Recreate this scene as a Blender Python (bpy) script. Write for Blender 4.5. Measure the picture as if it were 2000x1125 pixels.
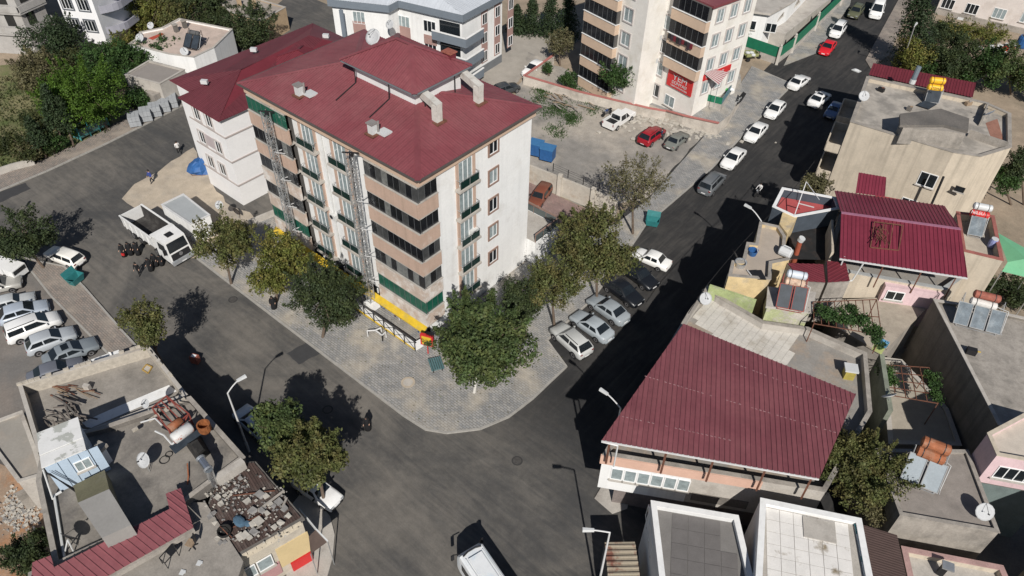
import bpy, bmesh, math, random
from mathutils import Vector as V, Matrix
RN = random.Random(11)
for o in list(bpy.data.objects): bpy.data.objects.remove(o)
SC = bpy.context.scene
COL = SC.collection
# ------------------------------------------------------------------ camera
HC = 51.0
F, CX, CY = 1470.0, 1000.0, 562.5
XW = V((0.76553733, 0.64305307, 0.02086504))       # camera right in the world
YD = V((0.45017855, -0.51219265, -0.73143555))     # camera down in the world
ZF = V((-0.45966496, 0.56933421, -0.68159129))     # camera forward in the world
CAM = V((0, 0, HC))
cd = bpy.data.cameras.new('camera'); cam = bpy.data.objects.new('camera', cd); COL.objects.link(cam)
cd.sensor_width = 36.0; cd.lens = 36.0*F/2000.0; cd.clip_end = 2500; cd.clip_start = 0.5
cam.matrix_world = Matrix(((XW.x, -YD.x, -ZF.x, 0), (XW.y, -YD.y, -ZF.y, 0), (XW.z, -YD.z, -ZF.z, HC), (0, 0, 0, 1)))
SC.camera = cam
def P(u, v, z=0.0):
    "survey point: where the sight line through photo pixel u,v meets the level z"
    d = XW*((u-CX)/F) + YD*((v-CY)/F) + ZF
    return CAM + d*((z-HC)/d.z)
def proj(p):
    q = V(p)-CAM; w = q.dot(ZF)
    return CX+F*q.dot(XW)/w, CY+F*q.dot(YD)/w
def above(b, v):
    "height over ground point b that shows at photo row v"
    lo, hi = 0.0, 40.0
    for _ in range(40):
        m = (lo+hi)/2
        if proj((b.x, b.y, m))[1] > v: lo = m
        else: hi = m
    return lo
def pxm(p): return F/((V(p)-CAM).dot(ZF))
# ------------------------------------------------------------------ light
SUND = V((-0.54422489, 0.53924154, -0.64268019))    # direction the sunlight travels
w = bpy.data.worlds.new('World'); SC.world = w; w.use_nodes = True
nt = w.node_tree; bg = nt.nodes['Background']
sky = nt.nodes.new('ShaderNodeTexSky'); sky.sky_type = 'NISHITA'; sky.sun_disc = False
sky.sun_elevation = math.radians(40.0); sky.sun_rotation = math.atan2(-SUND.x, -SUND.y)
sky.altitude = 800; sky.dust_density = 1.0
nt.links.new(sky.outputs[0], bg.inputs[0]); bg.inputs[1].default_value = 0.05
sd = bpy.data.lights.new('sun', 'SUN'); sun = bpy.data.objects.new('sun', sd); COL.objects.link(sun)
sd.energy = 4.6; sd.angle = math.radians(0.53); sd.color = (1.0, 0.955, 0.89)
sun.rotation_euler = SUND.to_track_quat('-Z', 'Y').to_euler(); sun.location = (40, -40, 80)
SC.view_settings.view_transform = 'Standard'; SC.view_settings.look = 'None'
SC.view_settings.exposure = 0.0; SC.view_settings.gamma = 1.0; SC.view_settings.use_curve_mapping = False
SC.cycles.max_bounces = 4; SC.cycles.diffuse_bounces = 2; SC.cycles.glossy_bounces = 2
SC.cycles.transmission_bounces = 2; SC.cycles.transparent_max_bounces = 4
# ------------------------------------------------------------------ materials
MATS = {}
def M(name, c=(.5, .5, .5), rough=.8, var=.12, scale=1.2, bump=0.0, metal=0.0, dirt=None, dscale=.35, dlo=.5, dhi=.7, island=0.0, objcol=False, spec=.4, fine=None, streak=0.0):
    "procedural material: base colour, two scales of noise, optional dirt patches, optional tint per loose piece"
    if name in MATS: return MATS[name]
    m = bpy.data.materials.new(name); m.use_nodes = True; MATS[name] = m
    t = m.node_tree; N = t.nodes; L = t.links
    b = N['Principled BSDF']; b.inputs['Roughness'].default_value = rough; b.inputs['Metallic'].default_value = metal
    b.inputs['Specular IOR Level'].default_value = spec
    geo = N.new('ShaderNodeNewGeometry')
    if objcol:
        oi = N.new('ShaderNodeObjectInfo'); src = oi.outputs['Color']
    else:
        rgb = N.new('ShaderNodeRGB'); rgb.outputs[0].default_value = (*c, 1); src = rgb.outputs[0]
    def noise(s, d=4, r=.6):
        n = N.new('ShaderNodeTexNoise'); n.inputs['Scale'].default_value = s; n.inputs['Detail'].default_value = d
        n.inputs['Roughness'].default_value = r; L.new(geo.outputs['Position'], n.inputs['Vector']); return n.outputs[0]
    def mapr(x, a, b_, lo, hi):
        r = N.new('ShaderNodeMapRange'); r.inputs[1].default_value = a; r.inputs[2].default_value = b_
        r.inputs[3].default_value = lo; r.inputs[4].default_value = hi; L.new(x, r.inputs[0]); return r.outputs[0]
    def mult(x, k):
        mx = N.new('ShaderNodeVectorMath'); mx.operation = 'SCALE'; L.new(x, mx.inputs[0]); L.new(k, mx.inputs['Scale']); return mx.outputs[0]
    if dirt is not None:
        mx = N.new('ShaderNodeMix'); mx.data_type = 'RGBA'
        L.new(mapr(noise(dscale, 6, .65), dlo, dhi, 0, 1), mx.inputs[0]); L.new(src, mx.inputs[6]); mx.inputs[7].default_value = (*dirt, 1); src = mx.outputs[2]
    if var:
        n1 = noise(scale, 5); src = mult(src, mapr(n1, .3, .7, 1-var, 1+var))
        src = mult(src, mapr(noise(scale*(fine or 9), 3), .3, .7, 1-var*.7, 1+var*.7))
    if streak:
        mp = N.new('ShaderNodeMapping'); mp.inputs['Scale'].default_value = (2.2, 2.2, .10); L.new(geo.outputs['Position'], mp.inputs[0])
        ns = N.new('ShaderNodeTexNoise'); ns.inputs['Scale'].default_value = 1.0; ns.inputs['Detail'].default_value = 5; L.new(mp.outputs[0], ns.inputs['Vector'])
        src = mult(src, mapr(ns.outputs[0], .48, .72, 1.0, 1-streak))
    if island:
        src = mult(src, mapr(geo.outputs['Random Per Island'], 0, 1, 1-island, 1+island))
    L.new(src, b.inputs['Base Color'])
    if bump:
        bp = N.new('ShaderNodeBump'); bp.inputs['Strength'].default_value = bump; bp.inputs['Distance'].default_value = .03
        L.new(noise(scale*14, 4), bp.inputs['Height']); L.new(bp.outputs[0], b.inputs['Normal'])
    return m
def brickmat(name, c1, c2, mortar, bw, bh, rot=0.0, off=.5, msize=.02, dirt=None, dscale=.25, dlo=.5, dhi=.68, var=.12):
    m = M(name, c1, .9, 0); t = m.node_tree; N = t.nodes; L = t.links; b = N['Principled BSDF']
    geo = next(n for n in N if n.type == 'NEW_GEOMETRY')
    mp = N.new('ShaderNodeMapping'); mp.inputs['Rotation'].default_value = (0, 0, rot); L.new(geo.outputs['Position'], mp.inputs[0])
    br = N.new('ShaderNodeTexBrick'); L.new(mp.outputs[0], br.inputs[0]); br.offset = off
    for k, v in (('Color1', (*c1, 1)), ('Color2', (*c2, 1)), ('Mortar', (*mortar, 1)), ('Scale', 1.0), ('Mortar Size', msize), ('Brick Width', bw), ('Row Height', bh), ('Bias', -.1)): br.inputs[k].default_value = v
    src = br.outputs['Color']
    def noise(s, d=5):
        n = N.new('ShaderNodeTexNoise'); n.inputs['Scale'].default_value = s; n.inputs['Detail'].default_value = d; L.new(geo.outputs['Position'], n.inputs['Vector']); return n.outputs[0]
    def mapr(x, a, b_, lo, hi):
        r = N.new('ShaderNodeMapRange'); r.inputs[1].default_value = a; r.inputs[2].default_value = b_
        r.inputs[3].default_value = lo; r.inputs[4].default_value = hi; L.new(x, r.inputs[0]); return r.outputs[0]
    if dirt:
        mx = N.new('ShaderNodeMix'); mx.data_type = 'RGBA'; L.new(mapr(noise(dscale, 7), dlo, dhi, 0, .85), mx.inputs[0]); L.new(src, mx.inputs[6]); mx.inputs[7].default_value = (*dirt, 1); src = mx.outputs[2]
    vm = N.new('ShaderNodeVectorMath'); vm.operation = 'SCALE'; L.new(src, vm.inputs[0]); L.new(mapr(noise(1.1), .3, .7, 1-var, 1+var), vm.inputs['Scale'])
    L.new(vm.outputs[0], b.inputs['Base Color'])
    bp = N.new('ShaderNodeBump'); bp.inputs['Strength'].default_value = .5; bp.inputs['Distance'].default_value = .02; bp.invert = True
    L.new(br.outputs['Fac'], bp.inputs['Height']); L.new(bp.outputs[0], b.inputs['Normal'])
    return m
# ------------------------------------------------------------------ mesh helpers
def wmat(o):
    m = o.matrix_basis.copy()
    while o.parent is not None: o = o.parent; m = o.matrix_basis @ m
    return m
class MB:
    def __init__(s): s.v = []; s.f = []; s.mi = []; s.cur = 0
    def poly(s, pts):
        n = len(s.v); s.v += [V(p) for p in pts]; s.f.append(tuple(range(n, n+len(pts)))); s.mi.append(s.cur)
    def hexa(s, q, skip=()):
        "8 corners: bottom 4 ccw then top 4 ccw"
        n = len(s.v); s.v += [V(p) for p in q]
        for i, f in enumerate(((3, 2, 1, 0), (4, 5, 6, 7), (0, 1, 5, 4), (1, 2, 6, 5), (2, 3, 7, 6), (3, 0, 4, 7))):
            if i not in skip: s.f.append(tuple(n+k for k in f)); s.mi.append(s.cur)
    def box(s, c, d, rz=0.0, M_=None):
        x, y, z = d[0]/2, d[1]/2, d[2]/2
        q = [V(p) for p in ((-x, -y, -z), (x, -y, -z), (x, y, -z), (-x, y, -z), (-x, -y, z), (x, -y, z), (x, y, z), (-x, y, z))]
        R_ = M_ if M_ is not None else Matrix.Rotation(rz, 3, 'Z')
        s.hexa([V(c)+R_ @ p for p in q])
    def mm(s, a, b):
        s.box([(a[i]+b[i])/2 for i in range(3)], [abs(b[i]-a[i]) for i in range(3)])
    def prism(s, pts, z0, z1, bottom=False, top=True):
        n = len(pts); k = len(s.v); zt = z1 if isinstance(z1, (list, tuple)) else [z1]*n; zb = z0 if isinstance(z0, (list, tuple)) else [z0]*n
        s.v += [V((p[0], p[1], zb[i])) for i, p in enumerate(pts)]+[V((p[0], p[1], zt[i])) for i, p in enumerate(pts)]
        for i in range(n):
            j = (i+1) % n; s.f.append((k+i, k+j, k+n+j, k+n+i)); s.mi.append(s.cur)
        if top: s.f.append(tuple(range(k+n, k+2*n))); s.mi.append(s.cur)
        if bottom: s.f.append(tuple(range(k+n-1, k-1, -1))); s.mi.append(s.cur)
    def tube(s, p0, p1, r, n=8, r1=None, caps=True):
        p0, p1 = V(p0), V(p1); r1 = r if r1 is None else r1; d = p1-p0
        if d.length < 1e-6: return
        d.normalize(); a = d.orthogonal().normalized(); b = d.cross(a); k = len(s.v)
        for p, q in ((p0, r), (p1, r1)):
            for i in range(n):
                t = 2*math.pi*i/n; s.v.append(p+a*(q*math.cos(t))+b*(q*math.sin(t)))
        for i in range(n):
            j = (i+1) % n; s.f.append((k+i, k+j, k+n+j, k+n+i)); s.mi.append(s.cur)
        if caps:
            s.f.append(tuple(range(k+n-1, k-1, -1))); s.f.append(tuple(range(k+n, k+2*n))); s.mi += [s.cur]*2
    def path(s, pts, r, n=6):
        for a, b in zip(pts, pts[1:]): s.tube(a, b, r, n)
    def bar(s, p0, p1, t=.05, w=None):
        "square bar"
        p0, p1 = V(p0), V(p1); d = p1-p0; L_ = d.length
        if L_ < 1e-6: return
        d.normalize(); a = d.cross(V((0, 0, 1)))
        a = V((1, 0, 0)) if a.length < 1e-4 else a.normalized(); b = a.cross(d).normalized()
        w = w or t; R_ = Matrix((a, d, b)).transposed(); s.box((p0+p1)/2, (t, L_, w), M_=R_)
    def ring(s, c, a, b, prof, n=12):
        "surface of revolution: centre c, axes a,b span the circle, axis n=a x b, prof=[(radius, height)]"
        c, a, b = V(c), V(a), V(b); ax = a.cross(b).normalized(); k = len(s.v)
        for r, h in prof:
            for i in range(n):
                t = 2*math.pi*i/n; s.v.append(c+a*(r*math.cos(t))+b*(r*math.sin(t))+ax*h)
        for q in range(len(prof)-1):
            for i in range(n):
                j = (i+1) % n; s.f.append((k+q*n+i, k+q*n+j, k+q*n+n+j, k+q*n+n+i)); s.mi.append(s.cur)
        s.f.append(tuple(range(k+n-1, k-1, -1))); e = k+(len(prof)-1)*n; s.f.append(tuple(range(e, e+n))); s.mi += [s.cur]*2
    def ball(s, c, r, n=10, m=6):
        r = (r, r, r) if not isinstance(r, (tuple, list)) else r; c = V(c); k = len(s.v)
        for q in range(m+1):
            ph = math.pi*q/m-math.pi/2
            for i in range(n):
                t = 2*math.pi*i/n; s.v.append(c+V((r[0]*math.cos(ph)*math.cos(t), r[1]*math.cos(ph)*math.sin(t), r[2]*math.sin(ph))))
        for q in range(m):
            for i in range(n):
                j = (i+1) % n; s.f.append((k+q*n+i, k+q*n+j, k+q*n+n+j, k+q*n+n+i)); s.mi.append(s.cur)
    def mesh(s, name, mats, inv=None, smooth=False):
        me = bpy.data.meshes.new(name)
        me.from_pydata([(inv @ p) if inv is not None else p for p in s.v], [], s.f); me.update()
        for x in (mats if isinstance(mats, (list, tuple)) else [mats]): me.materials.append(x)
        if any(s.mi): me.polygons.foreach_set('material_index', s.mi)
        if smooth: me.polygons.foreach_set('use_smooth', [True]*len(me.polygons))
        return me
    def build(s, name, mats, parent=None, smooth=False, kind=None, label=None):
        inv = wmat(parent).inverted() if parent is not None else None
        me = s.mesh(name, mats, inv, smooth); o = bpy.data.objects.new(name, me); COL.objects.link(o)
        if parent is not None: o.parent = parent
        if kind: o['kind'] = kind
        if label: o['label'] = label
        return o
def tag(o, label=None, cat=None, group=None, kind=None):
    if label: o['label'] = label
    if cat: o['category'] = cat
    if group: o['group'] = group
    if kind: o['kind'] = kind
    return o
def thing(name, label, cat, loc=(0, 0, 0), rz=0.0, group=None, kind=None):
    o = bpy.data.objects.new(name, None); COL.objects.link(o); o.location = loc; o.rotation_euler = (0, 0, rz); o.empty_display_size = .3
    return tag(o, label, cat, group, kind)
def inst(name, me, parent, Mw, label=None):
    "link a shared mesh under parent at world matrix Mw"
    o = bpy.data.objects.new(name, me); COL.objects.link(o)
    if parent is not None: o.parent = parent; o.matrix_basis = wmat(parent).inverted() @ Mw
    else: o.matrix_basis = Mw
    if label: o['label'] = label
    return o
def copy_tree(o, parent=None):
    c = o.copy(); COL.objects.link(c)
    if parent is not None: c.parent = parent
    for ch in list(o.children): copy_tree(ch, c)
    return c
def frameM(o, ux, up=V((0, 0, 1))):
    "matrix: x along the wall, z up, y into the wall (outside is -y) for a wall walked with its outside on the right"
    ux = V(ux).normalized(); uy = up.cross(ux).normalized(); o = V(o)
    return Matrix(((ux.x, uy.x, up.x, o.x), (ux.y, uy.y, up.y, o.y), (ux.z, uy.z, up.z, o.z), (0, 0, 0, 1)))
def ccw(pts):
    a = sum(pts[i][0]*pts[(i+1) % len(pts)][1]-pts[(i+1) % len(pts)][0]*pts[i][1] for i in range(len(pts)))
    return list(pts) if a > 0 else list(reversed(pts))
def inset(pts, d):
    "offset a ccw polygon inwards"
    n = len(pts); out = []
    for i in range(n):
        p0, p1, p2 = V(pts[i-1][:2]), V(pts[i][:2]), V(pts[(i+1) % n][:2])
        e1 = (p1-p0).normalized(); e2 = (p2-p1).normalized(); n1 = V((-e1.y, e1.x)); n2 = V((-e2.y, e2.x))
        b = (n1+n2); b = n1 if b.length < 1e-4 else b.normalized(); k = d/max(.35, b.dot(n1)); out.append(p1+b*k)
    return out
def clip(poly, n, d):
    "keep the part of a 2-D polygon where n.p >= d"
    out = []
    for i in range(len(poly)):
        a, b = poly[i], poly[(i+1) % len(poly)]; da, db = n.dot(a)-d, n.dot(b)-d
        if da >= 0: out.append(a)
        if (da >= 0) != (db >= 0): out.append(a+(b-a)*(da/(da-db)))
    return out
def sheets(parent, poly, fall, mat, pitch=.3, rib=.05, h=.035, width=.9, name='roof_sheet', lift=0.0):
    "corrugated metal on a plane polygon: ribs run along `fall`; one part per sheet about `width` wide"
    poly = [V(p) for p in poly]; o = poly[0]
    n = V((0, 0, 0))
    for i in range(len(poly)): n += (poly[i]-o).cross(poly[(i+1) % len(poly)]-o)
    n.normalize()
    if n.z < 0: n = -n
    fy = V(fall); fy = (fy-n*fy.dot(n)).normalized(); fx = fy.cross(n)
    q = [V(((p-o).dot(fx), (p-o).dot(fy))) for p in poly]
    s0, s1 = min(p.x for p in q), max(p.x for p in q)
    ns = max(1, round((s1-s0)/width)); ws = (s1-s0)/ns; nr = max(1, round(ws/pitch)); pr = ws/nr
    for k in range(ns):
        mb = MB(); a = s0+k*ws
        for r in range(nr):
            b = a+r*pr; e = pr-rib*2
            cuts = [(b, 0), (b+e, 0), (b+e+rib*.5, h), (b+e+rib*1.5, h), (b+pr, 0)]
            for (x0, h0), (x1, h1) in zip(cuts, cuts[1:]):
                c = clip(clip(q, V((1, 0)), x0), V((-1, 0)), -x1)
                if len(c) >= 3:
                    mb.poly([o+fx*p.x+fy*p.y+n*(lift+h0+(h1-h0)*(p.x-x0)/(x1-x0)) for p in c])
        if mb.v: mb.build(name, mat, parent)

def rough(pts, amp=.35, step=1.1, seed=1):
    "break up the straight edges of a ground patch"
    r = random.Random(seed); out = []
    for i in range(len(pts)):
        a, b = V(pts[i][:2]), V(pts[(i+1) % len(pts)][:2]); d = b-a; n = max(1, int(d.length/step)); nn = V((-d.y, d.x)); nn = nn.normalized() if nn.length else nn
        for k in range(n): out.append(a+d*(k/n)+(nn*r.uniform(-amp, amp) if k else V((0, 0))))
    return out
# ------------------------------------------------------------------ shared materials
white = M('white_paint', (.80, .80, .79), .75, .04, .6, streak=.10, dirt=(.62, .60, .56), dscale=.5, dlo=.6, dhi=.85)
pvc = M('white_pvc', (.82, .83, .83), .45, .03)
glass = M('dark_glass', (.014, .018, .022), .08, .2, .8, spec=.6)
glassg = M('green_glass', (.012, .10, .065), .18, .25, .9, spec=.5)
glassc = M('curtained_glass', (.27, .32, .33), .12, .25, 2.5, spec=.5)
glassb = M('balcony_glass', (.012, .013, .016), .12, .3, .5, spec=.4)
tan = M('tan_render', (.50, .36, .285), .85, .07, .8, streak=.14, dirt=(.60, .50, .43), dscale=.5, dlo=.62, dhi=.8)
brown = M('brown_trim', (.27, .18, .145), .8, .06)
dark = M('dark_metal', (.02, .02, .022), .5, .1)
steel = M('galvanised_steel', (.55, .57, .58), .38, .12, 3, metal=.7)
alu = M('white_metal', (.60, .60, .60), .5, .08)
hframe = M('heater_frame', (.26, .265, .27), .6, .15, 3)
rust = M('rusty_steel', (.16, .07, .045), .8, .3, 4)
maroon = M('maroon_sheet', (.195, .054, .064), .5, .10, .35, dirt=(.24, .09, .096), dscale=.2, dlo=.42, dhi=.75, island=.07)
maroon2 = M('dark_maroon_sheet', (.15, .026, .036), .5, .10, .5, island=.08)
conc = M('concrete', (.34, .31, .275), .9, .16, .9, .3, streak=.18, dirt=(.20, .185, .165), dscale=.5, dlo=.5, dhi=.72)
concl = M('pale_concrete', (.45, .42, .38), .9, .12, .9, .2, dirt=(.30, .27, .24), dscale=.6, dlo=.52, dhi=.75)
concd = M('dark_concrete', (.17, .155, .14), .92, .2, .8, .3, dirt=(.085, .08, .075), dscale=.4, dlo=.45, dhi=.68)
cream = M('cream_render', (.55, .48, .385), .9, .08, .7, .1, streak=.22, dirt=(.42, .37, .30), dscale=.4, dlo=.55, dhi=.8)
pink = M('pink_render', (.66, .49, .51), .85, .08, .8, streak=.12)
yellowr = M('yellow_render', (.62, .48, .27), .88, .14, 1.4, dirt=(.40, .35, .28), dscale=.9, dlo=.5, dhi=.7)
block = M('concrete_block', (.44, .40, .34), .95, .18, 3, .3)
plastic_w = M('white_plastic', (.58, .59, .59), .5, .06)
dishm = M('dish_grey_white', (.46, .47, .48), .6, .08)
teal = M('teal_paint', (.03, .18, .185), .5, .15, 3)
blue = M('blue_plastic', (.025, .10, .27), .5, .15, 3)
wood = M('weathered_wood', (.30, .22, .15), .85, .25, 5)
redp = M('red_paint', (.55, .03, .03), .5, .08)
yellowp = M('yellow_paint', (.62, .42, .03), .6, .12, 2, dirt=(.50, .38, .10), dscale=1.2)
greenp = M('green_paint', (.012, .16, .085), .65, .12, 2)
rubber = M('tyre_rubber', (.016, .016, .017), .85, .1)
tank_o = M('orange_tank', (.34, .12, .055), .75, .25, 3, dirt=(.26, .16, .11), dscale=1.5)
tank_y = M('yellow_tank', (.78, .44, .02), .5, .1, 4)
tank_r = M('rust_red_tank', (.30, .10, .07), .75, .3, 5)
solar = M('solar_glass', (.035, .045, .058), .5, .25, 1.5, spec=.2)
solarg = M('dusty_solar_glass', (.15, .18, .205), .6, .25, 2, spec=.15, dirt=(.24, .27, .29), dscale=1.2)
# ------------------------------------------------------------------ windows
WC = {}
def window(parent, o, ux, w, h, panes=2, fr=None, gl=None, surround=None, sill=True, depth=.10, label=None):
    "window at lower-left world point o on a wall walked along ux; parts: window > pane, surround, sill"
    fr = fr or pvc; gl = gl or glass
    key = (round(w, 2), round(h, 2), panes, fr.name, gl.name, surround.name if surround else '', sill)
    if key not in WC:
        mb = MB(); t = .07
        for a, b in (((0, 0), (w, t)), ((0, h-t), (w, h)), ((0, t), (t, h-t)), ((w-t, t), (w, h-t))): mb.mm((a[0], -.05, a[1]), (b[0], .02, b[1]))
        for k in range(1, panes): x = w*k/panes; mb.mm((x-t*.5, -.05, t), (x+t*.5, .02, h-t))
        f = mb.mesh('window_frame', fr)
        mb = MB(); mb.mm((t*.8, -.015, t*.8), (w-t*.8, -.005, h-t*.8)); g = mb.mesh('pane', gl)
        sm = None
        if surround:
            mb = MB(); s = .16
            for a, b in (((-s, -s), (w+s, 0)), ((-s, h), (w+s, h+s)), ((-s, 0), (0, h)), ((w, 0), (w+s, h))): mb.mm((a[0], -.11, a[1]), (b[0], .02, b[1]))
            sm = mb.mesh('surround', surround)
        sl = None
        if sill:
            mb = MB(); mb.mm((-.1, -.2, -.07), (w+.1, .02, -.005)); sl = mb.mesh('sill', concl)
        WC[key] = (f, g, sm, sl)
    f, g, sm, sl = WC[key]; Mw = frameM(o, ux)
    wo = inst('window', f, parent, Mw, label); inst('pane', g, wo, Mw)
    if sm: inst('surround', sm, wo, Mw)
    if sl and not sm: inst('sill', sl, wo, Mw)
    return wo
def wallrow(parent, a, b, z, xs, w, h, **k):
    "a row of windows on wall a->b (outside on the right) at distances xs from a"
    a, b = V((a[0], a[1], 0)), V((b[0], b[1], 0)); u = (b-a).normalized()
    for x in xs: window(parent, a+u*x+V((0, 0, z)), u, w, h, **k)
# ------------------------------------------------------------------ small rooftop things
def dish(p, r, az, label, el=40, h=.9, mat=None, group='satellite dishes'):
    p = V(p); t = thing('satellite_dish', label, 'satellite dish', p, 0, group)
    d = V((math.cos(az)*math.cos(math.radians(el)), math.sin(az)*math.cos(math.radians(el)), math.sin(math.radians(el))))
    c = p+V((0, 0, h+r*.5)); a = d.cross(V((0, 0, 1))).normalized(); b = d.cross(a).normalized()
    if a.cross(b).dot(d) < 0: a = -a
    mb = MB(); n = 14; k = len(mb.v)
    prof = [(.02, -.16), (.35, -.14), (.7, -.08), (1.0, 0), (1.0, .03), (.7, -.05), (.35, -.11), (.02, -.13)]
    mb.ring(c, a, b, [(q*r, hh*r*1.3) for q, hh in prof], n); mb.build('reflector', mat or dishm, t, smooth=True)
    mb = MB(); mb.tube(p, c-d*r*.15, .03, 6); mb.tube(p+V((.35*r, 0, 0)), c-d*r*.2, .018, 5); mb.build('mast', steel, t)
    mb = MB(); e = c+d*r*.85; mb.tube(c-b*r*.95, e, .015, 5); mb.tube(e-d*.1, e+d*.06, .05, 6); mb.build('feed_arm', dark, t)
    return t
def solar_heater(p, az, label, panels=2, tank=None, tank2=None, pw=.95, pl=1.9, glassm=None, frame=None, tl=1.5, tr=.33, tilt=48, group='solar water heaters', text=None):
    "thermosiphon heater: panels face azimuth az; thing > panel(glazing), tank(strap), stand"
    p = V(p); t = thing('solar_water_heater', label, 'solar heater', p, 0, group)
    fwd = V((math.cos(az), math.sin(az), 0)); side = V((-fwd.y, fwd.x, 0)); up = V((0, 0, 1))
    sl = (-fwd*math.cos(math.radians(tilt))+up*math.sin(math.radians(tilt))); nn = fwd*math.sin(math.radians(tilt))+up*math.cos(math.radians(tilt))
    fr = frame or hframe; tot = panels*pw+(panels-1)*.12; fz = .15
    Mr = Matrix((side, sl, nn)).transposed()
    for k in range(panels):
        c = p+up*fz+side*(-tot/2+pw/2+k*(pw+.12))+sl*pl/2
        mb = MB()
        for dx, dy, sx, sy in ((0, -pl/2+.03, pw, .06), (0, pl/2-.03, pw, .06), (-pw/2+.03, 0, .06, pl-.12), (pw/2-.03, 0, .06, pl-.12)): mb.box(c+side*dx+sl*dy, (sx, sy, .10), M_=Mr)
        mb.box(c-nn*.03, (pw-.12, pl-.12, .03), M_=Mr)
        o = mb.build('panel', fr, t); mb = MB(); mb.box(c+nn*.015, (pw-.12, pl-.12, .02), M_=Mr); mb.build('glazing', glassm or solar, o)
    top = p+up*fz+sl*pl; back = p-fwd*(pl*math.cos(math.radians(tilt))+.55)
    mb = MB()
    for s in (-1, 1):
        q = side*s*tot*.42; mb.bar(p+q, top+q, .05); mb.bar(back+q, back+q+up*(top.z-p.z+.55), .05); mb.bar(back+q, top+q, .04); mb.bar(top+q, back+q+up*(top.z-p.z), .04)
        mb.bar(back+q+up*(top.z-p.z+.55), top+q, .04)
    mb.bar(p-side*tot*.42, p+side*tot*.42, .05); mb.bar(back-side*tot*.42+up*.6, back+side*tot*.42+up*.6, .05); mb.build('stand', frame or hframe, t)
    def mk(c, mt, nm):
        mb = MB(); mb.ring(c-side*tl/2, fwd, up, [(tr*.6, -.05), (tr, .04), (tr, tl-.04), (tr*.6, tl+.05)], 14) if fwd.cross(up).dot(side) > 0 else mb.ring(c+side*tl/2, fwd, up, [(tr*.6, -.05), (tr, .04), (tr, tl-.04), (tr*.6, tl+.05)], 14)
        o = mb.build(nm, mt, t, smooth=False)
        for s in (-.3, .3):
            mb = MB(); cc = c+side*s*tl
            mb.ring(cc-side*.03, up, fwd, [(tr*1.03, 0), (tr*1.03, .06)], 14) if up.cross(fwd).dot(side) > 0 else mb.ring(cc+side*.03, up, fwd, [(tr*1.03, 0), (tr*1.03, .06)], 14)
            mb.build('strap', dark, o)
    c1 = back+fwd*.30+up*(top.z-p.z+tr*.3)
    if tank: mk(c1, tank, 'tank')
    if tank2: mk(c1+up*(tr*2.1)-fwd*.15, tank2, 'tank')
    mb = MB(); q = side*(tot*.5+.1); mb.path([p+q+up*.2, p+q+up*.2-fwd*.3, top+q+up*.1, c1+side*tl*.5], .025, 5); mb.build('pipe', plastic_w, t)
    return t
def lettering(txt, o, ux, up, size, mat, parent, name='lettering', depth=.01, align='LEFT', xs=1.0):
    "flat print made from the built-in font, as a mesh part"
    cu = bpy.data.curves.new(name, 'FONT'); cu.body = txt; cu.size = size; cu.extrude = depth; cu.align_x = align; cu.resolution_u = 2
    tmp = bpy.data.objects.new(name, cu); COL.objects.link(tmp)
    dg = bpy.context.evaluated_depsgraph_get(); me = bpy.data.meshes.new_from_object(tmp.evaluated_get(dg))
    bpy.data.objects.remove(tmp); me.materials.clear(); me.materials.append(mat)
    ux = V(ux).normalized(); up = V(up).normalized(); n = ux.cross(up); o = V(o)
    Mw = Matrix(((ux.x*xs, up.x, n.x, o.x), (ux.y*xs, up.y, n.y, o.y), (ux.z*xs, up.z, n.z, o.z), (0, 0, 0, 1)))
    return inst(name, me, parent, Mw)
# ------------------------------------------------------------------ trees
bark = M('bark', (.14, .105, .08), .95, .25, 3, .4)
whitewash = M('whitewashed_bark', (.62, .60, .56), .9, .12, 3)
def leafmat(name, c, c2, isl=.45):
    m = M(name, c, .6, .28, .55, island=isl, dirt=c2, dscale=.9, dlo=.44, dhi=.62, spec=.25)
    t = m.node_tree; b = t.nodes['Principled BSDF']; tr = t.nodes.new('ShaderNodeBsdfTranslucent'); mx = t.nodes.new('ShaderNodeMixShader'); mx.inputs[0].default_value = .28
    src = b.inputs['Base Color'].links[0].from_socket; t.links.new(src, tr.inputs[0]); t.links.new(b.outputs[0], mx.inputs[1]); t.links.new(tr.outputs[0], mx.inputs[2])
    t.links.new(mx.outputs[0], t.nodes['Material Output'].inputs[0]); return m
LF = dict(
    mulberry=leafmat('mulberry_leaves', (.066, .100, .036), (.105, .125, .042)),
    dark=leafmat('dark_leaves', (.044, .064, .028), (.066, .084, .032)),
    olive=leafmat('olive_leaves', (.105, .122, .042), (.14, .125, .048)),
    yellow=leafmat('yellowing_leaves', (.135, .155, .038), (.17, .145, .042)),
    brown=leafmat('sparse_brown_leaves', (.135, .13, .065), (.15, .13, .07)),
    pine=leafmat('pine_needles', (.065, .125, .018), (.09, .155, .022)),
    cedar=leafmat('cedar_needles', (.034, .056, .026), (.048, .07, .03)),
    fig=leafmat('fig_leaves', (.045, .09, .028), (.06, .11, .03)),
    shrub=leafmat('shrub_leaves', (.05, .065, .025), (.08, .085, .03)))
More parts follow.
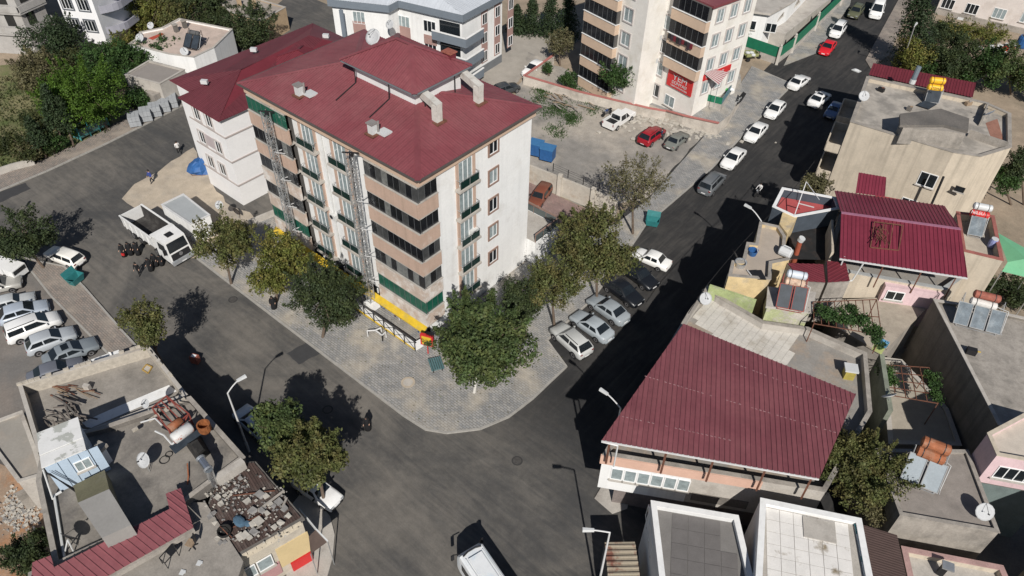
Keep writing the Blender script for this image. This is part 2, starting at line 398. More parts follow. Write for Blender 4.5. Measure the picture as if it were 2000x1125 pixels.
def crown(mb, c, rx, ry, rz, n, leaf, rnd, lobes=9, droop=0.0):
    "leaf quads on twig clumps through the outer part of an uneven crown"
    cl = []
    for i in range(lobes):
        d = V((rnd.gauss(0, 1), rnd.gauss(0, 1), rnd.gauss(.15, .8))).normalized(); q = rnd.uniform(.40, .88)
        cl.append((V((d.x*rx*q, d.y*ry*q, d.z*rz*q)), rnd.uniform(.24, .48)))
    cl.append((V((0, 0, 0)), .55))
    for i in range(n):
        lc, lr = cl[i % len(cl)]
        if i % 5 == 0 or not hasattr(crown, 'sp'):
            d = V((rnd.gauss(0, 1), rnd.gauss(0, 1), rnd.gauss(.1, 1))).normalized(); q = rnd.uniform(.45, 1.06)**.6
            crown.sp = (lc+V((d.x*rx*lr*q, d.y*ry*lr*q, d.z*rz*lr*q)), d)
        sp, d = crown.sp
        p = V(c)+sp+V((rnd.gauss(0, leaf*1.1), rnd.gauss(0, leaf*1.1), rnd.gauss(0, leaf*.9)-droop*abs(rnd.gauss(0, 1))))
        nn = (d*.7+V((rnd.gauss(0, .6), rnd.gauss(0, .6), rnd.gauss(.45, .5)))).normalized()
        a = nn.orthogonal().normalized(); a = Matrix.Rotation(rnd.uniform(0, 6.28), 3, nn) @ a; b = nn.cross(a); s = leaf*rnd.uniform(.55, 1.1)
        k = len(mb.v); mb.v += [p-a*s, p-b*s*.55, p+a*s, p+b*s*.55]; mb.f.append((k, k+1, k+2, k+3)); mb.mi.append(0)
def tree(label, base, cpx, rpx, kind, name='tree', cat='tree', vr=.8, n=3600, leaf=.22, lobes=9, group='street trees', trunk_r=.14, zc=None, rz_m=None, lean=None, white=False, droop=0.0, seed=None, z0=0.0, stems=1):
    "tree standing at photo point base, crown centred where the photo shows it, rpx the crown's half width in photo pixels"
    rnd = random.Random(seed if seed is not None else sum(map(ord, label))); n = int(n*2.1); leaf *= .66; lobes = int(lobes*1.5)
    b = P(base[0], base[1], z0) if not isinstance(base, V) else base
    z = zc if zc is not None else max(z0+1.0, above(b, cpx[1])); c = P(cpx[0], cpx[1], z); r = rpx/pxm(c); r = V((r, r*rnd.uniform(.9, 1.08), rz_m or r*vr))
    t = thing(name, label, cat, b, 0, group)
    mb = MB(); top = c+V((0, 0, r.z*.25)); mid = b.lerp(c, .5)+V((rnd.uniform(-.2, .2), rnd.uniform(-.2, .2), 0))
    for s in range(stems):
        off = V((rnd.uniform(-.5, .5), rnd.uniform(-.5, .5), 0)) if stems > 1 else V((0, 0, 0))
        mb.tube(b+off*.3, mid+off*.6, trunk_r, 8, trunk_r*.8); mb.tube(mid+off*.6, top+off, trunk_r*.8, 7, trunk_r*.25)
    mb.build('trunk', whitewash if white else bark, t)
    mb = MB()
    for i in range(9):
        a = rnd.uniform(0, 6.28); st = mid.lerp(top, rnd.uniform(.1, .8)); e = c+V((math.cos(a)*r.x*.78, math.sin(a)*r.y*.78, rnd.uniform(-.35, .75)*r.z)); m2 = st.lerp(e, .5)+V((0, 0, r.z*.12))
        mb.tube(st, m2, trunk_r*.42, 5, trunk_r*.28, False); mb.tube(m2, e, trunk_r*.28, 5, .012, False)
    mb.build('limb', bark, t)
    mb = MB(); crown(mb, c, r.x, r.y, r.z, n, leaf, rnd, lobes, droop)
    for k in range(int(5+lobes*.8)):   # shoots that break the outline
        d = V((rnd.gauss(0, .8), rnd.gauss(0, .8), rnd.uniform(-.1, 1.5))).normalized(); s0 = c+V((d.x*r.x*.75, d.y*r.y*.75, d.z*r.z*.75)); ln = r.x*rnd.uniform(.3, .62); dd = (d+V((0, 0, .55))).normalized(); m_n = int(n*.012)+14
        for i in range(m_n):
            f = rnd.random(); sp = leaf*1.9*(1.15-f); p = s0+dd*(ln*f)+V((rnd.gauss(0, sp), rnd.gauss(0, sp), rnd.gauss(0, sp))); nn = V((rnd.gauss(0, .6), rnd.gauss(0, .6), rnd.gauss(.5, .5))).normalized(); a = nn.orthogonal().normalized(); a = Matrix.Rotation(rnd.uniform(0, 6.28), 3, nn) @ a; b = nn.cross(a); s = leaf*rnd.uniform(.5, 1.0)
            q = len(mb.v); mb.v += [p-a*s, p-b*s*.5, p+a*s, p+b*s*.5]; mb.f.append((q, q+1, q+2, q+3)); mb.mi.append(0)
    mb.build('crown', LF[kind], t)
    return t
def conifer(label, base, toppx, rpx, kind='cedar', n=2600, leaf=.24, bare=.35, group='conifers', trunk_r=.13):
    n = int(n*1.8); leaf *= .72
    rnd = random.Random(sum(map(ord, label))); b = P(*base); h = above(b, toppx[1]); top = P(toppx[0], toppx[1], h); r = rpx/pxm(b.lerp(top, .6))
    t = thing('conifer', label, 'conifer', b, 0, group); mb = MB(); mb.tube(b, top, trunk_r, 8, .03); mb.build('trunk', bark, t)
    mb = MB()
    for i in range(n):
        if i % 9 == 0:
            f = bare+(1-bare)*rnd.random()**1.25; a = rnd.uniform(0, 6.28); R_ = r*(1-(f-bare)/(1-bare))**.75*rnd.uniform(.55, 1.08)+.1
        q = rnd.random()**.6; p = b.lerp(top, f)+V((math.cos(a)*R_*q, math.sin(a)*R_*q, -R_*q*.28))+V((rnd.gauss(0, .12), rnd.gauss(0, .12), rnd.gauss(0, .1)))
        nn = V((rnd.gauss(0, .5)+math.cos(a)*.4, rnd.gauss(0, .5)+math.sin(a)*.4, rnd.gauss(.7, .4))).normalized(); x = nn.orthogonal().normalized(); x = Matrix.Rotation(rnd.uniform(0, 6.28), 3, nn) @ x; y = nn.cross(x); s = leaf*rnd.uniform(.5, 1.1)
        k = len(mb.v); mb.v += [p-x*s, p-y*s*.5, p+x*s, p+y*s*.5]; mb.f.append((k, k+1, k+2, k+3)); mb.mi.append(0)
    mb.build('crown', LF[kind], t); return t
# ------------------------------------------------------------------ setting: ground, roads, pavements
def asphaltmat(name):
    "worn dusty asphalt on the left street and junction, newer black surfacing up the right street"
    m = M(name, (.064, .0635, .063), .92, .11, 1.1, .3); t = m.node_tree; N = t.nodes; L = t.links; geo = next(n for n in N if n.type == 'NEW_GEOMETRY'); rgb = next(n for n in N if n.type == 'RGB')
    def nz(scale, mp, dist, det=6):
        n = N.new('ShaderNodeTexNoise'); n.inputs['Scale'].default_value = scale; n.inputs['Detail'].default_value = det; n.inputs['Roughness'].default_value = .62; n.inputs['Distortion'].default_value = dist
        if mp: q = N.new('ShaderNodeMapping'); q.inputs['Scale'].default_value = mp; L.new(geo.outputs['Position'], q.inputs[0]); L.new(q.outputs[0], n.inputs['Vector'])
        else: L.new(geo.outputs['Position'], n.inputs['Vector'])
        return n.outputs[0]
    def mad(x, k, y=0.0):
        q = N.new('ShaderNodeMath'); q.operation = 'MULTIPLY_ADD'; L.new(x, q.inputs[0]); q.inputs[1].default_value = k
        if isinstance(y, float): q.inputs[2].default_value = y
        else: L.new(y, q.inputs[2])
        return q.outputs[0]
    def mr(x, a, b, smooth=True):
        r = N.new('ShaderNodeMapRange'); r.interpolation_type = 'SMOOTHSTEP' if smooth else 'LINEAR'; r.inputs[1].default_value = a; r.inputs[2].default_value = b; L.new(x, r.inputs[0]); return r.outputs[0]
    def mix(f, a, b):
        mx = N.new('ShaderNodeMix'); mx.data_type = 'RGBA'; L.new(f, mx.inputs[0])
        for k, c in ((6, a), (7, b)):
            if isinstance(c, tuple): mx.inputs[k].default_value = (*c, 1)
            else: L.new(c, mx.inputs[k])
        return mx.outputs[2]
    tgt = [l for l in L if l.from_node == rgb][0]; sock = tgt.to_socket; L.remove(tgt)
    big = nz(.07, None, 1.0); sxs = nz(.85, (.12, 1, 1), 2.2); sys_ = nz(.85, (1, .12, 1), 2.2); fine = nz(2.6, None, .5, 4)
    dust = mr(mad(big, .66, mad(sxs, .24, mad(fine, .10, 0.0))), .37, .66)
    old = mix(dust, rgb.outputs[0], (.172, .157, .138))
    new = mix(mr(mad(big, .5, mad(sys_, .4, mad(fine, .10, 0.0))), .42, .66), (.026, .026, .027), (.064, .060, .056))
    sep = N.new('ShaderNodeSeparateXYZ'); L.new(geo.outputs['Position'], sep.inputs[0])
    fy_ = mr(mad(big, 9.0, mad(sys_, 4.0, mad(sep.outputs[1], 1.0, -6.5))), 25.0, 36.0); fx_ = mr(sep.outputs[0], -58.0, -48.0)
    mm_ = N.new('ShaderNodeMath'); mm_.operation = 'MULTIPLY'; L.new(fy_, mm_.inputs[0]); L.new(fx_, mm_.inputs[1])
    L.new(mix(mm_.outputs[0], old, new), sock); return m
asphalt = asphaltmat('asphalt')
gravel = M('gravel_lot', (.255, .24, .22), .95, .18, .7, .5, dirt=(.40, .36, .31), dscale=.13, dlo=.42, dhi=.62)
earth = M('dry_earth', (.34, .27, .20), .95, .16, .6, .4, dirt=(.24, .20, .15), dscale=.11, dlo=.45, dhi=.65)
sandm = M('sand', (.46, .39, .305), .95, .14, .9, .4, dirt=(.35, .31, .26), dscale=.3, dlo=.45, dhi=.7)
pavegrey = brickmat('grey_pavers', (.335, .328, .315), (.235, .24, .245), (.17, .16, .145), .42, .21, math.radians(0), dirt=(.46, .405, .325), dscale=.3, dlo=.48, dhi=.70)
pavered = brickmat('red_pavers', (.30, .20, .185), (.24, .165, .155), (.20, .16, .14), .4, .2, 0, dirt=(.34, .28, .24), dscale=.2)
pavewest = brickmat('worn_pavers', (.30, .25, .215), (.22, .20, .18), (.16, .145, .13), .4, .2, 0, dirt=(.36, .31, .26), dscale=.3)
kerbm = M('kerb_concrete', (.34, .325, .30), .9, .12, 2, island=.12)
def sheet(name, pts, z, mat, kind='structure', sub=0):
    mb = MB(); mb.poly([(p[0], p[1], z) for p in (ccw(pts) if not name in ('sand_ground', 'gravel_lot', 'dirt_yard', 'fresh_road', 'weedy_ground', 'concrete_yard') else rough(ccw(pts), .5 if name == 'weedy_ground' else .28))]); return mb.build(name, mat, None, kind=kind)
sheet('ground', [(-500, -300), (500, -300), (500, 700), (-500, 700)], -.03, earth)
sheet('road_surface', [(-96, -12), (14, -12), (14, 34), (-4, 60), (-12, 80), (-19, 92), (-23, 108), (-27, 125), (-31, 143), (-44, 190), (-62, 190), (-45, 125), (-37, 106), (-33, 60), (-33, 40), (-62, 40), (-75, 75), (-110, 75), (-96, 46)], 0.0, asphalt)
NB = [(-62.2, 26.5), (-61.5, 24.6), (-34.7, 24.5), (-31.0, 24.5), (-28.7, 24.7), (-27.1, 25.6), (-25.3, 27.7), (-24.3, 30.2), (-24.0, 33.0), (-24.0, 37.9), (-27.3, 39.3), (-27.3, 46.3), (-28.8, 55.2), (-29.8, 60), (-29.8, 75), (-30.8, 88.2), (-31.6, 101.5), (-38.6, 102.5)]
mb = MB(); mb.prism(ccw(NB+[(-36.8, 94), (-34.7, 84.8), (-32.2, 64.3), (-32.4, 58), (-35.8, 47), (-36, 36), (-58.5, 36), (-62.2, 36)]), -.02, .12); mb.build('pavement', pavegrey, None, kind='structure')
def kerb(pts, z=.125, wd=.16, step=1.0):
    t = thing('kerb', None, None, (pts[0][0], pts[0][1], 0), kind='structure'); cache = {}
    for a, b in zip(pts, pts[1:]):
        a, b = V((a[0], a[1], 0)), V((b[0], b[1], 0)); L_ = (b-a).length; n = max(1, round(L_/step)); s = L_/n; u = (b-a)/L_; k = round(s, 2)
        if k not in cache:
            m_ = MB(); m_.mm((.012, -.02, -.02), (s-.012, wd, z+.02)); cache[k] = m_.mesh('kerb_stone', kerbm)
        for i in range(n): inst('kerb_stone', cache[k], t, frameM(a+u*(i*s), u) @ Matrix.Translation((0, RN.uniform(-.006, .006), RN.uniform(-.012, .006))))
kerb(NB[1:])
SP = [(-74.6, 13.2), (-70.2, 15.3), (-66, 15.1), (-57.2, 14.4), (-53.5, 14.2), (-53.5, 12.0), (-57, 12.1), (-67, 12.3), (-72.6, 12.8)]
mb = MB(); mb.prism(ccw(SP), -.02, .12); mb.build('pavement', pavewest, None, kind='structure')
kerb(list(reversed(SP[:5]))); kerb([(-72.6, 12.75), (-67, 12.25), (-57, 12.05), (-53.5, 11.95)])
WP = [(-88.1, 8), (-88.1, 16.8), (-88.0, 22.0), (-88.4, 29.1), (-89.0, 34.9), (-89.8, 41.2), (-91.5, 48), (-94.5, 48), (-92.5, 41), (-91.8, 34.2), (-90.8, 27), (-90.6, 22), (-91, 17.5), (-91, 8)]
mb = MB(); mb.prism(ccw(WP), -.02, .12); mb.build('pavement', pavewest, None, kind='structure'); kerb(list(reversed(WP[:7])))
sheet('parking_lot', [(-100, -10), (-57, -10), (-53.5, 11.8), (-57, 12.0), (-67, 12.2), (-72.6, 12.7), (-76, 13), (-80, 8), (-100, 6)], .006, M('lot_asphalt', (.17, .16, .15), .95, .14, .6, .4, dirt=(.23, .20, .175), dscale=.16, dlo=.42, dhi=.62))
sheet('sand_ground', [P(238, 388), P(262, 360), P(310, 335), P(378, 288), P(402, 330), P(440, 395), P(530, 440), P(540, 460), P(420, 500), P(372, 505), P(345, 470), P(290, 420)], .012, sandm)
sheet('gravel_lot', [(-34.9, 84.6), (-32.5, 64.6), (-36, 58.2), (-49.5, 58), (-66, 84), (-48, 82)], .010, gravel)
sheet('car_park', [(-32.6, 58), (-49, 57.6), (-49, 47), (-36, 47), (-34.2, 51)], .135, pavered)
sheet('concrete_yard', [P(985, 190), P(1035, 130), P(1130, 80), P(1080, 20), P(990, 60), P(900, 160), P(900, 230)], .008, M('yard_concrete', (.36, .33, .29), .95, .10, .7, .2, dirt=(.30, .275, .24), dscale=.2))
sheet('pavement', [P(1700, 135), P(1735, 110), P(1790, -10), P(1760, -10), P(1690, 118)], .1, pavewest)
sheet('pavement', [P(1530, 130), P(1595, 105), P(1660, 10), P(1670, -40), P(1640, -40), P(1585, 30), P(1550, 90)], .1, pavegrey)
sheet('pavement', [(-14.6, 29.9), (-14.4, 28.6), (-12.6, 28.4), (-12, 29.5), (-13.5, 33)], .1, concl)
# corner of pavement at the lower left shop
mb = MB(); mb.prism(ccw([P(596, 955), P(625, 985), P(645, 1010), P(654, 1045), P(650, 1090), P(636, 1140), P(560, 1140), P(560, 1000)]), -.02, .12); mb.build('pavement', concl, None, kind='structure')
# ------------------------------------------------------------------ main apartment block
mainb = thing('apartment_block', 'six-storey white apartment block with maroon metal roof and tan balconies on the street corner', 'apartment block', (-47, 39.6, 0))
mb = MB(); mb.prism([(-57.6, 33.0), (-36.0, 33.0), (-36.0, 46.7), (-57.6, 46.7)], -.5, 17.3)
mb.build('wall', M('facade_white', (.82, .82, .81), .8, .05, .5, streak=.07, dirt=(.66, .64, .61), dscale=.35, dlo=.55, dhi=.8), mainb)
# fascia under the eave
mb = MB()
for a, b in (((-58.0, 32.35, 16.95), (-35.7, 32.55, 17.75)), ((-35.9, 32.55, 16.95), (-35.7, 46.9, 17.75)), ((-58.0, 32.55, 16.95), (-57.8, 46.9, 17.75))): mb.mm(a, b)
mb.mm((-57.8, 32.55, 16.92), (-35.9, 33.0, 17.0)); mb.mm((-36.0, 33.0, 16.92), (-35.9, 46.7, 17.0))
mb.build('fascia', M('fascia_tan', (.56, .41, .31), .8, .06), mainb)
ez = 17.85; X0, X1, Y0, Y1 = -58.3, -35.4, 32.1, 47.2; Xr0, Xr1, Yr, rzz = -50.75, -42.95, 39.65, 19.85
ea, eb, ec, ed = V((X0, Y0, ez)), V((X1, Y0, ez)), V((X1, Y1, ez)), V((X0, Y1, ez)); r0, r1 = V((Xr0, Yr, rzz)), V((Xr1, Yr, rzz))
mb = MB()
for q in ((ea, eb, r1, r0), (eb, ec, r1), (ec, ed, r0, r1), (ed, ea, r0)): mb.poly(q)
mb.poly([ed, ec, eb, ea]); roof = mb.build('roof', maroon2, mainb)
sheets(roof, (ea, eb, r1, r0), (0, 1, .37), maroon, .26, .04, .03, 1.04, lift=.01); sheets(roof, (eb, ec, r1), (-1, 0, .37), maroon, .26, .04, .03, 1.04, lift=.01)
sheets(roof, (ed, ea, r0), (1, 0, .37), maroon, .26, .04, .03, 1.04, lift=.01); sheets(roof, (ec, ed, r0, r1), (0, -1, .37), maroon, .3, .05, .03, 2, lift=.01)
mb = MB()
for a, b in ((eb, r1), (ea, r0), (ec, r1), (ed, r0), (r0, r1)):
    d = (b-a).normalized(); s = d.cross(V((0, 0, 1))).normalized(); 
    for sg in (-1, 1): mb.poly([a+V((0, 0, .07)), b+V((0, 0, .07)), b+s*sg*.24+V((0, 0, .0)), a+s*sg*.24+V((0, 0, .0))])
mb.build('ridge_cap', maroon, roof)
mb = MB()
for a, b in ((ea, eb), (eb, ec), (ea, ed)):
    o = V((0, -.07, -.06)) if a.y == b.y else (V((.07, 0, -.06)) if a.x > -40 else V((-.07, 0, -.06))); mb.bar(a+o, b+o, .14, .13)
mb.build('gutter', M('gutter', (.10, .085, .08), .6, .1), mainb)
# attic box with its own hip roof
mb = MB(); mb.mm((-49.1, 38.1, 18.3), (-41.5, 43.5, 20.85)); pent = mb.build('attic', M('attic_white', (.72, .72, .72), .8, .06), mainb)
ux0, ux1, uy0, uy1, uz, uzr = -49.9, -40.75, 37.3, 44.2, 21.0, 22.9
q = [V((ux0, uy0, uz)), V((ux1, uy0, uz)), V((ux1, uy1, uz)), V((ux0, uy1, uz))]; g0, g1 = V((-46.2, 40.75, uzr)), V((-44.5, 40.75, uzr))
for pl, fl in (((q[0], q[1], g1, g0), (0, 1, .4)), ((q[1], q[2], g1), (-1, 0, .4)), ((q[2], q[3], g0, g1), (0, -1, .4)), ((q[3], q[0], g0), (1, 0, .4))): sheets(pent, pl, fl, maroon, .26, .04, .03, 1.04, 'attic_roof_sheet')
mb = MB()
for a, b in ((q[0], g0), (q[1], g1), (q[2], g1), (q[3], g0), (g0, g1)):
    d = (b-a).normalized(); s = d.cross(V((0, 0, 1))).normalized()
    for sg in (-1, 1): mb.poly([a+V((0, 0, .1)), b+V((0, 0, .1)), b+s*sg*.24+V((0, 0, .02)), a+s*sg*.24+V((0, 0, .02))])
mb.build('ridge_cap', maroon, pent)
mb = MB(); mb.mm((ux0+.05, uy0+.05, uz-.2), (ux1-.05, uy1-.05, uz-.03)); mb.build('attic_fascia', M('slate_blue', (.16, .18, .20), .8, .08), pent)
for x in (-48.2, -44.0): mb = MB(); mb.path([(x, 37.5, 20.9), (x, 37.4, 19.4), (x+.1, 35.0, 18.72)], .05, 6); mb.build('downpipe', dark, pent)
for y in (38.6, 42.2): mb = MB(); mb.tube((-40.95, y, 19.0), (-40.95, y, 20.9), .06, 6); mb.build('downpipe', dark, pent)
# chimneys with sloping ducts from the attic
def duct(c, z, mat):
    t = MB(); t.box((c[0], c[1], z+.55), (.62, .62, 1.7)); t.hexa([(c[0]-2.3, c[1]+.25, 20.1), (c[0]+.31, c[1]-.31, z+.9), (c[0]+.31, c[1]+.31, z+.9), (c[0]-2.3, c[1]+.85, 20.1), (c[0]-2.3, c[1]+.25, 20.75), (c[0]+.33, c[1]-.33, z+1.55), (c[0]+.33, c[1]+.33, z+1.55), (c[0]-2.3, c[1]+.85, 20.75)])
    o = t.build('chimney', mat, mainb); t = MB(); t.box((c[0], c[1], z-.12), (1.15, 1.15, .12)); t.build('flashing', rust, o)
chw = M('chimney_render', (.58, .56, .52), .9, .1, 1.5, dirt=(.4, .37, .33), dscale=1.2)
duct((-39.2, 38.2), 18.95, chw); duct((-38.9, 42.9), 18.85, chw)
for px in ((585, 183), (728, 258)):
    p = P(*px, 18.55); t = MB(); t.box(p+V((0, 0, .35)), (.55, .55, .9)); t.box(p+V((.75, .55, .06)), (1.0, .9, .16)); o = t.build('roof_vent', plastic_w, mainb)
    t = MB(); t.box(p+V((0, 0, .86)), (.72, .72, .1)); t.tube(p+V((.45, .2, .1)), p+V((.5, .25, 1.1)), .09, 7); t.build('vent_cap', M('vent_grey', (.25, .23, .22), .6), o)
    t = MB(); t.box(p+V((0, 0, -.12)), (1.0, 1.0, .1)); t.build('flashing', rust, o)
p = P(878, 118, 21.3); t = MB(); t.box(p+V((0, 0, .3)), (.9, .7, .9)); o = t.build('chimney', maroon2, mainb); t = MB(); t.box(p+V((0, 0, .8)), (1.1, .9, .08)); t.build('chimney_cap', tank_r, o)
# balconies: five floors of glazed loggias, left stack and corner stack
ST = 3.07
def pane_panel(w, h, m): 
    k = ('pp', round(w, 2), round(h, 2), m.name)
    if k not in WC:
        t = MB(); t.mm((.02, -.012, .02), (w-.02, .012, h-.02)); WC[k] = t.mesh('pane', m)
    return WC[k]
glassb2 = M('balcony_glass_blinds', (.06, .062, .064), .2, .3, 1.5, spec=.5); glassb3 = M('balcony_glass_curtain', (.17, .175, .17), .25, .3, 2.5, spec=.5)
def loggia(z, segs, gm, open_=None, parm=None):
    "parapet z..z+1.45, glass above; segs = list of ((x,y),(x,y)) wall runs"
    hp, hg = 1.45, ST-1.5
    t = MB()
    for a, b in segs:
        u = (V((*b, 0))-V((*a, 0))).normalized(); nrm = V((u.y, -u.x, 0)); a3, b3 = V((*a, z)), V((*b, z))
        t.hexa([a3, b3, b3-nrm*.25, a3-nrm*.25]+[p+V((0, 0, hp)) for p in (a3, b3, b3-nrm*.25, a3-nrm*.25)])
    bal = t.build('balcony', parm or tan, mainb)
    t = MB()
    for a, b in segs:
        u = (V((*b, 0))-V((*a, 0))).normalized(); nrm = V((u.y, -u.x, 0)); a3, b3 = V((*a, z+hp)), V((*b, z+hp)); o = nrm*.06
        t.hexa([a3+o, b3+o, b3-nrm*.33, a3-nrm*.33]+[p+V((0, 0, .06)) for p in (a3+o, b3+o, b3-nrm*.33, a3-nrm*.33)])
    t.build('coping', concl, bal)
    t = MB()
    for a, b in segs:
        u = (V((*b, 0))-V((*a, 0))).normalized(); nrm = V((u.y, -u.x, 0)); L_ = (V(b)-V(a)).length; n = max(2, round(L_/.72)); wd = L_/n
        for i in range(n):
            o = V((*a, z+hp+.06))+u*(i*wd)-nrm*.12
            inst('pane', pane_panel(wd, hg-.07, gm if gm is glassg or RN.random() < .72 else (glassb2 if RN.random() < .7 else glassb3)), bal, frameM(o, u)); t.mm((0, 0, 0), (0, 0, 0)) if False else t.bar(o, o+V((0, 0, hg-.06)), .04)
        t.bar(V((*a, z+hp+.09))-nrm*.12, V((*b, z+hp+.09))-nrm*.12, .06)
        t.bar(V((*a, z+hp+hg-.04))-nrm*.12, V((*b, z+hp+hg-.04))-nrm*.12, .05)
    t.build('glazing_frame', M('grey_frame', (.10, .105, .11), .5), bal)
    return bal
stain = M('stained_tan_render', (.52, .42, .35), .88, .10, .9, dirt=(.68, .64, .60), dscale=.8, dlo=.46, dhi=.6)
for k in range(5):
    z = 16.95-ST*(k+1)
    loggia(z, [((-42.0, 32.2), (-35.75, 32.2)), ((-35.75, 32.452), (-35.75, 34.5))], glassg if k == 4 else glassb, parm=tan if k < 3 else stain)
    loggia(z, [((-57.8, 32.2), (-52.1, 32.2))], glassg if k in (0, 4) else glassb, parm=tan if k < 2 else stain)
# dark rooms behind the loggia glass
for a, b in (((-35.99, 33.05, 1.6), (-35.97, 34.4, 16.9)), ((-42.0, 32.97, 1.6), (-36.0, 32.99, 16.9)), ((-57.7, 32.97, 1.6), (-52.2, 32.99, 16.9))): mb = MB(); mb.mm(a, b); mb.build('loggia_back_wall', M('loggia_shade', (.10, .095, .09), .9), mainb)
for k in range(6):
    z = 16.95-ST*k
    for a, b in (((-42.0, 32.28), (-35.8, 32.96)), ((-57.7, 32.28), (-52.2, 32.96)), ((-35.95, 33.0), (-35.8, 34.4))): mb = MB(); mb.mm((*a, z-.18), (*b, z-.06)); mb.build('floor_slab', concl, mainb)
# french windows with small balconettes on both fronts, square windows on the side
def french(o, ux, k):
    ux = V(ux); nrm = V((ux.y, -ux.x, 0)); o = V(o)
    wo = window(mainb, o, ux, 1.7, 2.3, panes=3, gl=glassc, sill=False)
    for s in (-.32, 1.72): t = MB(); t.hexa([o+ux*s+nrm*(.12), o+ux*(s+.3)+nrm*.12, o+ux*(s+.3)-nrm*.02, o+ux*s-nrm*.02]+[o+ux*a+nrm*b+V((0, 0, 2.75)) for a, b in ((s, .12), (s+.3, .12), (s+.3, -.02), (s, -.02))]); t.build('jamb', tan, wo)
    t = MB(); t.hexa([o+ux*a+nrm*b+V((0, 0, c)) for c in (-.28, -.05) for a, b in ((-.45, .62), (2.15, .62), (2.15, -.02), (-.45, -.02))]); led = t.build('ledge', concl, wo)
    t = MB(); e = o+nrm*.55
    t.path([o-ux*.3+V((0, 0, .85)), e-ux*.3+V((0, 0, .85)), e+ux*2.0+V((0, 0, .85)), o+ux*2.0+V((0, 0, .85))], .025, 5)
    for s in (-.3, .85, 2.0): t.tube(e+ux*s-V((0, 0, .05)), e+ux*s+V((0, 0, .85)), .02, 5)
    t.build('railing', steel, wo)
    for a, b in ((-.25, .8), (.9, 1.95)): t = MB(); t.hexa([e+ux*x+nrm*y+V((0, 0, z)) for z in (.05, .72) for x, y in ((a, .01), (b, .01), (b, -.01), (a, -.01))]); t.build('glass_panel', M('smoked_glass', (.010, .030, .026), .15, .2, spec=.3), wo)
for k in range(6):
    z = 16.95-ST*(k+1)+.20
    if k < 5:
        french((-51.0, 33.0, z+.25), (1, 0, 0), k); french((-46.7, 33.0, z+.1), (1, 0, 0), k)
        french((-36.0, 37.1, z+.3), (0, 1, 0), k)
        window(mainb, (-36.0, 40.95, z+1.5), (0, 1, 0), 1.1, 1.4, 2, surround=brown, gl=glassc if k % 2 else glass)
# shop front under the corner: yellow awning board, recessed glass front, fence
mb = MB(); mb.hexa([(-58.0, 31.7, .95), (-35.8, 31.7, 1.05), (-35.8, 32.25, 1.5), (-58.0, 32.25, 1.5), (-58.0, 31.75, 1.1), (-35.8, 31.75, 1.1), (-35.8, 32.2, 1.6), (-58.0, 32.2, 1.6)])
mb.build('yellow_awning', yellowp, mainb)
mb = MB(); mb.mm((-57.5, 32.85, -.4), (-36.2, 32.9, 1.55)); mb.build('shop_window', glass, mainb)
mb = MB()
for i in range(14): x = -57.5+i*1.6; mb.mm((x, 32.75, -.3), (x+.1, 32.85, 1.5))
mb.build('shop_mullion', pvc, mainb)
mb = MB()
rr = random.Random(3)
for i in range(26):
    x = rr.uniform(-56, -36.5); mb.cur = i % 3; mb.poly([(x, 31.69, .96), (x+.22, 31.69, .96), (x+.11, 31.69, .66)])
mb.build('bunting', [redp, blue, pvc], mainb, kind='stuff')
# terrace annex on the far side of the white wall
mb = MB(); mb.mm((-39.8, 46.75, -.1), (-34.9, 50.6, 2.9)); an = mb.build('terrace_block', white, mainb)
mb = MB(); mb.mm((-39.7, 46.8, 2.9), (-35.0, 50.5, 2.93)); mb.build('terrace_floor', concl, an)
mb = MB()
for a, b in (((-34.95, 46.8), (-34.95, 50.55)), ((-34.95, 50.55), (-39.8, 50.55))):
    mb.bar((*a, 3.95), (*b, 3.95), .12)
    for k in range(4): q = V((*a, 0)).lerp(V((*b, 0)), k/3); mb.tube(q+V((0, 0, 2.9)), q+V((0, 0, 3.95)), .035, 6)
mb.build('terrace_rail', brown, an)
mb = MB(); mb.mm((-34.97, 46.85, 3.0), (-34.93, 50.5, 3.75)); mb.mm((-39.8, 50.53, 3.0), (-35, 50.57, 3.75)); mb.build('terrace_glass', M('grey_glass', (.10, .12, .12), .2, .1), an)

acm = M('ac_unit_white', (.62, .62, .60), .6, .08)
def ac_unit(root, o, ux):
    ux = V(ux); nn = V((ux.y, -ux.x, 0)); o = V(o); mb = MB(); mb.hexa([o+ux*x+nn*y+V((0, 0, z)) for z in (0, .6) for x, y in ((0, .36), (.85, .36), (.85, 0), (0, 0))]); a = mb.build('air_conditioner', acm, root); mb = MB(); c = o+ux*.3+nn*.36+V((0, 0, .3)); mb.ring(c, ux, V((0, 0, 1)), [(.22, 0), (.22, .02)], 12) if ux.cross(V((0, 0, 1))).dot(nn) > 0 else mb.ring(c, V((0, 0, 1)), ux, [(.22, 0), (.22, .02)], 12); mb.build('fan_grille', dark, a)
for z in (4.9, 11.0): ac_unit(mainb, (-46.9, 32.98, z-.4), (1, 0, 0))
ac_unit(mainb, (-35.98, 38.3, 8.45), (0, 1, 0)); ac_unit(mainb, (-48.6, 32.98, 7.2), (1, 0, 0))
mb = MB(); mb.tube((-48.15, 32.9, 1.6), (-48.15, 32.9, 16.9), .05, 6); mb.build('downpipe', acm, mainb)
mb = MB(); mb.path([(-44.3, 32.95, 16.6), (-44.6, 32.93, 9.2), (-43.9, 32.93, 8.6), (-44.1, 32.93, 2.2)], .018, 5); mb.build('loose_cable', rubber, mainb)

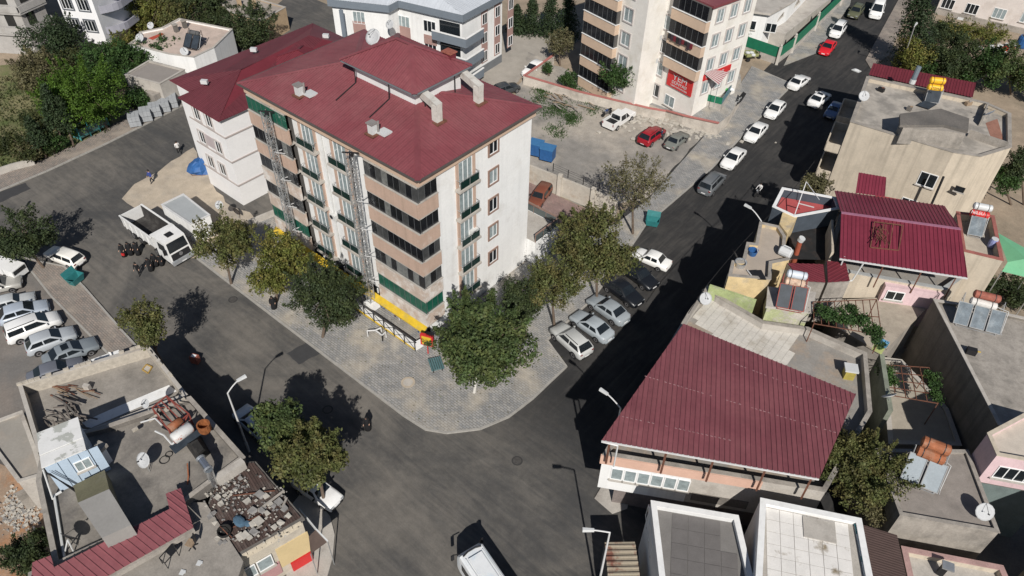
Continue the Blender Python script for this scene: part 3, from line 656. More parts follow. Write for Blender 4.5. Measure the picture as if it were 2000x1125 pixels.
# worn details on the road
for u, v, r in ((640, 800, .36), (1010, 900, .36), (455, 585, .36), (1290, 500, .34)):
    p = P(u, v, 0); t = thing('manhole_cover', {640: 'iron manhole cover on the road beside the rounded kerb', 1010: 'iron manhole cover in the middle of the junction', 455: 'iron manhole cover on the left street near the truck', 1290: 'iron manhole cover on the right street behind the parked cars'}[u], 'manhole cover', p); mb = MB(); mb.ring(p, V((1, 0, 0)), V((0, 1, 0)), [(r+.09, -.01), (r+.09, .006), (r, .008)], 20); mb.build('rim', M('patch_ring', (.045, .044, .043), .9, .1), t); mb = MB(); mb.ring(p, V((1, 0, 0)), V((0, 1, 0)), [(r-.02, 0), (r-.02, .014)], 18); mb.build('lid', M('cast_iron', (.075, .07, .066), .6, .25, 6), t)
sheet('road_patch', rough([P(-40, 388), P(50, 357), P(60, 368), P(-30, 410)], .08, .5), .004, M('patched_asphalt', (.050, .050, .052), .9, .12, 1.5, .2)); sheet('road_patch', rough([P(560, 690), P(600, 668), P(626, 690), P(584, 712)], .06, .4), .004, MATS['patched_asphalt'])
# ------------------------------------------------------------------ vehicles
paint = M('car_paint', (1, 1, 1), .3, .05, 1.5, objcol=True, spec=.5)
chrome = M('rim_metal', (.5, .5, .52), .3, .1, metal=.8)
headl = M('headlight_glass', (.30, .32, .34), .15, .05)
taill = M('tail_light_red', (.20, .012, .012), .3, .05)
trimb = M('black_trim', (.018, .018, .02), .55, .1)
plate = M('number_plate_white', (.72, .72, .72), .5, .02)
# kind: length, width, ground clearance, lower-body profile (x, top z), cabin (front belt, front roof, rear roof, rear belt, roof z, belt z front, rear), wheel r, axles
CARS = dict(
    sedan=(4.5, 1.78, .24, [(2.25, .58), (2.12, .74), (1.3, .90), (.95, .95), (-1.45, 1.02), (-2.1, 1.0), (-2.25, .82)], (1.0, .25, -.95, -1.62, 1.44, .95, 1.02), .32, (1.38, -1.30)),
    oldsedan=(4.15, 1.62, .24, [(2.07, .62), (2.02, .80), (1.3, .87), (.85, .90), (-1.15, .92), (-1.98, .90), (-2.07, .70)], (.85, .38, -.85, -1.3, 1.38, .90, .93), .29, (1.25, -1.15)),
    hatch=(4.1, 1.74, .25, [(2.05, .60), (1.95, .78), (1.2, .93), (.85, .98), (-1.6, 1.04), (-1.98, 1.0), (-2.05, .80)], (.95, .15, -1.35, -1.93, 1.50, .97, 1.04), .32, (1.27, -1.25)),
    suv=(4.4, 1.84, .30, [(2.2, .72), (2.12, .92), (1.35, 1.05), (1.0, 1.08), (-1.8, 1.12), (-2.12, 1.08), (-2.2, .80)], (1.05, .4, -1.55, -2.08, 1.64, 1.07, 1.12), .36, (1.38, -1.32)),
    wagon=(4.35, 1.65, .24, [(2.17, .60), (2.1, .80), (1.35, .88), (.95, .91), (-1.7, .93), (-2.1, .92), (-2.17, .65)], (.95, .42, -1.75, -2.08, 1.42, .91, .93), .29, (1.3, -1.25)),
    mpv=(4.55, 1.84, .26, [(2.27, .70), (2.17, .92), (1.55, 1.06), (1.2, 1.12), (-1.9, 1.12), (-2.2, 1.08), (-2.27, .75)], (1.35, .55, -1.95, -2.2, 1.74, 1.1, 1.12), .33, (1.42, -1.4)),
    van=(5.5, 2.0, .30, [(2.75, .80), (2.68, 1.05), (2.1, 1.22), (1.9, 1.28), (-2.5, 1.25), (-2.7, 1.2), (-2.75, .70)], (2.05, 1.35, -2.6, -2.72, 2.35, 1.26, 1.25), .36, (1.75, -1.7)))
CC = {}
def car_proto(kind):
    L_, W_, cl, prof, (xa, xb, xc, xd, zr, zba, zbd), wr, ax = CARS[kind]; hw = W_/2
    t = thing('parked_car', 'car', 'car')
    mb = MB(); n0 = len(prof); k0 = 0; M_ = 10
    for i, (x, zt) in enumerate(prof):
        e = .74 if i in (0, n0-1) else (.93 if i in (1, n0-2) else 1.0); w_ = hw*e
        zb = cl+.08 if i in (0, n0-1) else cl
        half = [(w_*.90, zb), (w_, zb+.16), (w_, zt-.20), (w_*.93, zt-.05), (w_*.70, zt)]
        mb.v += [V((x, y, z)) for y, z in half]+[V((x, -y, z)) for y, z in reversed(half)]
    for i in range(n0-1):
        a = i*M_; b = a+M_
        for j in range(M_):
            q = (j+1) % M_; mb.f.append((a+j, a+q, b+q, b+j)); mb.mi.append(1 if j == 9 else 0)
    mb.f.append(tuple(range(M_-1, -1, -1))); mb.f.append(tuple(range((n0-1)*M_, n0*M_))); mb.mi += [0, 0]
    wb, wt = hw*.92, hw*.74
    A, B, Cc, D = (xa, zba-.03), (xb, zr-.05), (xc, zr-.03), (xd, zbd-.03); xm = (xb+xc)/2
    k = len(mb.v)
    ring_ = [(A, wb), (B, wt), ((xm, zr), wt), (Cc, wt), (D, wb)]
    for (x, z), y in ring_: mb.v += [V((x, y, z)), V((x, y*.72, z+(.035 if z > zr-.1 else 0))), V((x, -y*.72, z+(.035 if z > zr-.1 else 0))), V((x, -y, z))]
    for i in range(4):
        a = k+4*i; b = a+4
        for j in range(3): mb.f.append((a+j, a+j+1, b+j+1, b+j)); mb.mi.append(0)
    for s in (0, 3): f = tuple(k+4*i+s for i in range(5)); mb.f.append(f if s else tuple(reversed(f))); mb.mi.append(0)
    body = mb.build('body', [paint, trimb], t)
    bm = bmesh.new(); bm.from_mesh(body.data); bmesh.ops.recalc_face_normals(bm, faces=bm.faces)
    bmesh.ops.bevel(bm, geom=[e for e in bm.edges if len(e.link_faces) == 2 and e.calc_face_angle(0) > .22], offset=.05, segments=2, affect='EDGES', clamp_overlap=True)
    for f_ in bm.faces: f_.smooth = True
    bm.to_mesh(body.data); bm.free()
    def quad(pts, name, mat, off):
        m = MB(); c = sum((V(p) for p in pts), V((0, 0, 0)))/len(pts); nn = (V(pts[1])-V(pts[0])).cross(V(pts[2])-V(pts[0])).normalized()
        if nn.dot(c-V((0, 0, .8))) < 0: nn = -nn
        q = [V(p)+nn*off for p in pts]; m.poly(q if (q[1]-q[0]).cross(q[2]-q[0]).dot(nn) > 0 else q[::-1]); return m.build(name, mat, t)
    def lerp2(p, q, f): return tuple(p[i]+(q[i]-p[i])*f for i in range(len(p)))
    def wsq(p, q, name):
        p, q = lerp2(p, q, .06), lerp2(p, q, .93); y0, y1 = wb*.86, wt*.88
        quad([(p[0], -y0, p[1]+.012), (p[0], y0, p[1]+.012), (q[0], y1, q[1]+.02), (q[0], -y1, q[1]+.02)], name, glass, .012)
    wsq(A, B, 'windscreen'); wsq(D, Cc, 'rear_window')
    for s in (-1, 1):
        def pt(x, f): # point on the cabin side at height fraction f
            z0 = zba+(zbd-zba)*(xa-x)/(xa-xd)-.03; return (x, s*(wb+(wt-wb)*f), z0+(zr-.05-z0)*f)
        xs = [xa-.12, xb-.02, None]; m1 = (xb+xc)/2+.05
        cols = [(xa-.16, xb-.02, m1+.04), (m1-.06, None, xc+.15 if kind not in ('wagon', 'mpv', 'suv') else -.75)]
        quad([pt(xa-.22, .10), pt(m1+.05, .10), pt(m1+.05, .88), pt(xb-.06, .88)], 'side_window', glass, .012)
        rb = xd+.22 if kind in ('wagon', 'mpv', 'hatch', 'suv') else xd+.42
        if kind != 'van': quad([pt(m1-.05, .10), pt(rb, .10), pt(xc+.02, .88), pt(m1-.05, .88)], 'side_window', glass, .012)
        y = hw*.66
        m = MB(); m.box((prof[1][0]-.01, s*y*1.02, prof[1][1]-.13), (.16, .30, .11)); m.build('headlight', headl, t)
        m = MB(); m.box((prof[-2][0]+.01, s*y*1.08, prof[-2][1]-.17), (.14, .24, .13)); m.build('tail_light', taill, t)
        m = MB(); m.box((xa-.25, s*(hw+.08), zba+.05), (.1, .2, .13)); m.build('wing_mirror', paint if kind not in ('oldsedan', 'wagon') else trimb, t)
        for x in ax:
            c = V((x, s*(hw-.11), wr)); m = MB(); m.ring(c-V((0, s*.10, 0)), V((1, 0, 0)), V((0, 0, 1)) if s < 0 else V((0, 0, -1)), [(wr*.96, 0), (wr, .03), (wr, .20), (wr*.9, .225)], 16)
            wh = m.build('wheel', rubber, t)
            m = MB(); m.ring(c-V((0, s*.10, 0)), V((1, 0, 0)), V((0, 0, 1)) if s < 0 else V((0, 0, -1)), [(wr*.64, .20), (wr*.64, .235), (wr*.2, .22)], 12); m.build('rim', chrome, wh)
            m = MB(); m.ring(c-V((0, s*.08, 0)), V((1, 0, 0)), V((0, 0, 1)) if s < 0 else V((0, 0, -1)), [(wr*1.14, 0), (wr*1.14, .195)], 16); m.build('wheel_arch', trimb, t)
    for s, e in ((1, prof[0]), (-1, prof[-1])):
        m = MB(); m.box((e[0]+s*.012, 0, .48), (.03, .5, .12)); m.build('number_plate', plate, t)
        m = MB(); m.box((e[0]+s*.01, 0, cl+.12), (.10, W_*.68, .12)); m.build('bumper', trimb if kind in ('oldsedan', 'wagon', 'suv') else paint, t)
    if kind in ('suv', 'mpv'):
        for s in (-1, 1): m = MB(); m.bar((xb-.2, s*wt*.86, zr+.03), (xc+.1, s*wt*.86, zr+.04), .05); m.build('roof_rail', trimb, t)
    if kind == 'sedan': m = MB(); m.box(((xb+xc)/2+.1, 0, zr+.04), (.55, .8, .015)); m.build('sunroof', glass, t)
    return t
SUNR = []
def recolor(o, c):
    o.color = (*c, 1)
    for ch in o.children: recolor(ch, c)
def car(kind, cpx, fpx, colour, label, name='parked_car', cat='car', group='parked cars', z=0.0, scale=1.0, sun=False):
    c, f = P(cpx[0], cpx[1], z+.75), P(fpx[0], fpx[1], z+.75); rz = math.atan2(f.y-c.y, f.x-c.x)
    if kind not in CC: CC[kind] = t = car_proto(kind); t['used'] = 0
    else: t = copy_tree(CC[kind])
    if 'used' in t.keys(): del t['used']
    t.name = name; t.location = (c.x, c.y, z); t.rotation_euler = (0, 0, rz); t.scale = (scale,)*3
    tag(t, label, cat, group); recolor(t, colour)
    SUNR.append((t, sun)); return t
W_, S_, B_, G_ = (.78, .78, .77), (.33, .36, .39), (.012, .014, .018), (.12, .125, .13)
kb = 'cars parked nose to the kerb'; ks = 'cars along the right street'; kl = 'cars in the left lot'
car('suv', (1116, 663), (1084, 634), (.50, .51, .50), 'pale silver SUV with roof rails, first of the parking bay beside the corner pavement', group=kb)
car('sedan', (1156, 634), (1122, 610), (.36, .40, .43), 'silver saloon car between the pale SUV and another silver saloon in the bay', group=kb)
car('sedan', (1188, 601), (1154, 577), (.30, .335, .36), 'blue-grey saloon car in the bay beside the black car', group=kb)
car('sedan', (1217, 566), (1250, 590), B_, 'black saloon parked nose outwards next to the blue-grey saloon, paper behind its windscreen', group=kb)
car('sedan', (1247, 534), (1279, 557), B_, 'black saloon parked nose outwards under the tree next to the old white saloon', group=kb)
car('oldsedan', (1273, 503), (1240, 489), (.82, .82, .80), 'old boxy white saloon, last of the parking bay nearest the green bin', group=kb)
car('mpv', (1391, 356), (1412, 334), (.13, .14, .15), 'dark grey minivan with glass roof, nearest of the kerbside row', group=ks)
car('sedan', (1433, 307), (1414, 327), W_, 'white saloon parked in front of the grey minivan', group=ks)
car('sedan', (1477, 256), (1458, 276), W_, 'white saloon with black windscreen, middle of the three kerbside white cars', group=ks)
car('hatch', (1514, 213), (1497, 231), W_, 'white hatchback parked beside the black shop flag', group=ks)
car('sedan', (1561, 158), (1578, 145), W_, 'white saloon parked where the grey pavement ends at the side road', group=ks)
car('sedan', (1601, 191), (1618, 177), W_, 'white saloon with sunroof driving in the lane opposite the flat-roofed house', name='moving_car', group=ks, sun=True)
car('oldsedan', (1629, 213), (1618, 228), (.13, .20, .36), 'old blue saloon in the shade of the beige house', group=ks)
car('sedan', (1617, 91), (1606, 105), (.62, .02, .03), 'bright red saloon parked in front of a small white van', group=ks)
car('mpv', (1637, 58), (1627, 71), W_, 'small white van parked behind the red car', cat='van', group=ks)
car('suv', (1672, 22), (1660, 37), (.11, .115, .07), 'olive green off-road car far up the right street', group=ks)
car('van', (1713, 20), (1706, 38), W_, 'tall white panel van at the top of the right street', name='panel_van', cat='van', group=ks)
car('suv', (1273, 264), (1289, 252), (.30, .012, .022), 'dark red SUV with an open door in the gravel lot', group='cars in the gravel lot')
car('oldsedan', (1322, 272), (1340, 257), (.17, .18, .165), 'old grey-green saloon in the gravel lot beside the red SUV', group='cars in the gravel lot')
car('wagon', (1055, 380), (1041, 399), (.19, .065, .04), 'old brown estate car in the red-paved car park under the concrete wall')
car('hatch', (1042, 133), (1030, 141), W_, 'white car half hidden behind the red-capped garden wall')
car('hatch', (988, 172), (1006, 166), (.05, .055, .06), 'dark car in the concrete yard behind the maroon roof')
car('wagon', (125, 499), (94, 487), (.80, .78, .73), 'old white estate car parked under the dark tree by the green skip')
car('oldsedan', (20, 590), (64, 578), (.50, .52, .53), 'pale grey saloon second in the row of the left lot', group=kl)
car('hatch', (46, 607), (88, 594), (.40, .45, .52), 'blue-silver hatchback beside the white minivan in the left lot', group=kl)
car('mpv', (64, 637), (112, 618), W_, 'white minivan with long side windows in the left lot', group=kl)
car('hatch', (98, 662), (140, 646), (.42, .45, .48), 'silver hatchback between white minivan and dark silver saloon', group=kl)
car('sedan', (137, 686), (186, 665), (.22, .25, .275), 'grey saloon with sunroof beside the block parapet', group=kl, sun=True)
car('sedan', (108, 724), (160, 706), (.15, .16, .19), 'dark saloon mostly hidden behind the block parapet', group=kl)
car('wagon', (-8, 556), (34, 547), (.42, .41, .38), 'dusty beige estate cut off by the edge of the left lot', group=kl)
car('hatch', (496, 823), (470, 800), (.55, .62, .70), 'pale blue car in the shade below the left street lamp')
car('oldsedan', (618, 955), (644, 972), W_, 'white car standing under the big two-toned tree')
for t, sr in SUNR:
    if not sr:
        for ch_ in list(t.children):
            if ch_.name.startswith('sunroof'): bpy.data.objects.remove(ch_)
# pale panel lorry cut by the left edge
def dump_truck():
    c, f = P(306, 460, 1.4), P(352, 492, 1.4); rz = math.atan2(f.y-c.y, f.x-c.x); t = thing('dump_truck', 'white dump truck with an empty open tipper body parked beside the container', 'truck', (c.x, c.y, 0), rz)
    R_ = wmat(t)
    def w3(p): return R_ @ V(p)
    class L(MB):
        def build(s, *a, **k): s.v = [w3(p) for p in s.v]; return MB.build(s, *a, **k)
    trw = M('truck_white', (.74, .74, .73), .45, .08, dirt=(.5, .48, .45), dscale=1.2, dlo=.55, dhi=.8); load = M('tipper_inside', (.035, .032, .031), .85, .25, 1.5, dirt=(.09, .085, .08), dscale=.9)
    m = L(); m.box((-.2, 0, .95), (8.0, .9, .3)); m.build('chassis', trimb, t)
    m = L(); z0, z1 = 1.3, 2.75
    for s in (-1, 1): m.hexa([(-4.0, s*1.18, z0), (1.55, s*1.18, z0), (1.55, s*1.10, z0), (-4.0, s*1.10, z0), (-4.1, s*1.27, z1), (1.6, s*1.27, z1), (1.6, s*1.17, z1), (-4.1, s*1.17, z1)] if s > 0 else [(-4.0, -1.10, z0), (1.55, -1.10, z0), (1.55, -1.18, z0), (-4.0, -1.18, z0), (-4.1, -1.17, z1), (1.6, -1.17, z1), (1.6, -1.27, z1), (-4.1, -1.27, z1)])
    m.box((1.55, 0, 2.15), (.1, 2.5, 1.7)); m.box((1.75, 0, 2.98), (.6, 2.5, .08)); m.box((-4.05, 0, 2.0), (.1, 2.4, 1.4))
    for s in (-1, 1):
        m.box((-1.2, s*1.27, 2.72), (5.7, .12, .12))
        for x in (-3.4, -2.4, -1.4, -.4, .6): m.box((x, s*1.25, 2.0), (.1, .08, 1.4))
    tb = m.build('tipper_body', trw, t)
    m = L(); m.box((-1.2, 0, 1.33), (5.5, 2.24, .06))
    for s in (-1, 1): m.hexa([(-3.98, s*1.08, 1.36), (1.5, s*1.08, 1.36), (1.5, s*1.04, 1.36), (-3.98, s*1.04, 1.36), (-4.0, s*1.15, 2.7), (1.5, s*1.15, 2.7), (1.5, s*1.11, 2.7), (-4.0, s*1.11, 2.7)][::1 if s > 0 else 1])
    m.box((1.46, 0, 2.0), (.04, 2.2, 1.3)); m.build('tipper_liner', load, tb)
    m = L(); m.hexa([(2.0, -1.22, .7), (4.25, -1.22, .6), (4.25, 1.22, .6), (2.0, 1.22, .7), (2.0, -1.2, 3.05), (3.75, -1.14, 2.95), (3.75, 1.14, 2.95), (2.0, 1.2, 3.05)]); cab = m.build('cab', trw, t)
    def slant(f): return 4.25-.5*f
    m = L(); m.poly([(slant(.47)+.02, -1.05, 1.72), (slant(.47)+.02, 1.05, 1.72), (slant(.93)+.02, .98, 2.8), (slant(.93)+.02, -.98, 2.8)]); m.build('windscreen', glass, cab)
    m = L(); m.poly([(4.27, -1.05, .72), (4.27, 1.05, .72), (slant(.4)+.02, 1.0, 1.55), (slant(.4)+.02, -1.0, 1.55)]); m.build('grille', trimb, cab)
    m = L(); m.box((4.34, 0, .66), (.22, 2.4, .42)); m.build('bumper', G_ and M('bumper_grey', (.30, .31, .32), .6), cab)
    m = L(); m.ring((4.16, 0, 1.28), V((0, 1, 0)), V((0, 0, 1)), [(.2, 0), (.2, .03)], 14); m.build('badge', chrome, cab)
    m = L(); m.box((2.9, 0, 3.04), (.7, .7, .06)); m.build('roof_hatch', trimb, cab)
    for s in (-1, 1):
        m = L(); m.poly([(2.5, s*1.225, 1.8), (3.75, s*1.215, 1.75), (3.65, s*1.17, 2.65), (2.5, s*1.2, 2.65)][::s]); m.build('side_window', glass, cab)
        m = L(); m.box((3.95, s*1.42, 2.1), (.12, .28, .6)); m.build('wing_mirror', trimb, cab)
        m = L(); m.box((4.40, s*.85, .85), (.14, .4, .2)); m.build('headlight', headl, cab)
        for x in (3.1, 1.3, -1.6, -3.0):
            m = L(); c2 = V((x, s*.92, .52)); m.ring(c2-V((0, s*.15, 0)), V((1, 0, 0)), V((0, 0, 1)) if s < 0 else V((0, 0, -1)), [(.5, 0), (.52, .05), (.52, .27), (.45, .31)], 18); wl = m.build('wheel', rubber, t)
            m = L(); m.ring(c2-V((0, s*.15, 0)), V((1, 0, 0)), V((0, 0, 1)) if s < 0 else V((0, 0, -1)), [(.27, .29), (.27, .325), (.1, .31)], 12); m.build('rim', chrome, wl)
    m = L(); m.box((4.47, 0, .55), (.02, .52, .12)); m.build('number_plate', plate, cab)
dump_truck()
def minibus():
    a, b, e = P(893, 1082, 2.75), P(938, 1052, 2.75), P(990, 1128, 2.75); d = (e-b); d.z = 0; d.normalize(); side = V((d.y, -d.x, 0)); side = side if side.dot(a-b) > 0 else -side
    fc = (a+b)/2; rz = math.atan2(-d.y, -d.x); c = fc+d*3.6; hw = (a-b).length/2
    t = thing('minibus', 'white minibus with roof hatches at the bottom edge of the junction', 'minibus', (c.x, c.y, 0), rz); R_ = wmat(t)
    class L(MB):
        def build(s, *a, **k): s.v = [R_ @ V(p) for p in s.v]; return MB.build(s, *a, **k)
    bw = M('bus_white', (.74, .76, .77), .4, .05, dirt=(.6, .68, .74), dscale=.8)
    m = L(); n = 0
    secs = [(3.75, .5, 1.2, .94), (3.65, .42, 2.3, .97), (3.3, .4, 2.7, 1.0), (-3.4, .4, 2.75, 1.0), (-3.6, .45, 2.6, .98)]
    for x, zb, zt, f in secs:
        hf = [(hw*f*.96, zb), (hw*f, zb+.3), (hw*f, zt-.4), (hw*f*.96, zt-.1), (hw*f*.84, zt)]; m.v += [V((x, y, z)) for y, z in hf]+[V((x, -y, z)) for y, z in reversed(hf)]
    for i in range(4):
        for j in range(10): q = (j+1) % 10; m.f.append((i*10+j, i*10+q, i*10+10+q, i*10+10+j)); m.mi.append(0)
    m.f.append(tuple(range(9, -1, -1))); m.f.append(tuple(range(40, 50))); m.mi += [0, 0]; body = m.build('body', bw, t)
    m = L(); m.poly([(3.78, -hw*.86, 1.3), (3.78, hw*.86, 1.3), (3.68, hw*.84, 2.2), (3.68, -hw*.84, 2.2)]); m.build('windscreen', glass, t)
    for s in (-1, 1):
        for k in range(4): m = L(); x = 2.9-k*1.55; m.box((x-.6, s*hw*1.003, 1.75), (1.4, .02, .8)); m.build('side_window', glass, t)
        m = L(); m.bar((3.5, s*hw*.8, 2.6), (3.85, s*(hw+.2), 2.3), .05); m.box((3.85, s*(hw+.22), 1.95), (.1, .22, .6)); m.build('wing_mirror', trimb, t)
        for x in (2.3, -2.2):
            m = L(); m.ring((x, s*(hw-.2), .42), V((1, 0, 0)), V((0, 0, 1)) if s < 0 else V((0, 0, -1)), [(.42, 0), (.42, .2)], 16); m.build('wheel', rubber, t)
        m = L(); m.box((-.2, s*hw*.70, 2.775), (6.2, .05, .05)); m.build('roof_rib', bw, t)
    m = L(); m.path([(3.15, -hw*.75, 2.78), (3.27, -hw*.3, 2.80), (3.27, hw*.3, 2.80), (3.15, hw*.75, 2.78)], .06, 6); m.build('roof_spoiler', trimb, t)
    m = L(); m.box((1.1, 0, 2.79), (3.4, hw*1.1, .10)); ac = m.build('roof_unit', bw, t)
    for y in (-.5, 0, .5):
        m = L(); m.ring((-.35, y*.95, 2.84), V((1, 0, 0)), V((0, 1, 0)), [(.2, 0), (.2, .05), (.12, .06)], 14); m.build('fan', trimb, ac)
    m = L(); m.box((-1.5, 0, 2.79), (.9, .8, .08)); m.build('roof_hatch', bw, t)
minibus()
def pickup():
    c, f = P(1210, 231, .8), P(1236, 214, .8); rz = math.atan2(f.y-c.y, f.x-c.x); t = thing('pickup_truck', 'white double-cab pickup with open bed in the gravel lot', 'pickup', (c.x, c.y, 0), rz, 'cars in the gravel lot'); R_ = wmat(t)
    class L(MB):
        def build(s, *a, **k): s.v = [R_ @ V(p) for p in s.v]; o = MB.build(s, *a, **k); o.color = (.78, .78, .77, 1); return o
    m = L(); m.hexa([(-2.6, -.86, .45), (2.6, -.84, .45), (2.6, .84, .45), (-2.6, .86, .45), (-2.6, -.9, .95), (2.5, -.84, .98), (2.5, .84, .98), (-2.6, .9, .95)])
    m.hexa([(-.95, -.88, .95), (1.3, -.88, 1.0), (1.3, .88, 1.0), (-.95, .88, .95), (-.85, -.7, 1.75), (.5, -.7, 1.75), (.5, .7, 1.75), (-.85, .7, 1.75)])
    for s in (-1, 1): m.box((-1.8, s*.85, 1.15), (1.65, .1, .4))
    m.box((-2.58, 0, 1.15), (.08, 1.7, .4)); m.hexa([(1.25, -.85, .97), (2.55, -.8, .97), (2.55, .8, .97), (1.25, .85, .97), (1.25, -.8, 1.12), (2.4, -.74, 1.05), (2.4, .74, 1.05), (1.25, .8, 1.12)]); body = m.build('body', paint, t)
    m = L(); m.box((-1.75, 0, .965), (1.6, 1.58, .03)); m.build('bed_liner', trimb, t)
    m = L(); m.poly([(1.3, -.74, 1.05), (1.3, .74, 1.05), (.54, .64, 1.71), (.54, -.64, 1.71)]); m.build('windscreen', glass, t)
    m = L(); m.poly([(-.97, .70, 1.1), (-.97, -.70, 1.1), (-.88, -.6, 1.68), (-.88, .6, 1.68)]); m.build('rear_window', glass, t)
    for s in (-1, 1):
        for x0, x1, u0, u1 in ((.3, 1.05, .3, .5), (-.85, .2, -.75, .2)): m = L(); q = [(x0, s*.885, 1.05), (x1, s*.885, 1.05), (u1, s*.725, 1.66), (u0, s*.725, 1.66)]; m.poly(q if s < 0 else q[::-1]); m.build('side_window', glass, t)
        m = L(); m.box((-2.6, s*.8, 1.1), (.06, .14, .35)); m.build('tail_light', taill, t)
        m = L(); m.box((2.52, s*.65, .85), (.12, .3, .15)); m.build('headlight', headl, t)
        for x in (1.6, -1.55):
            m = L(); cc = (x, s*(.66), .37); m.ring(cc, V((1, 0, 0)), V((0, 0, 1)) if s < 0 else V((0, 0, -1)), [(.36, 0), (.37, .24), (.3, .25)], 16); wl = m.build('wheel', rubber, t); m = L(); m.ring(cc, V((1, 0, 0)), V((0, 0, 1)) if s < 0 else V((0, 0, -1)), [(.22, .24), (.22, .26)], 10); m.build('rim', chrome, wl)
pickup()
def flat_lorry():
    p = P(6, 520, 1.0); t = thing('box_truck', 'white flat-sided pickup lorry with a rubble-topped box at the left edge', 'truck', (p.x, p.y, 0), math.atan2(.35, 1)); R_ = wmat(t)
    class L(MB):
        def build(s, *a, **k): s.v = [R_ @ V(q) for q in s.v]; return MB.build(s, *a, **k)
    m = L(); m.box((-.6, 0, 1.1), (3.0, 1.6, .7)); m.build('cargo_box', white, t); m = L(); m.box((1.6, 0, 1.0), (1.2, 1.55, 1.1)); cb = m.build('cab', white, t)
    m = L(); m.box((2.22, 0, 1.25), (.03, 1.35, .42)); m.build('windscreen', glass, cb)
    for s in (-1, 1):
        for x in (1.7, -1.3): m = L(); m.ring((x, s*.65, .38), V((1, 0, 0)), V((0, 0, 1)) if s < 0 else V((0, 0, -1)), [(.38, 0), (.38, .22)], 14); m.build('wheel', rubber, t)
flat_lorry()
# ------------------------------------------------------------------ street lamps
def lamp(head, zh, bend, zb, label, base=None):
    h = P(*head, zh); b = P(*bend, zb); g = V((b.x, b.y, 0)) if base is None else P(*base)
    t = thing('street_lamp', label, 'street lamp', g, 0, 'street lamps'); m = MB()
    m.tube(g, V((g.x, g.y, 1.2)), .11, 8); m.tube(V((g.x, g.y, 1.2)), b, .085, 8, .06); m.build('post', alu, t)
    m = MB(); pts = []
    for i in range(7): f = i/6; q = b.lerp(h, f); q.z = b.z+(h.z-b.z)*math.sin(f*math.pi/2); pts.append(q)
    m.path(pts, .05, 6); m.build('arm', alu, t)
    d = (h-b); d.z = 0; d.normalize(); s = V((-d.y, d.x, 0)); m = MB(); m.hexa([h+d*a+s*w_+V((0, 0, z)) for z, k in ((-.06, 1), (.12, .6)) for a, w_ in ((-.3, -.10*k), (.42, -.15*k), (.42, .15*k), (-.3, .10*k))]); m.build('lamp_head', plastic_w, t)
lamp((470, 740), 7.95, (444.5, 768), 7.3, 'street lamp with an angled arm in front of the lower left roofs')
lamp((1151, 1035), 8.7, (1191, 1040), 8.5, 'street lamp with a curved arm beside the rusty ribbed roof')
lamp((1181, 766), 8.9, (1212, 797), 8.4, 'street lamp rising behind the edge of the big maroon roof')
lamp((1462, 404), 9.3, (1487, 432), 8.6, 'street lamp with a curved arm behind the stepped yellow house')
lamp((1789, 47), 9.15, (1786, 52), 9.0, 'street lamp before the tall dark tree at the upper right', base=(1757, 135))
lamp((1753, 990), 6.6, (1740, 963), 6.9, 'street lamp leaning over the flat roof with two solar panels')
hs = P(55, 398)-SUND*(8.2/.64268); bs = P(30, 436)-SUND*(7.6/.64268)
lamp(proj(hs), 8.2, proj(bs), 7.6, 'street lamp whose shadow falls across the left junction')
# ------------------------------------------------------------------ houses on the right side
def PX(pts, z): return [P(u, v, z) for u, v in pts]
def fh(label, pts, z, wall, deck, par=.6, t=.2, z0=-.1, cap=None, cat='house', name='house', group=None, root=None, wn='wall'):
    "flat-roofed block: outer wall to z, parapet of height par and thickness t, deck inside"
    pts = [V((p[0], p[1])) for p in ccw(pts)]; n = len(pts); c = sum(pts, V((0, 0)))/n
    r = root or thing(name, label, cat, (c.x, c.y, z0), 0, group)
    mb = MB(); zd = z-par
    inn = inset(pts, t)
    for i in range(n):
        j = (i+1) % n; a, b, ia, ib = pts[i], pts[j], inn[i], inn[j]
        mb.poly([(a.x, a.y, z0), (b.x, b.y, z0), (b.x, b.y, z), (a.x, a.y, z)])
        if par > 0: mb.poly([(ib.x, ib.y, zd-.02), (ia.x, ia.y, zd-.02), (ia.x, ia.y, z), (ib.x, ib.y, z)])
    wo = mb.build(wn, wall, r)
    mb = MB()
    if par > 0:
        o2, i2 = inset(pts, -.05), inset(pts, t+.03)
        for i in range(n):
            j = (i+1) % n; mb.hexa([(*o2[i], z-.01), (*o2[j], z-.01), (*i2[j], z-.01), (*i2[i], z-.01), (*o2[i], z+.06), (*o2[j], z+.06), (*i2[j], z+.06), (*i2[i], z+.06)])
        mb.build('coping', cap or concl, r)
    mb = MB(); mb.poly([(p.x, p.y, zd) for p in (inn if par > 0 else inset(pts, -.15))])
    if par <= 0:
        q = inset(pts, -.15)
        for i in range(n): a, b = q[i], q[(i+1) % n]; mb.poly([(a.x, a.y, zd-.22), (b.x, b.y, zd-.22), (b.x, b.y, zd), (a.x, a.y, zd)])
    mb.build('roof_deck', deck, r)
    return r
def wallpanel(root, a, b, z0, z1, mat, th=.2, name='wall'):
    a, b = V((a[0], a[1], 0)), V((b[0], b[1], 0)); u = (b-a).normalized(); nn = V((-u.y, u.x, 0))*th
    mb = MB(); mb.hexa([a+V((0, 0, z0)), b+V((0, 0, z0)), b+nn+V((0, 0, z0)), a+nn+V((0, 0, z0)), a+V((0, 0, z1)), b+V((0, 0, z1)), b+nn+V((0, 0, z1)), a+nn+V((0, 0, z1))]); return mb.build(name, mat, root)
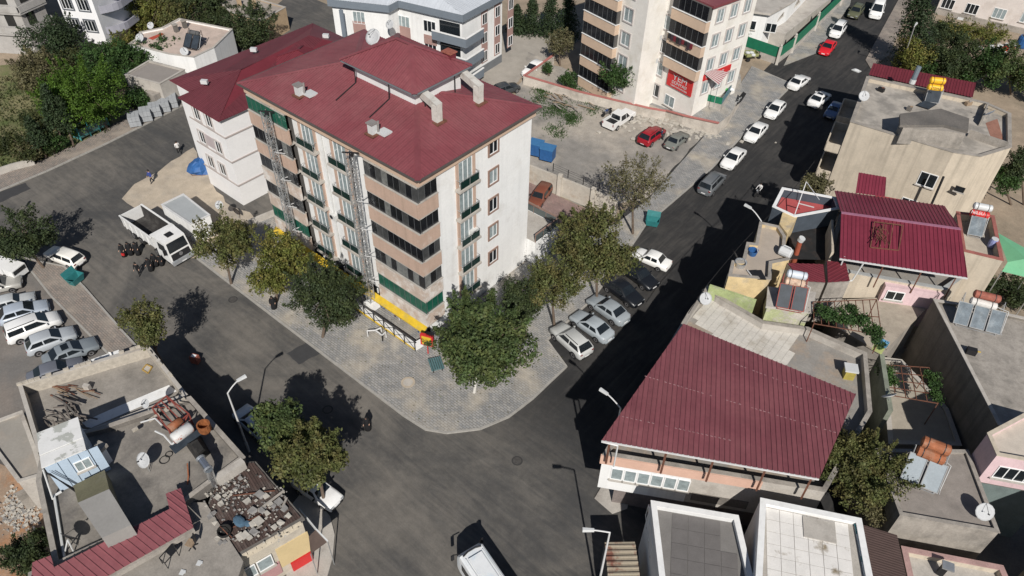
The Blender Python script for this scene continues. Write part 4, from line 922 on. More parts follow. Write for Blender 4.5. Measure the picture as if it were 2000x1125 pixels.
def tiles(root, o, ux, uy, nx, ny, s, mat, poly=None, gap=.02, name='tile'):
    mb = MB(); mb.mm((gap/2, gap/2, 0), (s-gap/2, s-gap/2, .025)); me = mb.mesh(name, mat); ux, uy = V(ux).normalized(), V(uy).normalized(); o = V(o); n = 0
    def inside(p):
        c = False
        for i in range(len(poly)):
            a, b = poly[i], poly[i-1]
            if (a[1] > p.y) != (b[1] > p.y) and p.x < (b[0]-a[0])*(p.y-a[1])/(b[1]-a[1])+a[0]: c = not c
        return c
    for i in range(nx):
        for j in range(ny):
            p = o+ux*(i*s)+uy*(j*s)
            if poly and not all(inside(p+ux*(a*s)+uy*(b*s)) for a in (.02, .98) for b in (.02, .98)): continue
            Mw = Matrix(((ux.x, uy.x, 0, p.x), (ux.y, uy.y, 0, p.y), (0, 0, 1, p.z+RN.uniform(-.006, .006)), (0, 0, 0, 1))); inst(name, me, root, Mw); n += 1
    return n
redwall = M('red_painted_wall', (.40, .07, .075), .8, .1)
tilew = M('white_terrace_tile', (.58, .55, .50), .7, .10, 1.0, dirt=(.40, .36, .30), dscale=.6, dlo=.5, dhi=.72)
deckg = M('grey_deck', (.27, .255, .235), .9, .14, .8, .2, dirt=(.36, .28, .21), dscale=.35, dlo=.48, dhi=.66)
# --- corner house with the big maroon roof on posts
CHT = PX([(1178, 888), (1612, 960), (1702, 805), (1692, 690), (1578, 640), (1492, 628), (1404, 577), (1382, 559), (1345, 610)], 7.2)
ch = fh('two-storey corner house with a big maroon metal roof on posts over its pink-rimmed terrace', CHT, 7.2, concl, deckg, .7, .25, 3.2, cap=conc)
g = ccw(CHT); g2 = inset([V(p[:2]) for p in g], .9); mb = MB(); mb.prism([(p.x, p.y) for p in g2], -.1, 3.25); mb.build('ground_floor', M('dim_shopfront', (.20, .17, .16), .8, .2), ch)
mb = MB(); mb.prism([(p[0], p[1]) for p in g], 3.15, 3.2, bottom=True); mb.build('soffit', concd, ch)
A, B = V((*CHT[0][:2], 0)), V((*CHT[1][:2], 0)); ub = (B-A).normalized(); nb = V((ub.y, -ub.x, 0))
mb = MB(); mb.hexa([A+ub*a+nb*b+V((0, 0, z)) for z in (6.3, 7.22) for a, b in ((-.15, .14), (10.8, .14), (10.8, -.02), (-.15, -.02))]); mb.build('pink_parapet', M('salmon_render', (.62, .40, .31), .85, .06), ch)
mb = MB(); mb.hexa([A+ub*a+nb*b+V((0, 0, z)) for z in (3.2, 6.29) for a, b in ((.0, .03), (6.2, .03), (6.2, -.02), (.0, -.02))]); mb.build('white_front', white, ch)
wallrow(ch, A+nb*.03, B+nb*.03, 4.55, [.75+.93*k for k in range(6)], .86, 1.35, panes=1, gl=glassc, sill=True)
mb = MB(); mb.hexa([A+ub*a+nb*b+V((0, 0, z)) for z in (3.6, 4.5) for a, b in ((6.6, .05), (10.5, .05), (10.5, .0), (6.6, .0))]); mb.build('balcony_panel', concd, ch)
RZ = dict(a=P(1175, 860, 10.0), b=P(1600, 935, 10.0), d=P(1335, 632, 9.1))
def onplane(u, v, a, b, d):
    n = (b-a).cross(d-a); r = XW*((u-CX)/F)+YD*((v-CY)/F)+ZF; return CAM+r*((a-CAM).dot(n)/r.dot(n))
RZ['c'] = onplane(1672, 770, RZ['a'], RZ['b'], RZ['d'])
mb = MB(); mb.poly([p-V((0, 0, .12)) for p in (RZ['d'], RZ['c'], RZ['b'], RZ['a'])]); croof = mb.build('roof', dark, ch)
sheets(croof, (RZ['a'], RZ['b'], RZ['c'], RZ['d']), P(1408, 700, 9.3)-P(1405, 880, 10), M('corner_maroon', (.205, .066, .078), .5, .10, .35, dirt=(.25, .092, .10), dscale=.25, dlo=.4, dhi=.75, island=.08), .33, .05, .055, 1.0)
mb = MB(); mb.bar(RZ['a']-V((0, 0, .08)), RZ['b']-V((0, 0, .08)), .1, .12); mb.build('gutter', alu, croof)
for f0, f1, f in ((.02, .55, .18), (.0, 1.0, .5), (.35, 1.0, .83)):
    a_, b_2 = RZ['a'].lerp(RZ['d'], f), RZ['b'].lerp(RZ['c'], f); nn_ = V((0, 0, .062)); m_ = random.Random(int(f*100)); n = 46
    mb = MB()
    for k in range(n):
        if f0 <= k/n <= f1 and m_.random() < .8: c_ = a_.lerp(b_2, (k+m_.uniform(-.15, .15))/n); mb.box(c_+nn_, (.16, m_.uniform(.02, .05), .012), .2)
    o_ = mb.build('screw_row', M('pale_sealant', (.42, .24, .25), .7, .1), croof); o_['kind'] = 'stuff'
for f in (.03, .30, .52, .76, .97):
    q = RZ['a'].lerp(RZ['b'], f); q2 = RZ['d'].lerp(RZ['c'], f); w_ = (q2-q); w_.normalize(); q = q+w_*.4; q2 = q2-w_*.4
    mb = MB(); mb.bar((q.x, q.y, 7.0), q, .12); mb.build('post', rust, croof); mb = MB(); mb.bar((q2.x, q2.y, 6.5), q2, .12); mb.build('post', rust, croof)
    mb = MB(); mb.bar(q-V((0, 0, .12)), q2-V((0, 0, .12)), .1, .12); mb.build('rafter', rust, croof)
mb = MB(); q = RZ['a']; mb.path([q+V((0, 0, -.15)), q+ub*1.1+V((0, 0, -.3)), q+ub*1.1+V((0, 0, -2.7))], .06, 6); mb.build('downpipe', plastic_w, ch)
tp = [(p.x, p.y) for p in PX([(1346, 622), (1386, 566), (1404, 584), (1490, 634), (1568, 645), (1543, 735), (1420, 700)], 6.5)]
o = P(1400, 600, 6.5); uxt = P(1480, 650, 6.5)-P(1400, 610, 6.5); uxt.z = 0; uyt = V((-uxt.y, uxt.x, 0))
tiles(ch, P(1352, 640, 6.505)-uxt.normalized()*9-uyt.normalized()*9, uxt, uyt, 40, 40, .56, tilew, tp)
mb = MB(); b_ = P(1655, 735, 6.5); mb.box(b_+V((0, 0, .45)), (.75, .75, .9), .5); hb = mb.build('roof_hatch_post', M('yellowed_paint', (.40, .33, .08), .7, .2), ch); mb = MB(); mb.box(b_+V((0, 0, .98)), (1.0, .9, .15), .5); mb.build('hatch_cap', plastic_w, hb)
dish(P(1376, 592, 7.2), .55, math.radians(-40), 'large white satellite dish at the street corner of the tiled terrace', h=.25)
# --- stepped yellow house
YH = PX([(1423, 539), (1430, 510), (1450, 511), (1459, 474), (1476, 476), (1484, 434), (1521, 442), (1534, 462), (1532, 490), (1542, 507), (1507, 514), (1505, 546)], 9.0)
yh = fh('flat-roofed yellow house whose outline steps back along the street', YH, 9.0, yellowr, M('dusty_deck', (.42, .36, .30), .92, .1, 1, .2, dirt=(.34, .29, .24), dscale=.5), .35, .22, cap=conc)
mb = MB(); a, b = P(1384, 560, 7.9), P(1494, 600, 7.9); ac = [P(*q, 7.9) for q in ((1385, 559), (1425, 541), (1502, 552), (1478, 592))]
wallpanel(yh, P(1385, 560, 7.9), P(1476, 590, 7.9), 6.4, 8.0, M('lime_render', (.36, .42, .20), .9, .2, 1.2, dirt=(.42, .39, .33), dscale=.9), .25, 'lime_wall')
wallpanel(yh, P(1420, 541, 8.7)+V((0, 0, 0)), P(1500, 550, 8.7), 6.4, 8.97, block, .12, 'block_wall')
mb = MB(); q = [P(*s, 9.0) for s in ((1521, 442), (1527, 420), (1557, 426), (1536, 462))]; mb.prism(ccw([(p.x, p.y) for p in q]), 7, [9.3, 9.3, 9.3, 9.3]); mb.build('stair_head', yellowr, yh)
# loose panel and clutter on the yellow roof
pp = P(1470, 545, 8.66); t = thing('leaning_panel', 'black panel leaning on a pale frame on the yellow house roof', 'panel', pp)
mb = MB(); q = [P(1459, 528, 8.75), P(1472, 545, 8.75), P(1497, 546, 9.3), P(1487, 527, 9.3)]; mb.hexa([p-V((0, 0, .05)) for p in q]+[p for p in q]); mb.build('board', dark, t); mb = MB(); mb.bar(q[0]+V((0, 0, .03)), q[1]+V((0, 0, .03)), .08); mb.build('edge_frame', alu, t)
for (u, v, r, lab, mt) in ((1469, 497, .42, 'blue and white tub on the edge of the yellow house roof', blue), (1445, 520, .5, 'round galvanised basin on the lowest step of the yellow roof', steel)):
    p = P(u, v, 8.66); o = thing('tub', lab, 'tub', p); mb = MB(); mb.ring(p, V((1, 0, 0)), V((0, 1, 0)), [(r*.8, 0), (r, .5), (r*1.04, .52), (r*.9, .5), (r*.72, .08)], 14); mb.build('basin', mt, o); mb = MB(); mb.tube(p+V((r, 0, .5)), p+V((r*.3, r*.9, .54)), .03); mb.build('rim_handle', plastic_w, o)
p = P(1532, 500, 8.7); t = thing('water_tank', 'white plastic water tank with a hollow handle on the yellow roof edge', 'water tank', p); mb = MB(); mb.ring(p+V((-.55, 0, .45)), V((0, 1, 0)), V((0, 0, 1)), [(.38, 0), (.45, .08), (.45, 1.0), (.38, 1.08)], 14); mb.build('tank_body', plastic_w, t); mb = MB(); mb.path([p+V((-.4, 0, .9)), p+V((-.3, 0, 1.05)), p+V((.3, 0, 1.05)), p+V((.4, 0, .9))], .06); mb.build('handle', plastic_w, t)
# --- solar platform block
SPB = PX([(1503, 562), (1590, 572), (1583, 607), (1500, 596)], 8.4)
spb = fh('lime and grey rendered stair block carrying two collectors above the tiled terrace', SPB, 8.4, M('peeling_lime', (.40, .43, .24), .9, .2, 1.1, dirt=(.46, .43, .38), dscale=.7, dlo=.45, dhi=.55), concl, 0, .2, 6.4, cat='stair block', name='stair_block')
p = P(1541, 607, 8.45); sf = P(1541, 640, 8.4)-P(1541, 600, 8.4); solar_heater(p, math.atan2(sf.y, sf.x), 'two dark collectors with red frames and a rusty tank above the tiled terrace', 2, M('rust_white_tank', (.55, .40, .30), .7, .3, 3, dirt=(.25, .10, .06), dscale=2), M('pale_tank', (.55, .60, .66), .5, .1), 1.05, 2.0, frame=M('red_frame', (.25, .05, .04), .7, .1))
# --- low maroon roofs between
for lab, q, fl in (('small dark maroon ribbed roof beside the rusty solar tank', ((1538, 514), (1608, 516), (1612, 552), (1566, 549)), (1, .05, 0)), ('narrow maroon roof in the shadow of the double roof', ((1615, 509), (1652, 514), (1660, 549), (1617, 552)), (.3, 1, 0))):
    pts = PX(q, 8.7); c = sum(pts, V((0, 0, 0)))/4; t = thing('lean_to', lab, 'shed roof', (c.x, c.y, 0)); mb = MB(); mb.prism(ccw([(p.x, p.y) for p in pts]), 4, 8.6); mb.build('wall', conc, t); sheets(t, pts, fl, maroon2, .28, .05, .04, .9)
# --- double-roofed maroon house
wallpanel(None, P(1618, 520, 8.5), P(1634, 412, 8.5), 0, 8.9, conc, .2, 'yard_wall') if False else None
RH = PX([(1612, 520), (1640, 420), (1868, 452), (1884, 540), (1846, 566), (1668, 534)], 7.4)
rh = fh('house under a double-pitched maroon sheet roof with a grey ledge and a pink lower wall', RH, 7.4, cream, deckg, .55, .3, -.1, cap=M('blue_grey_coping', (.36, .37, .37), .9, .12))
q = dict(a=P(1640, 505, 9.6), b=P(1890, 543, 9.6), c=P(1876, 448, 10.6), d=P(1643, 416, 10.6), e=P(1630, 372, 9.6), f=P(1845, 402, 9.6))
mb = MB(); mb.poly([q[k]-V((0, 0, .05)) for k in 'abcd']); mb.poly([q[k]-V((0, 0, .05)) for k in 'dcfe']); rr_ = mb.build('roof', dark, rh)
mrh = M('double_roof_maroon', (.185, .030, .050), .45, .10, .4, island=.08)
sheets(rr_, [q[k] for k in 'abcd'], q['d']-q['a'], mrh, .36, .06, .055, 1.05); sheets(rr_, [q[k] for k in 'dcfe'], q['e']-q['d'], mrh, .36, .06, .055, 1.05)
mb = MB(); mb.bar(q['d']+V((0, 0, .04)), q['c']+V((0, 0, .04)), .3, .06); mb.build('ridge_cap', M('pinkish_ridge', (.34, .15, .22), .5), rr_)
mb = MB(); mb.bar(q['a']-V((0, 0, .05)), q['b']-V((0, 0, .05)), .12, .12); mb.build('gutter', alu, rr_)
wallpanel(rh, P(1622, 432, 9.0), P(1612, 522, 7.4), -.1, 9.2, cream, .2, 'gable_wall')  # wall carried up to roof height to give the courtyard more shade
for f in (.04, .36, .66, .93):
    z = q['a'].lerp(q['b'], f)+(q['d']-q['a'])*.06; mb = MB(); mb.bar((z.x, z.y, 6.8), z, .1); mb.build('post', rust if f > .1 else alu, rr_)
mb = MB(); z = q['a']+V((0, 0, -.1)); mb.path([z, P(1688, 512, 9.4), P(1664, 548, 7.3), P(1618, 553, 7.3), P(1560, 547, 7.2)], .07, 6); mb.build('downpipe', plastic_w, rh)
uq = [P(1677, 337, 10.4), P(1731, 346, 10.4), P(1728, 385, 9.7), P(1671, 377, 9.7)]; sheets(rr_, [uq[3], uq[2], uq[1], uq[0]], uq[0]-uq[3], mrh, .3, .05, .05, .95)
pw = [P(1716, 588, 5.3), P(1828, 605, 5.3)]; wallpanel(rh, pw[0], pw[1], 3, 7.1, pink, .9, 'pink_wall')
wallrow(rh, pw[0]+V((0, -.03, 0)), pw[1]+V((0, -.03, 0)), 5.7, [.3], 1.5, 1.0, panes=2)
# rusty bed-frame rack and ironwork on the maroon roof
t = thing('iron_rack', 'rusty iron rack standing on the front slope of the double maroon roof', 'rack', P(1720, 480, 10.1)); mb = MB()
g4 = [P(1700, 483, 10.0), P(1755, 489, 10.0), P(1764, 440, 10.8), P(1708, 433, 10.8)]
for k in range(4): mb.bar(g4[k], g4[(k+1) % 4], .07)
for f in (.33, .66): mb.bar(g4[0].lerp(g4[1], f), g4[3].lerp(g4[2], f), .06)
mb.bar(g4[0], g4[0].lerp(g4[3], .4)-V((0, 0, .5)), .06); mb.bar(g4[1], g4[1].lerp(g4[2], .4)-V((0, 0, .5)), .06); mb.build('frame', rust, t)
mb = MB()
for i in range(16): a = P(RN.uniform(1708, 1738), RN.uniform(440, 480), 10.75); b = P(RN.uniform(1708, 1738), RN.uniform(436, 480), 10.9); mb.bar(a, b, .045)
mb.build('scrap_bars', rust, t)
# --- house with the red-edged tank terrace
TH = PX([(1868, 414), (1941, 422), (1959, 509), (1880, 490)], 9.0)
th = fh('house with a sunny beige terrace ringed by a red-topped parapet', TH, 9.0, cream, M('beige_deck', (.48, .42, .34), .9, .1, 1, dirt=(.38, .33, .27)), .8, .25, cap=M('red_tiles', (.33, .12, .10), .8, .2)) 
sf = P(1905, 480, 8.2)-P(1905, 440, 8.2); solar_heater(P(1902, 463, 8.25), math.atan2(sf.y, sf.x)+.1, 'single grey collector with a red tank lettered in white on the beige terrace', 1, redp, plastic_w, 1.3, 1.8, solarg)
lettering('NILSU', P(1896, 416, 10.5), P(1926, 419, 10.5)-P(1896, 416, 10.5), V((0, .35, 1)), .42, plastic_w, th)
p = P(1935, 482, 8.25); t = thing('barrel', 'small blue barrel in the corner of the beige terrace', 'barrel', p); mb = MB(); mb.ring(p, V((1, 0, 0)), V((0, 1, 0)), [(.3, 0), (.36, .3), (.36, .6), (.3, .9)], 12); mb.build('drum', M('pale_blue', (.25, .28, .5), .5), t); mb = MB(); mb.ring(p+V((0, 0, .9)), V((1, 0, 0)), V((0, 1, 0)), [(.3, 0), (.3, .04)], 12); mb.build('lid', plastic_w, t)
# --- green tarpaulin
t = thing('tarpaulin', 'pale green tarpaulin stretched over the garden at the right edge', 'tarpaulin', P(1985, 500, 0)); mb = MB(); q1 = [P(1946, 453, 6.2), P(2030, 500, 6.6), P(2030, 548, 5.6), P(1957, 530, 5.4), P(1968, 512, 5.9)]
mb.poly([q1[0], q1[4], P(2005, 505, 6.7), q1[1]]); mb.poly([q1[4], q1[3], q1[2], P(2005, 505, 6.7)]); mb.poly([P(2005, 505, 6.7), q1[2], q1[1]]); mb.build('sheet_cloth', M('green_tarp', (.18, .47, .27), .6, .06), t); mb = MB()
for a in (q1[0], q1[3], q1[2], q1[1]): mb.tube((a.x, a.y, 0), a, .05)
mb.build('pole', steel, t)
# --- gravel-floored flat roof and the tall blank wall
GVL = PX([(1632, 588), (1712, 584), (1806, 601), (1720, 686), (1640, 640)], 5.3)
gvl = fh('low flat roof of beige gravel in front of the pink wall', GVL, 5.3, conc, M('gravel_roof', (.40, .35, .285), .95, .12, 2, .5, dirt=(.31, .27, .22), dscale=.8), 0, .2)
GR = PX([(1823, 585), (1870, 592), (2090, 640), (2090, 850), (2010, 838), (1950, 830)], 7.6)
gr = fh('tall grey block-walled house with a stained concrete roof at the right edge', GR, 7.6, M('blank_block_wall', (.21, .19, .165), .95, .16, .9, .4, streak=.3), conc, .25, .2)
sf = P(1860, 660, 7.4)-P(1858, 610, 7.4); solar_heater(P(1905, 645, 7.4), math.atan2(sf.y, sf.x), 'three silvery collectors in a row with brown and white tanks', 3, M('white_tank', (.62, .60, .57), .6, .15), tank_r, 1.1, 1.9, solarg, tl=1.9)
p = P(1895, 690, 7.4); t = thing('tool_case', 'open black case with a yellow strap on the stained roof edge', 'case', p); mb = MB(); mb.box(p+V((0, 0, .25)), (.7, .45, .5), .3); mb.build('case_body', trimb, t); mb = MB(); mb.box(p+V((.35, .2, .3)), (.5, .06, .06), .4); mb.build('strap', yellowp, t)
# yard house below with pergola
YB = PX([(1722, 700), (1760, 705), (1850, 800), (1876, 872), (1735, 868)], 3.4)
yb = fh('sunken yard roof of pale gravel between the corner house and the tall blank wall', YB, 3.5, conc, M('yard_gravel', (.38, .34, .28), .95, .1, 1.5, .3), .12, .3, name='yard_roof', cat='roof')
wallpanel(yb, P(1718, 690, 6.8), P(1735, 800, 6.8), -.1, 6.8, M('yard_green_wall', (.22, .24, .19), .9, .2), .35, 'yard_wall')
def pergola(label, corners, z, zf, nx, ny, leaves):
    q = [P(*c, z) for c in corners]; t = thing('pergola', label, 'pergola', (q[0].x, q[0].y, zf)); mb = MB()
    for k in range(nx+1): mb.bar(q[0].lerp(q[1], k/nx), q[3].lerp(q[2], k/nx), .055)
    for k in range(ny+1): mb.bar(q[0].lerp(q[3], k/ny), q[1].lerp(q[2], k/ny), .055)
    mb.build('lattice', rust if z > 5 else wood, t)
    for a in q: mb = MB(); mb.bar((a.x, a.y, zf), a, .07); mb.build('post', rust, t)
    mb = MB(); r2 = random.Random(5)
    for (u, v, r) in leaves: c = P(u, v, z+.1); crown(mb, c, r, r*1.1, .35, int(900*r), .11, r2, 6)
    mb.build('vine', LF['fig'], t); return t
pergola('rusty frame pergola hung with a grape vine behind the grey terrace', ((1588, 590), (1712, 585), (1722, 655), (1590, 632)), 8.6, 6.5, 9, 2, [(1615, 612, .8), (1640, 618, 1.0), (1668, 622, 1.1), (1695, 632, 1.1), (1712, 648, .9), (1660, 604, .6), (1715, 668, .6)])
pergola('bare wooden pergola over the sunken yard beside the tall grey wall', ((1722, 712), (1815, 718), (1832, 788), (1728, 770)), 6.0, 3.4, 5, 4, [(1735, 728, .8), (1740, 742, .7), (1818, 735, .7), (1825, 755, .8), (1832, 775, .6)])
dish(P(1732, 780, 6.8), .55, math.radians(150), 'grey satellite dish on the wall edge beside the sunken pergola', h=.2, mat=plastic_w)
p = P(1716, 680, 7); t = thing('birdhouse', 'blue and yellow-green birdhouse on a wall end', 'birdhouse', p); mb = MB(); mb.prism(ccw([(p.x-.4, p.y-.3), (p.x+.4, p.y-.3), (p.x+.4, p.y+.3), (p.x-.4, p.y+.3)]), 6.8, 7.6); mb.build('box_wall', M('lime_paint', (.45, .50, .20), .7), t); mb = MB(); mb.box(p+V((0, 0, .68)), (1.0, .8, .1)); mb.build('lid', M('sky_paint', (.15, .38, .60), .6), t)
# --- flat house with two collectors
FR = PX([(1711, 878), (1890, 880), (1951, 1040), (1758, 1006)], 7.2)
fr = fh('low flat-roofed house with a dusty roof, railings and broken block edges', FR, 7.2, conc, M('dusty_roof', (.27, .24, .215), .95, .13, 1.2, .3, dirt=(.19, .17, .155), dscale=.5), .16, .2, cap=conc)
sf = P(1790, 950, 7.1)-P(1795, 900, 7.1); solar_heater(P(1792, 952, 7.1), math.atan2(sf.y, sf.x)-.05, 'two pale collectors with two orange tanks on the dusty flat roof', 2, tank_o, tank_o, 1.15, 2.0, M('milky_glazing', (.30, .34, .37), .6, .1, spec=.15), tl=1.7, tr=.4)
dish(P(1915, 1010, 7.2), .6, math.radians(-60), 'white satellite dish at the lower right corner of the dusty flat roof', h=.35)
mb = MB(); a, b = P(1765, 1022, 5.2), P(1870, 1045, 5.2)
for k in range(9): q_ = a.lerp(b, k/8); mb.bar(q_, q_+V((.0, -.5, 0)), .06); mb.bar(q_+V((0, -.5, 0)), q_+V((0, -.5, -1.4)), .05)
mb.bar(a, b, .06); mb.bar(a+V((0, -.5, 0)), b+V((0, -.5, 0)), .06); mb.build('window_grille', alu, fr)
# --- pink house
PK = PX([(1890, 898), (1907, 940), (2075, 971), (2100, 900), (1960, 860)], 6.5)
pk = fh('pale pink house with a four-pane window at the right edge', PK, 9.6, pink, M('cream_deck', (.55, .49, .42), .9, .1), .35, .2, 6.5, cap=cream)
mb = MB(); q2 = inset([V(p[:2]) for p in ccw(PK)], .5); mb.prism([(p.x, p.y) for p in q2], -.1, 6.45, bottom=True); mb.build('lower_wall', M('teal_grey_wall', (.15, .19, .185), .9, .15), pk)
mb = MB(); mb.prism([(p.x, p.y) for p in ccw(PK)], 6.42, 6.5, bottom=True); mb.build('floor_slab', concd, pk)
window(pk, V((PK[1].x, PK[1].y, 7.3))+(PK[2]-PK[1]).normalized()*.6, PK[2]-PK[1], 2.6, 1.3, 4)
window(pk, V((PK[1].x, PK[1].y, 7.3))+(PK[2]-PK[1]).normalized()*4.6, PK[2]-PK[1], 1.4, 1.3, 2)
# --- bottom right: grey tiled roof, white tiled roof, brown sheet, low wall
GT = PX([(1272, 979), (1441, 1008), (1482, 1180), (1295, 1180)], 6.6)
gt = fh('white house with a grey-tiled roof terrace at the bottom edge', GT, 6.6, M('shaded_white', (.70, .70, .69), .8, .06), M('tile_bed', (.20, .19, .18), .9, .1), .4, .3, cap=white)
ux_ = (GT[1]-GT[0]).normalized(); uy_ = V((ux_.y, -ux_.x, 0)); ipoly = [tuple(p) for p in inset([V(p[:2]) for p in ccw(GT)], .3)]
tiles(gt, V((GT[0].x, GT[0].y, 6.205))+ux_*.4+uy_*.4, ux_, uy_, 10, 10, 1.05, M('slate_tile', (.155, .145, .14), .75, .10, 1.5), ipoly, .03)
a, b = GT[3], GT[0]
wallrow(gt, a, b, 4.2, [4.3+1.05*k for k in range(3)], .9, 1.4, panes=1)
WTp = PX([(1486, 974), (1681, 1014), (1712, 1180), (1474, 1180)], 7.6)
wt = fh('white house with a mould-streaked tiled roof at the bottom edge', WTp, 7.6, white, M('white_tile_bed', (.42, .39, .35), .9, .15), .3, .32, cap=white)
ux_ = (WTp[1]-WTp[0]).normalized(); uy_ = V((ux_.y, -ux_.x, 0)); ipoly = [tuple(p) for p in inset([V(p[:2]) for p in ccw(WTp)], .3)]
tiles(wt, V((WTp[0].x, WTp[0].y, 7.305))+ux_*.38+uy_*.38, ux_, uy_, 11, 10, .86, M('mouldy_white_tile', (.74, .715, .68), .7, .07, 1.2, dirt=(.24, .19, .12), dscale=.42, dlo=.56, dhi=.66), ipoly, .03)
p = P(1600, 1035, 7.34); mb = MB(); mb.box(p+V((0, 0, .04)), (2.0, 1.5, .07), math.atan2(ux_.y, ux_.x)); mb.build('repair_patch', concl, wt)
BS = PX([(1683, 1024), (1752, 1045), (1782, 1180), (1716, 1180)], 7.3); c = BS[0]; t = thing('sheet_roof', 'brown corrugated roof with a teal and white tiled edge at the bottom', 'roof', (c.x, c.y, 0)); mb = MB(); mb.prism(ccw([(p.x, p.y) for p in BS]), -.1, 7.25); mb.build('wall', concd, t); sheets(t, BS, BS[1]-BS[0], M('brown_sheet', (.085, .055, .048), .7, .1, 2), .16, .03, .03, 1.0)
a, b = P(1675, 1024, 7.45), P(1706, 1180, 7.45); n = 14; tm = MB(); L_ = (b-a).length/n; tm.mm((.01, -.22, 0), (L_-.01, .22, .05)); me1 = tm.mesh('edge_tile', M('teal_tile', (.05, .22, .25), .4, .1)); me2 = tm.mesh('edge_tile', M('blue_white_tile', (.55, .62, .66), .4, .1)); u = (b-a).normalized()
mb = MB(); mb.hexa([a+V((-.25, .1, -7.5)), b+V((-.25, .1, -7.5)), b+V((.3, .1, -7.5)), a+V((.3, .1, -7.5)), a+V((-.25, .1, -.01)), b+V((-.25, .1, -.01)), b+V((.3, .1, -.01)), a+V((.3, .1, -.01))]); mb.build('edge_wall', white, t)
for k in range(n): inst('edge_tile', me1 if k in (0, 1, 6, 11) else me2, t, frameM(a+u*(k*L_), u))
LW = PX([(1761, 1068), (1958, 1106), (1990, 1180), (1785, 1180)], 5.6); lw = fh('low house with a sandy roof behind a pink-capped wall at the bottom right corner', LW, 5.6, cream, concl, .5, .3, cap=M('pinkish_cap', (.42, .27, .25), .85, .2))
p = P(1835, 1120, 5.2); t = thing('chimney', 'small metal chimney cowl throwing a black shadow on the sandy roof', 'chimney', p); mb = MB(); mb.box(p+V((0, 0, .5)), (.4, .4, 1.0)); mb.build('stack', trimb, t); mb = MB(); mb.box(p+V((.1, 0, 1.1)), (.7, .6, .12), .3); mb.build('cowl', steel, t)
# ribbed lean-to by the road
RB = PX([(1181, 1059), (1240, 1058), (1258, 1180), (1192, 1180)], 3.4); t = thing('lean_to', 'ribbed rusty and pale sheet roof beside the road lamp', 'shed roof', (RB[0].x, RB[0].y, 0)); mb = MB(); mb.prism(ccw([(p.x, p.y) for p in RB]), -.1, 3.3); mb.build('wall', concd, t)
sheets(t, RB, RB[1]-RB[0], M('pale_ribbed_sheet', (.30, .26, .20), .7, .12, 1, dirt=(.16, .07, .05), dscale=.5, dlo=.5, dhi=.58), .38, .09, .1, 3.2)
# --- patio house with red floor
RP = PX([(1528, 367), (1632, 386), (1640, 408), (1552, 424), (1509, 404)], 9.3); rp = fh('low house with a red-floored patio and white parapet rim by the street', RP, 9.3, M('shade_dark_blue_wall', (.06, .075, .095), .85, .15), M('red_floor', (.42, .085, .085), .8, .1), .9, .22, cap=white)  # blue wall, with the courtyard's shade darkened into its colour
mb = MB(); f4 = [P(1552, 420, 9.4), P(1575, 355, 11.2), P(1640, 362, 11.2), P(1640, 420, 9.6)]
mb.bar(f4[0], f4[1], .07); mb.bar(f4[0].lerp(f4[1], .35), P(1590, 405, 10.2), .07); mb.bar(f4[1], P(1600, 390, 11), .05); mb.build('pipe_frame', alu, rp)
sheet('courtyard_floor', PX([(1535, 440), (1650, 420), (1660, 560), (1500, 560)], 4.0), 4.0, concd)
CYD = PX([(1538, 452), (1632, 432), (1620, 508), (1545, 506)], 7.4); t = thing('lean_to', 'sagging black sheet cover added to darken the courtyard behind the yellow house', 'shed roof', (CYD[0].x, CYD[0].y, 4)); mb = MB(); mb.poly([CYD[0], CYD[3], CYD[2], CYD[1]]); mb.build('sheet_cover', M('shade_black_sheet', (.02, .02, .021), .8, .3, 1.5, dirt=(.05, .035, .03), dscale=.8), t)  # cover added over the lit wall; its black stands in for courtyard shade
for p in CYD: mb = MB(); mb.tube((p.x, p.y, 4), p, .05); mb.build('pole', rust, t)
p = P(1558, 500, 7.4); t = thing('chimney', 'rust-red chimney pipe with a white cap in the dark courtyard', 'chimney', (p.x, p.y, 4)); e = P(1563, 470, 8.9); mb = MB(); mb.tube((p.x, p.y, 4), e, .22, 10); mb.build('pipe', M('brick_red', (.30, .075, .04), .8, .2), t); mb = MB(); mb.tube(e, e+V((.1, 0, .35)), .3, 10); mb.build('cap', plastic_w, t)
# --- beige house
mb = MB(); a_, b_ = P(1706, 392, 8.0), P(1800, 410, 8.0); mb.bar(a_, b_, .2, 1.3); mb.build('red_parapet', redwall, rh)
BH = PX([(1661, 238), (1693, 150), (1925, 200), (1974, 222), (1975, 288), (1915, 306), (1862, 298)], 10.8)
bh = fh('three-storey beige house with a cracked concrete roof and a stair hood', BH, 10.8, cream, M('cracked_roof', (.42, .385, .34), .92, .14, .8, .2, dirt=(.27, .25, .225), dscale=.45, dlo=.46, dhi=.6), .45, .3, cap=conc)
a, b = BH[0], BH[6]
wallrow(bh, a, b, 6.3, [8.2], 1.7, 1.6, panes=2); wallrow(bh, a, b, 3.2, [7.6], 1.5, 1.2, panes=2); wallrow(bh, a, b, 6.9, [11.7], .9, .6, panes=1, fr=dark); wallrow(bh, a, b, 3.4, [10.6], .9, .6, panes=1, fr=dark)
SHp = PX([(1758, 222), (1838, 212), (1893, 231), (1891, 256), (1845, 244), (1758, 244)], 12.4); sh = PX([(1768, 238), (1890, 246), (1870, 296), (1762, 250)], 11)
mb = MB(); mb.prism(ccw([(p.x, p.y) for p in PX([(1762, 228), (1888, 236), (1886, 262), (1848, 256), (1764, 250)], 12.1)]), 10.3, 12.1); mb.build('stair_hood', conc, bh)
mb = MB(); mb.prism(ccw([(p.x, p.y) for p in SHp]), 12.12, 12.4, bottom=True); mb.build('hood_roof', concd, bh)
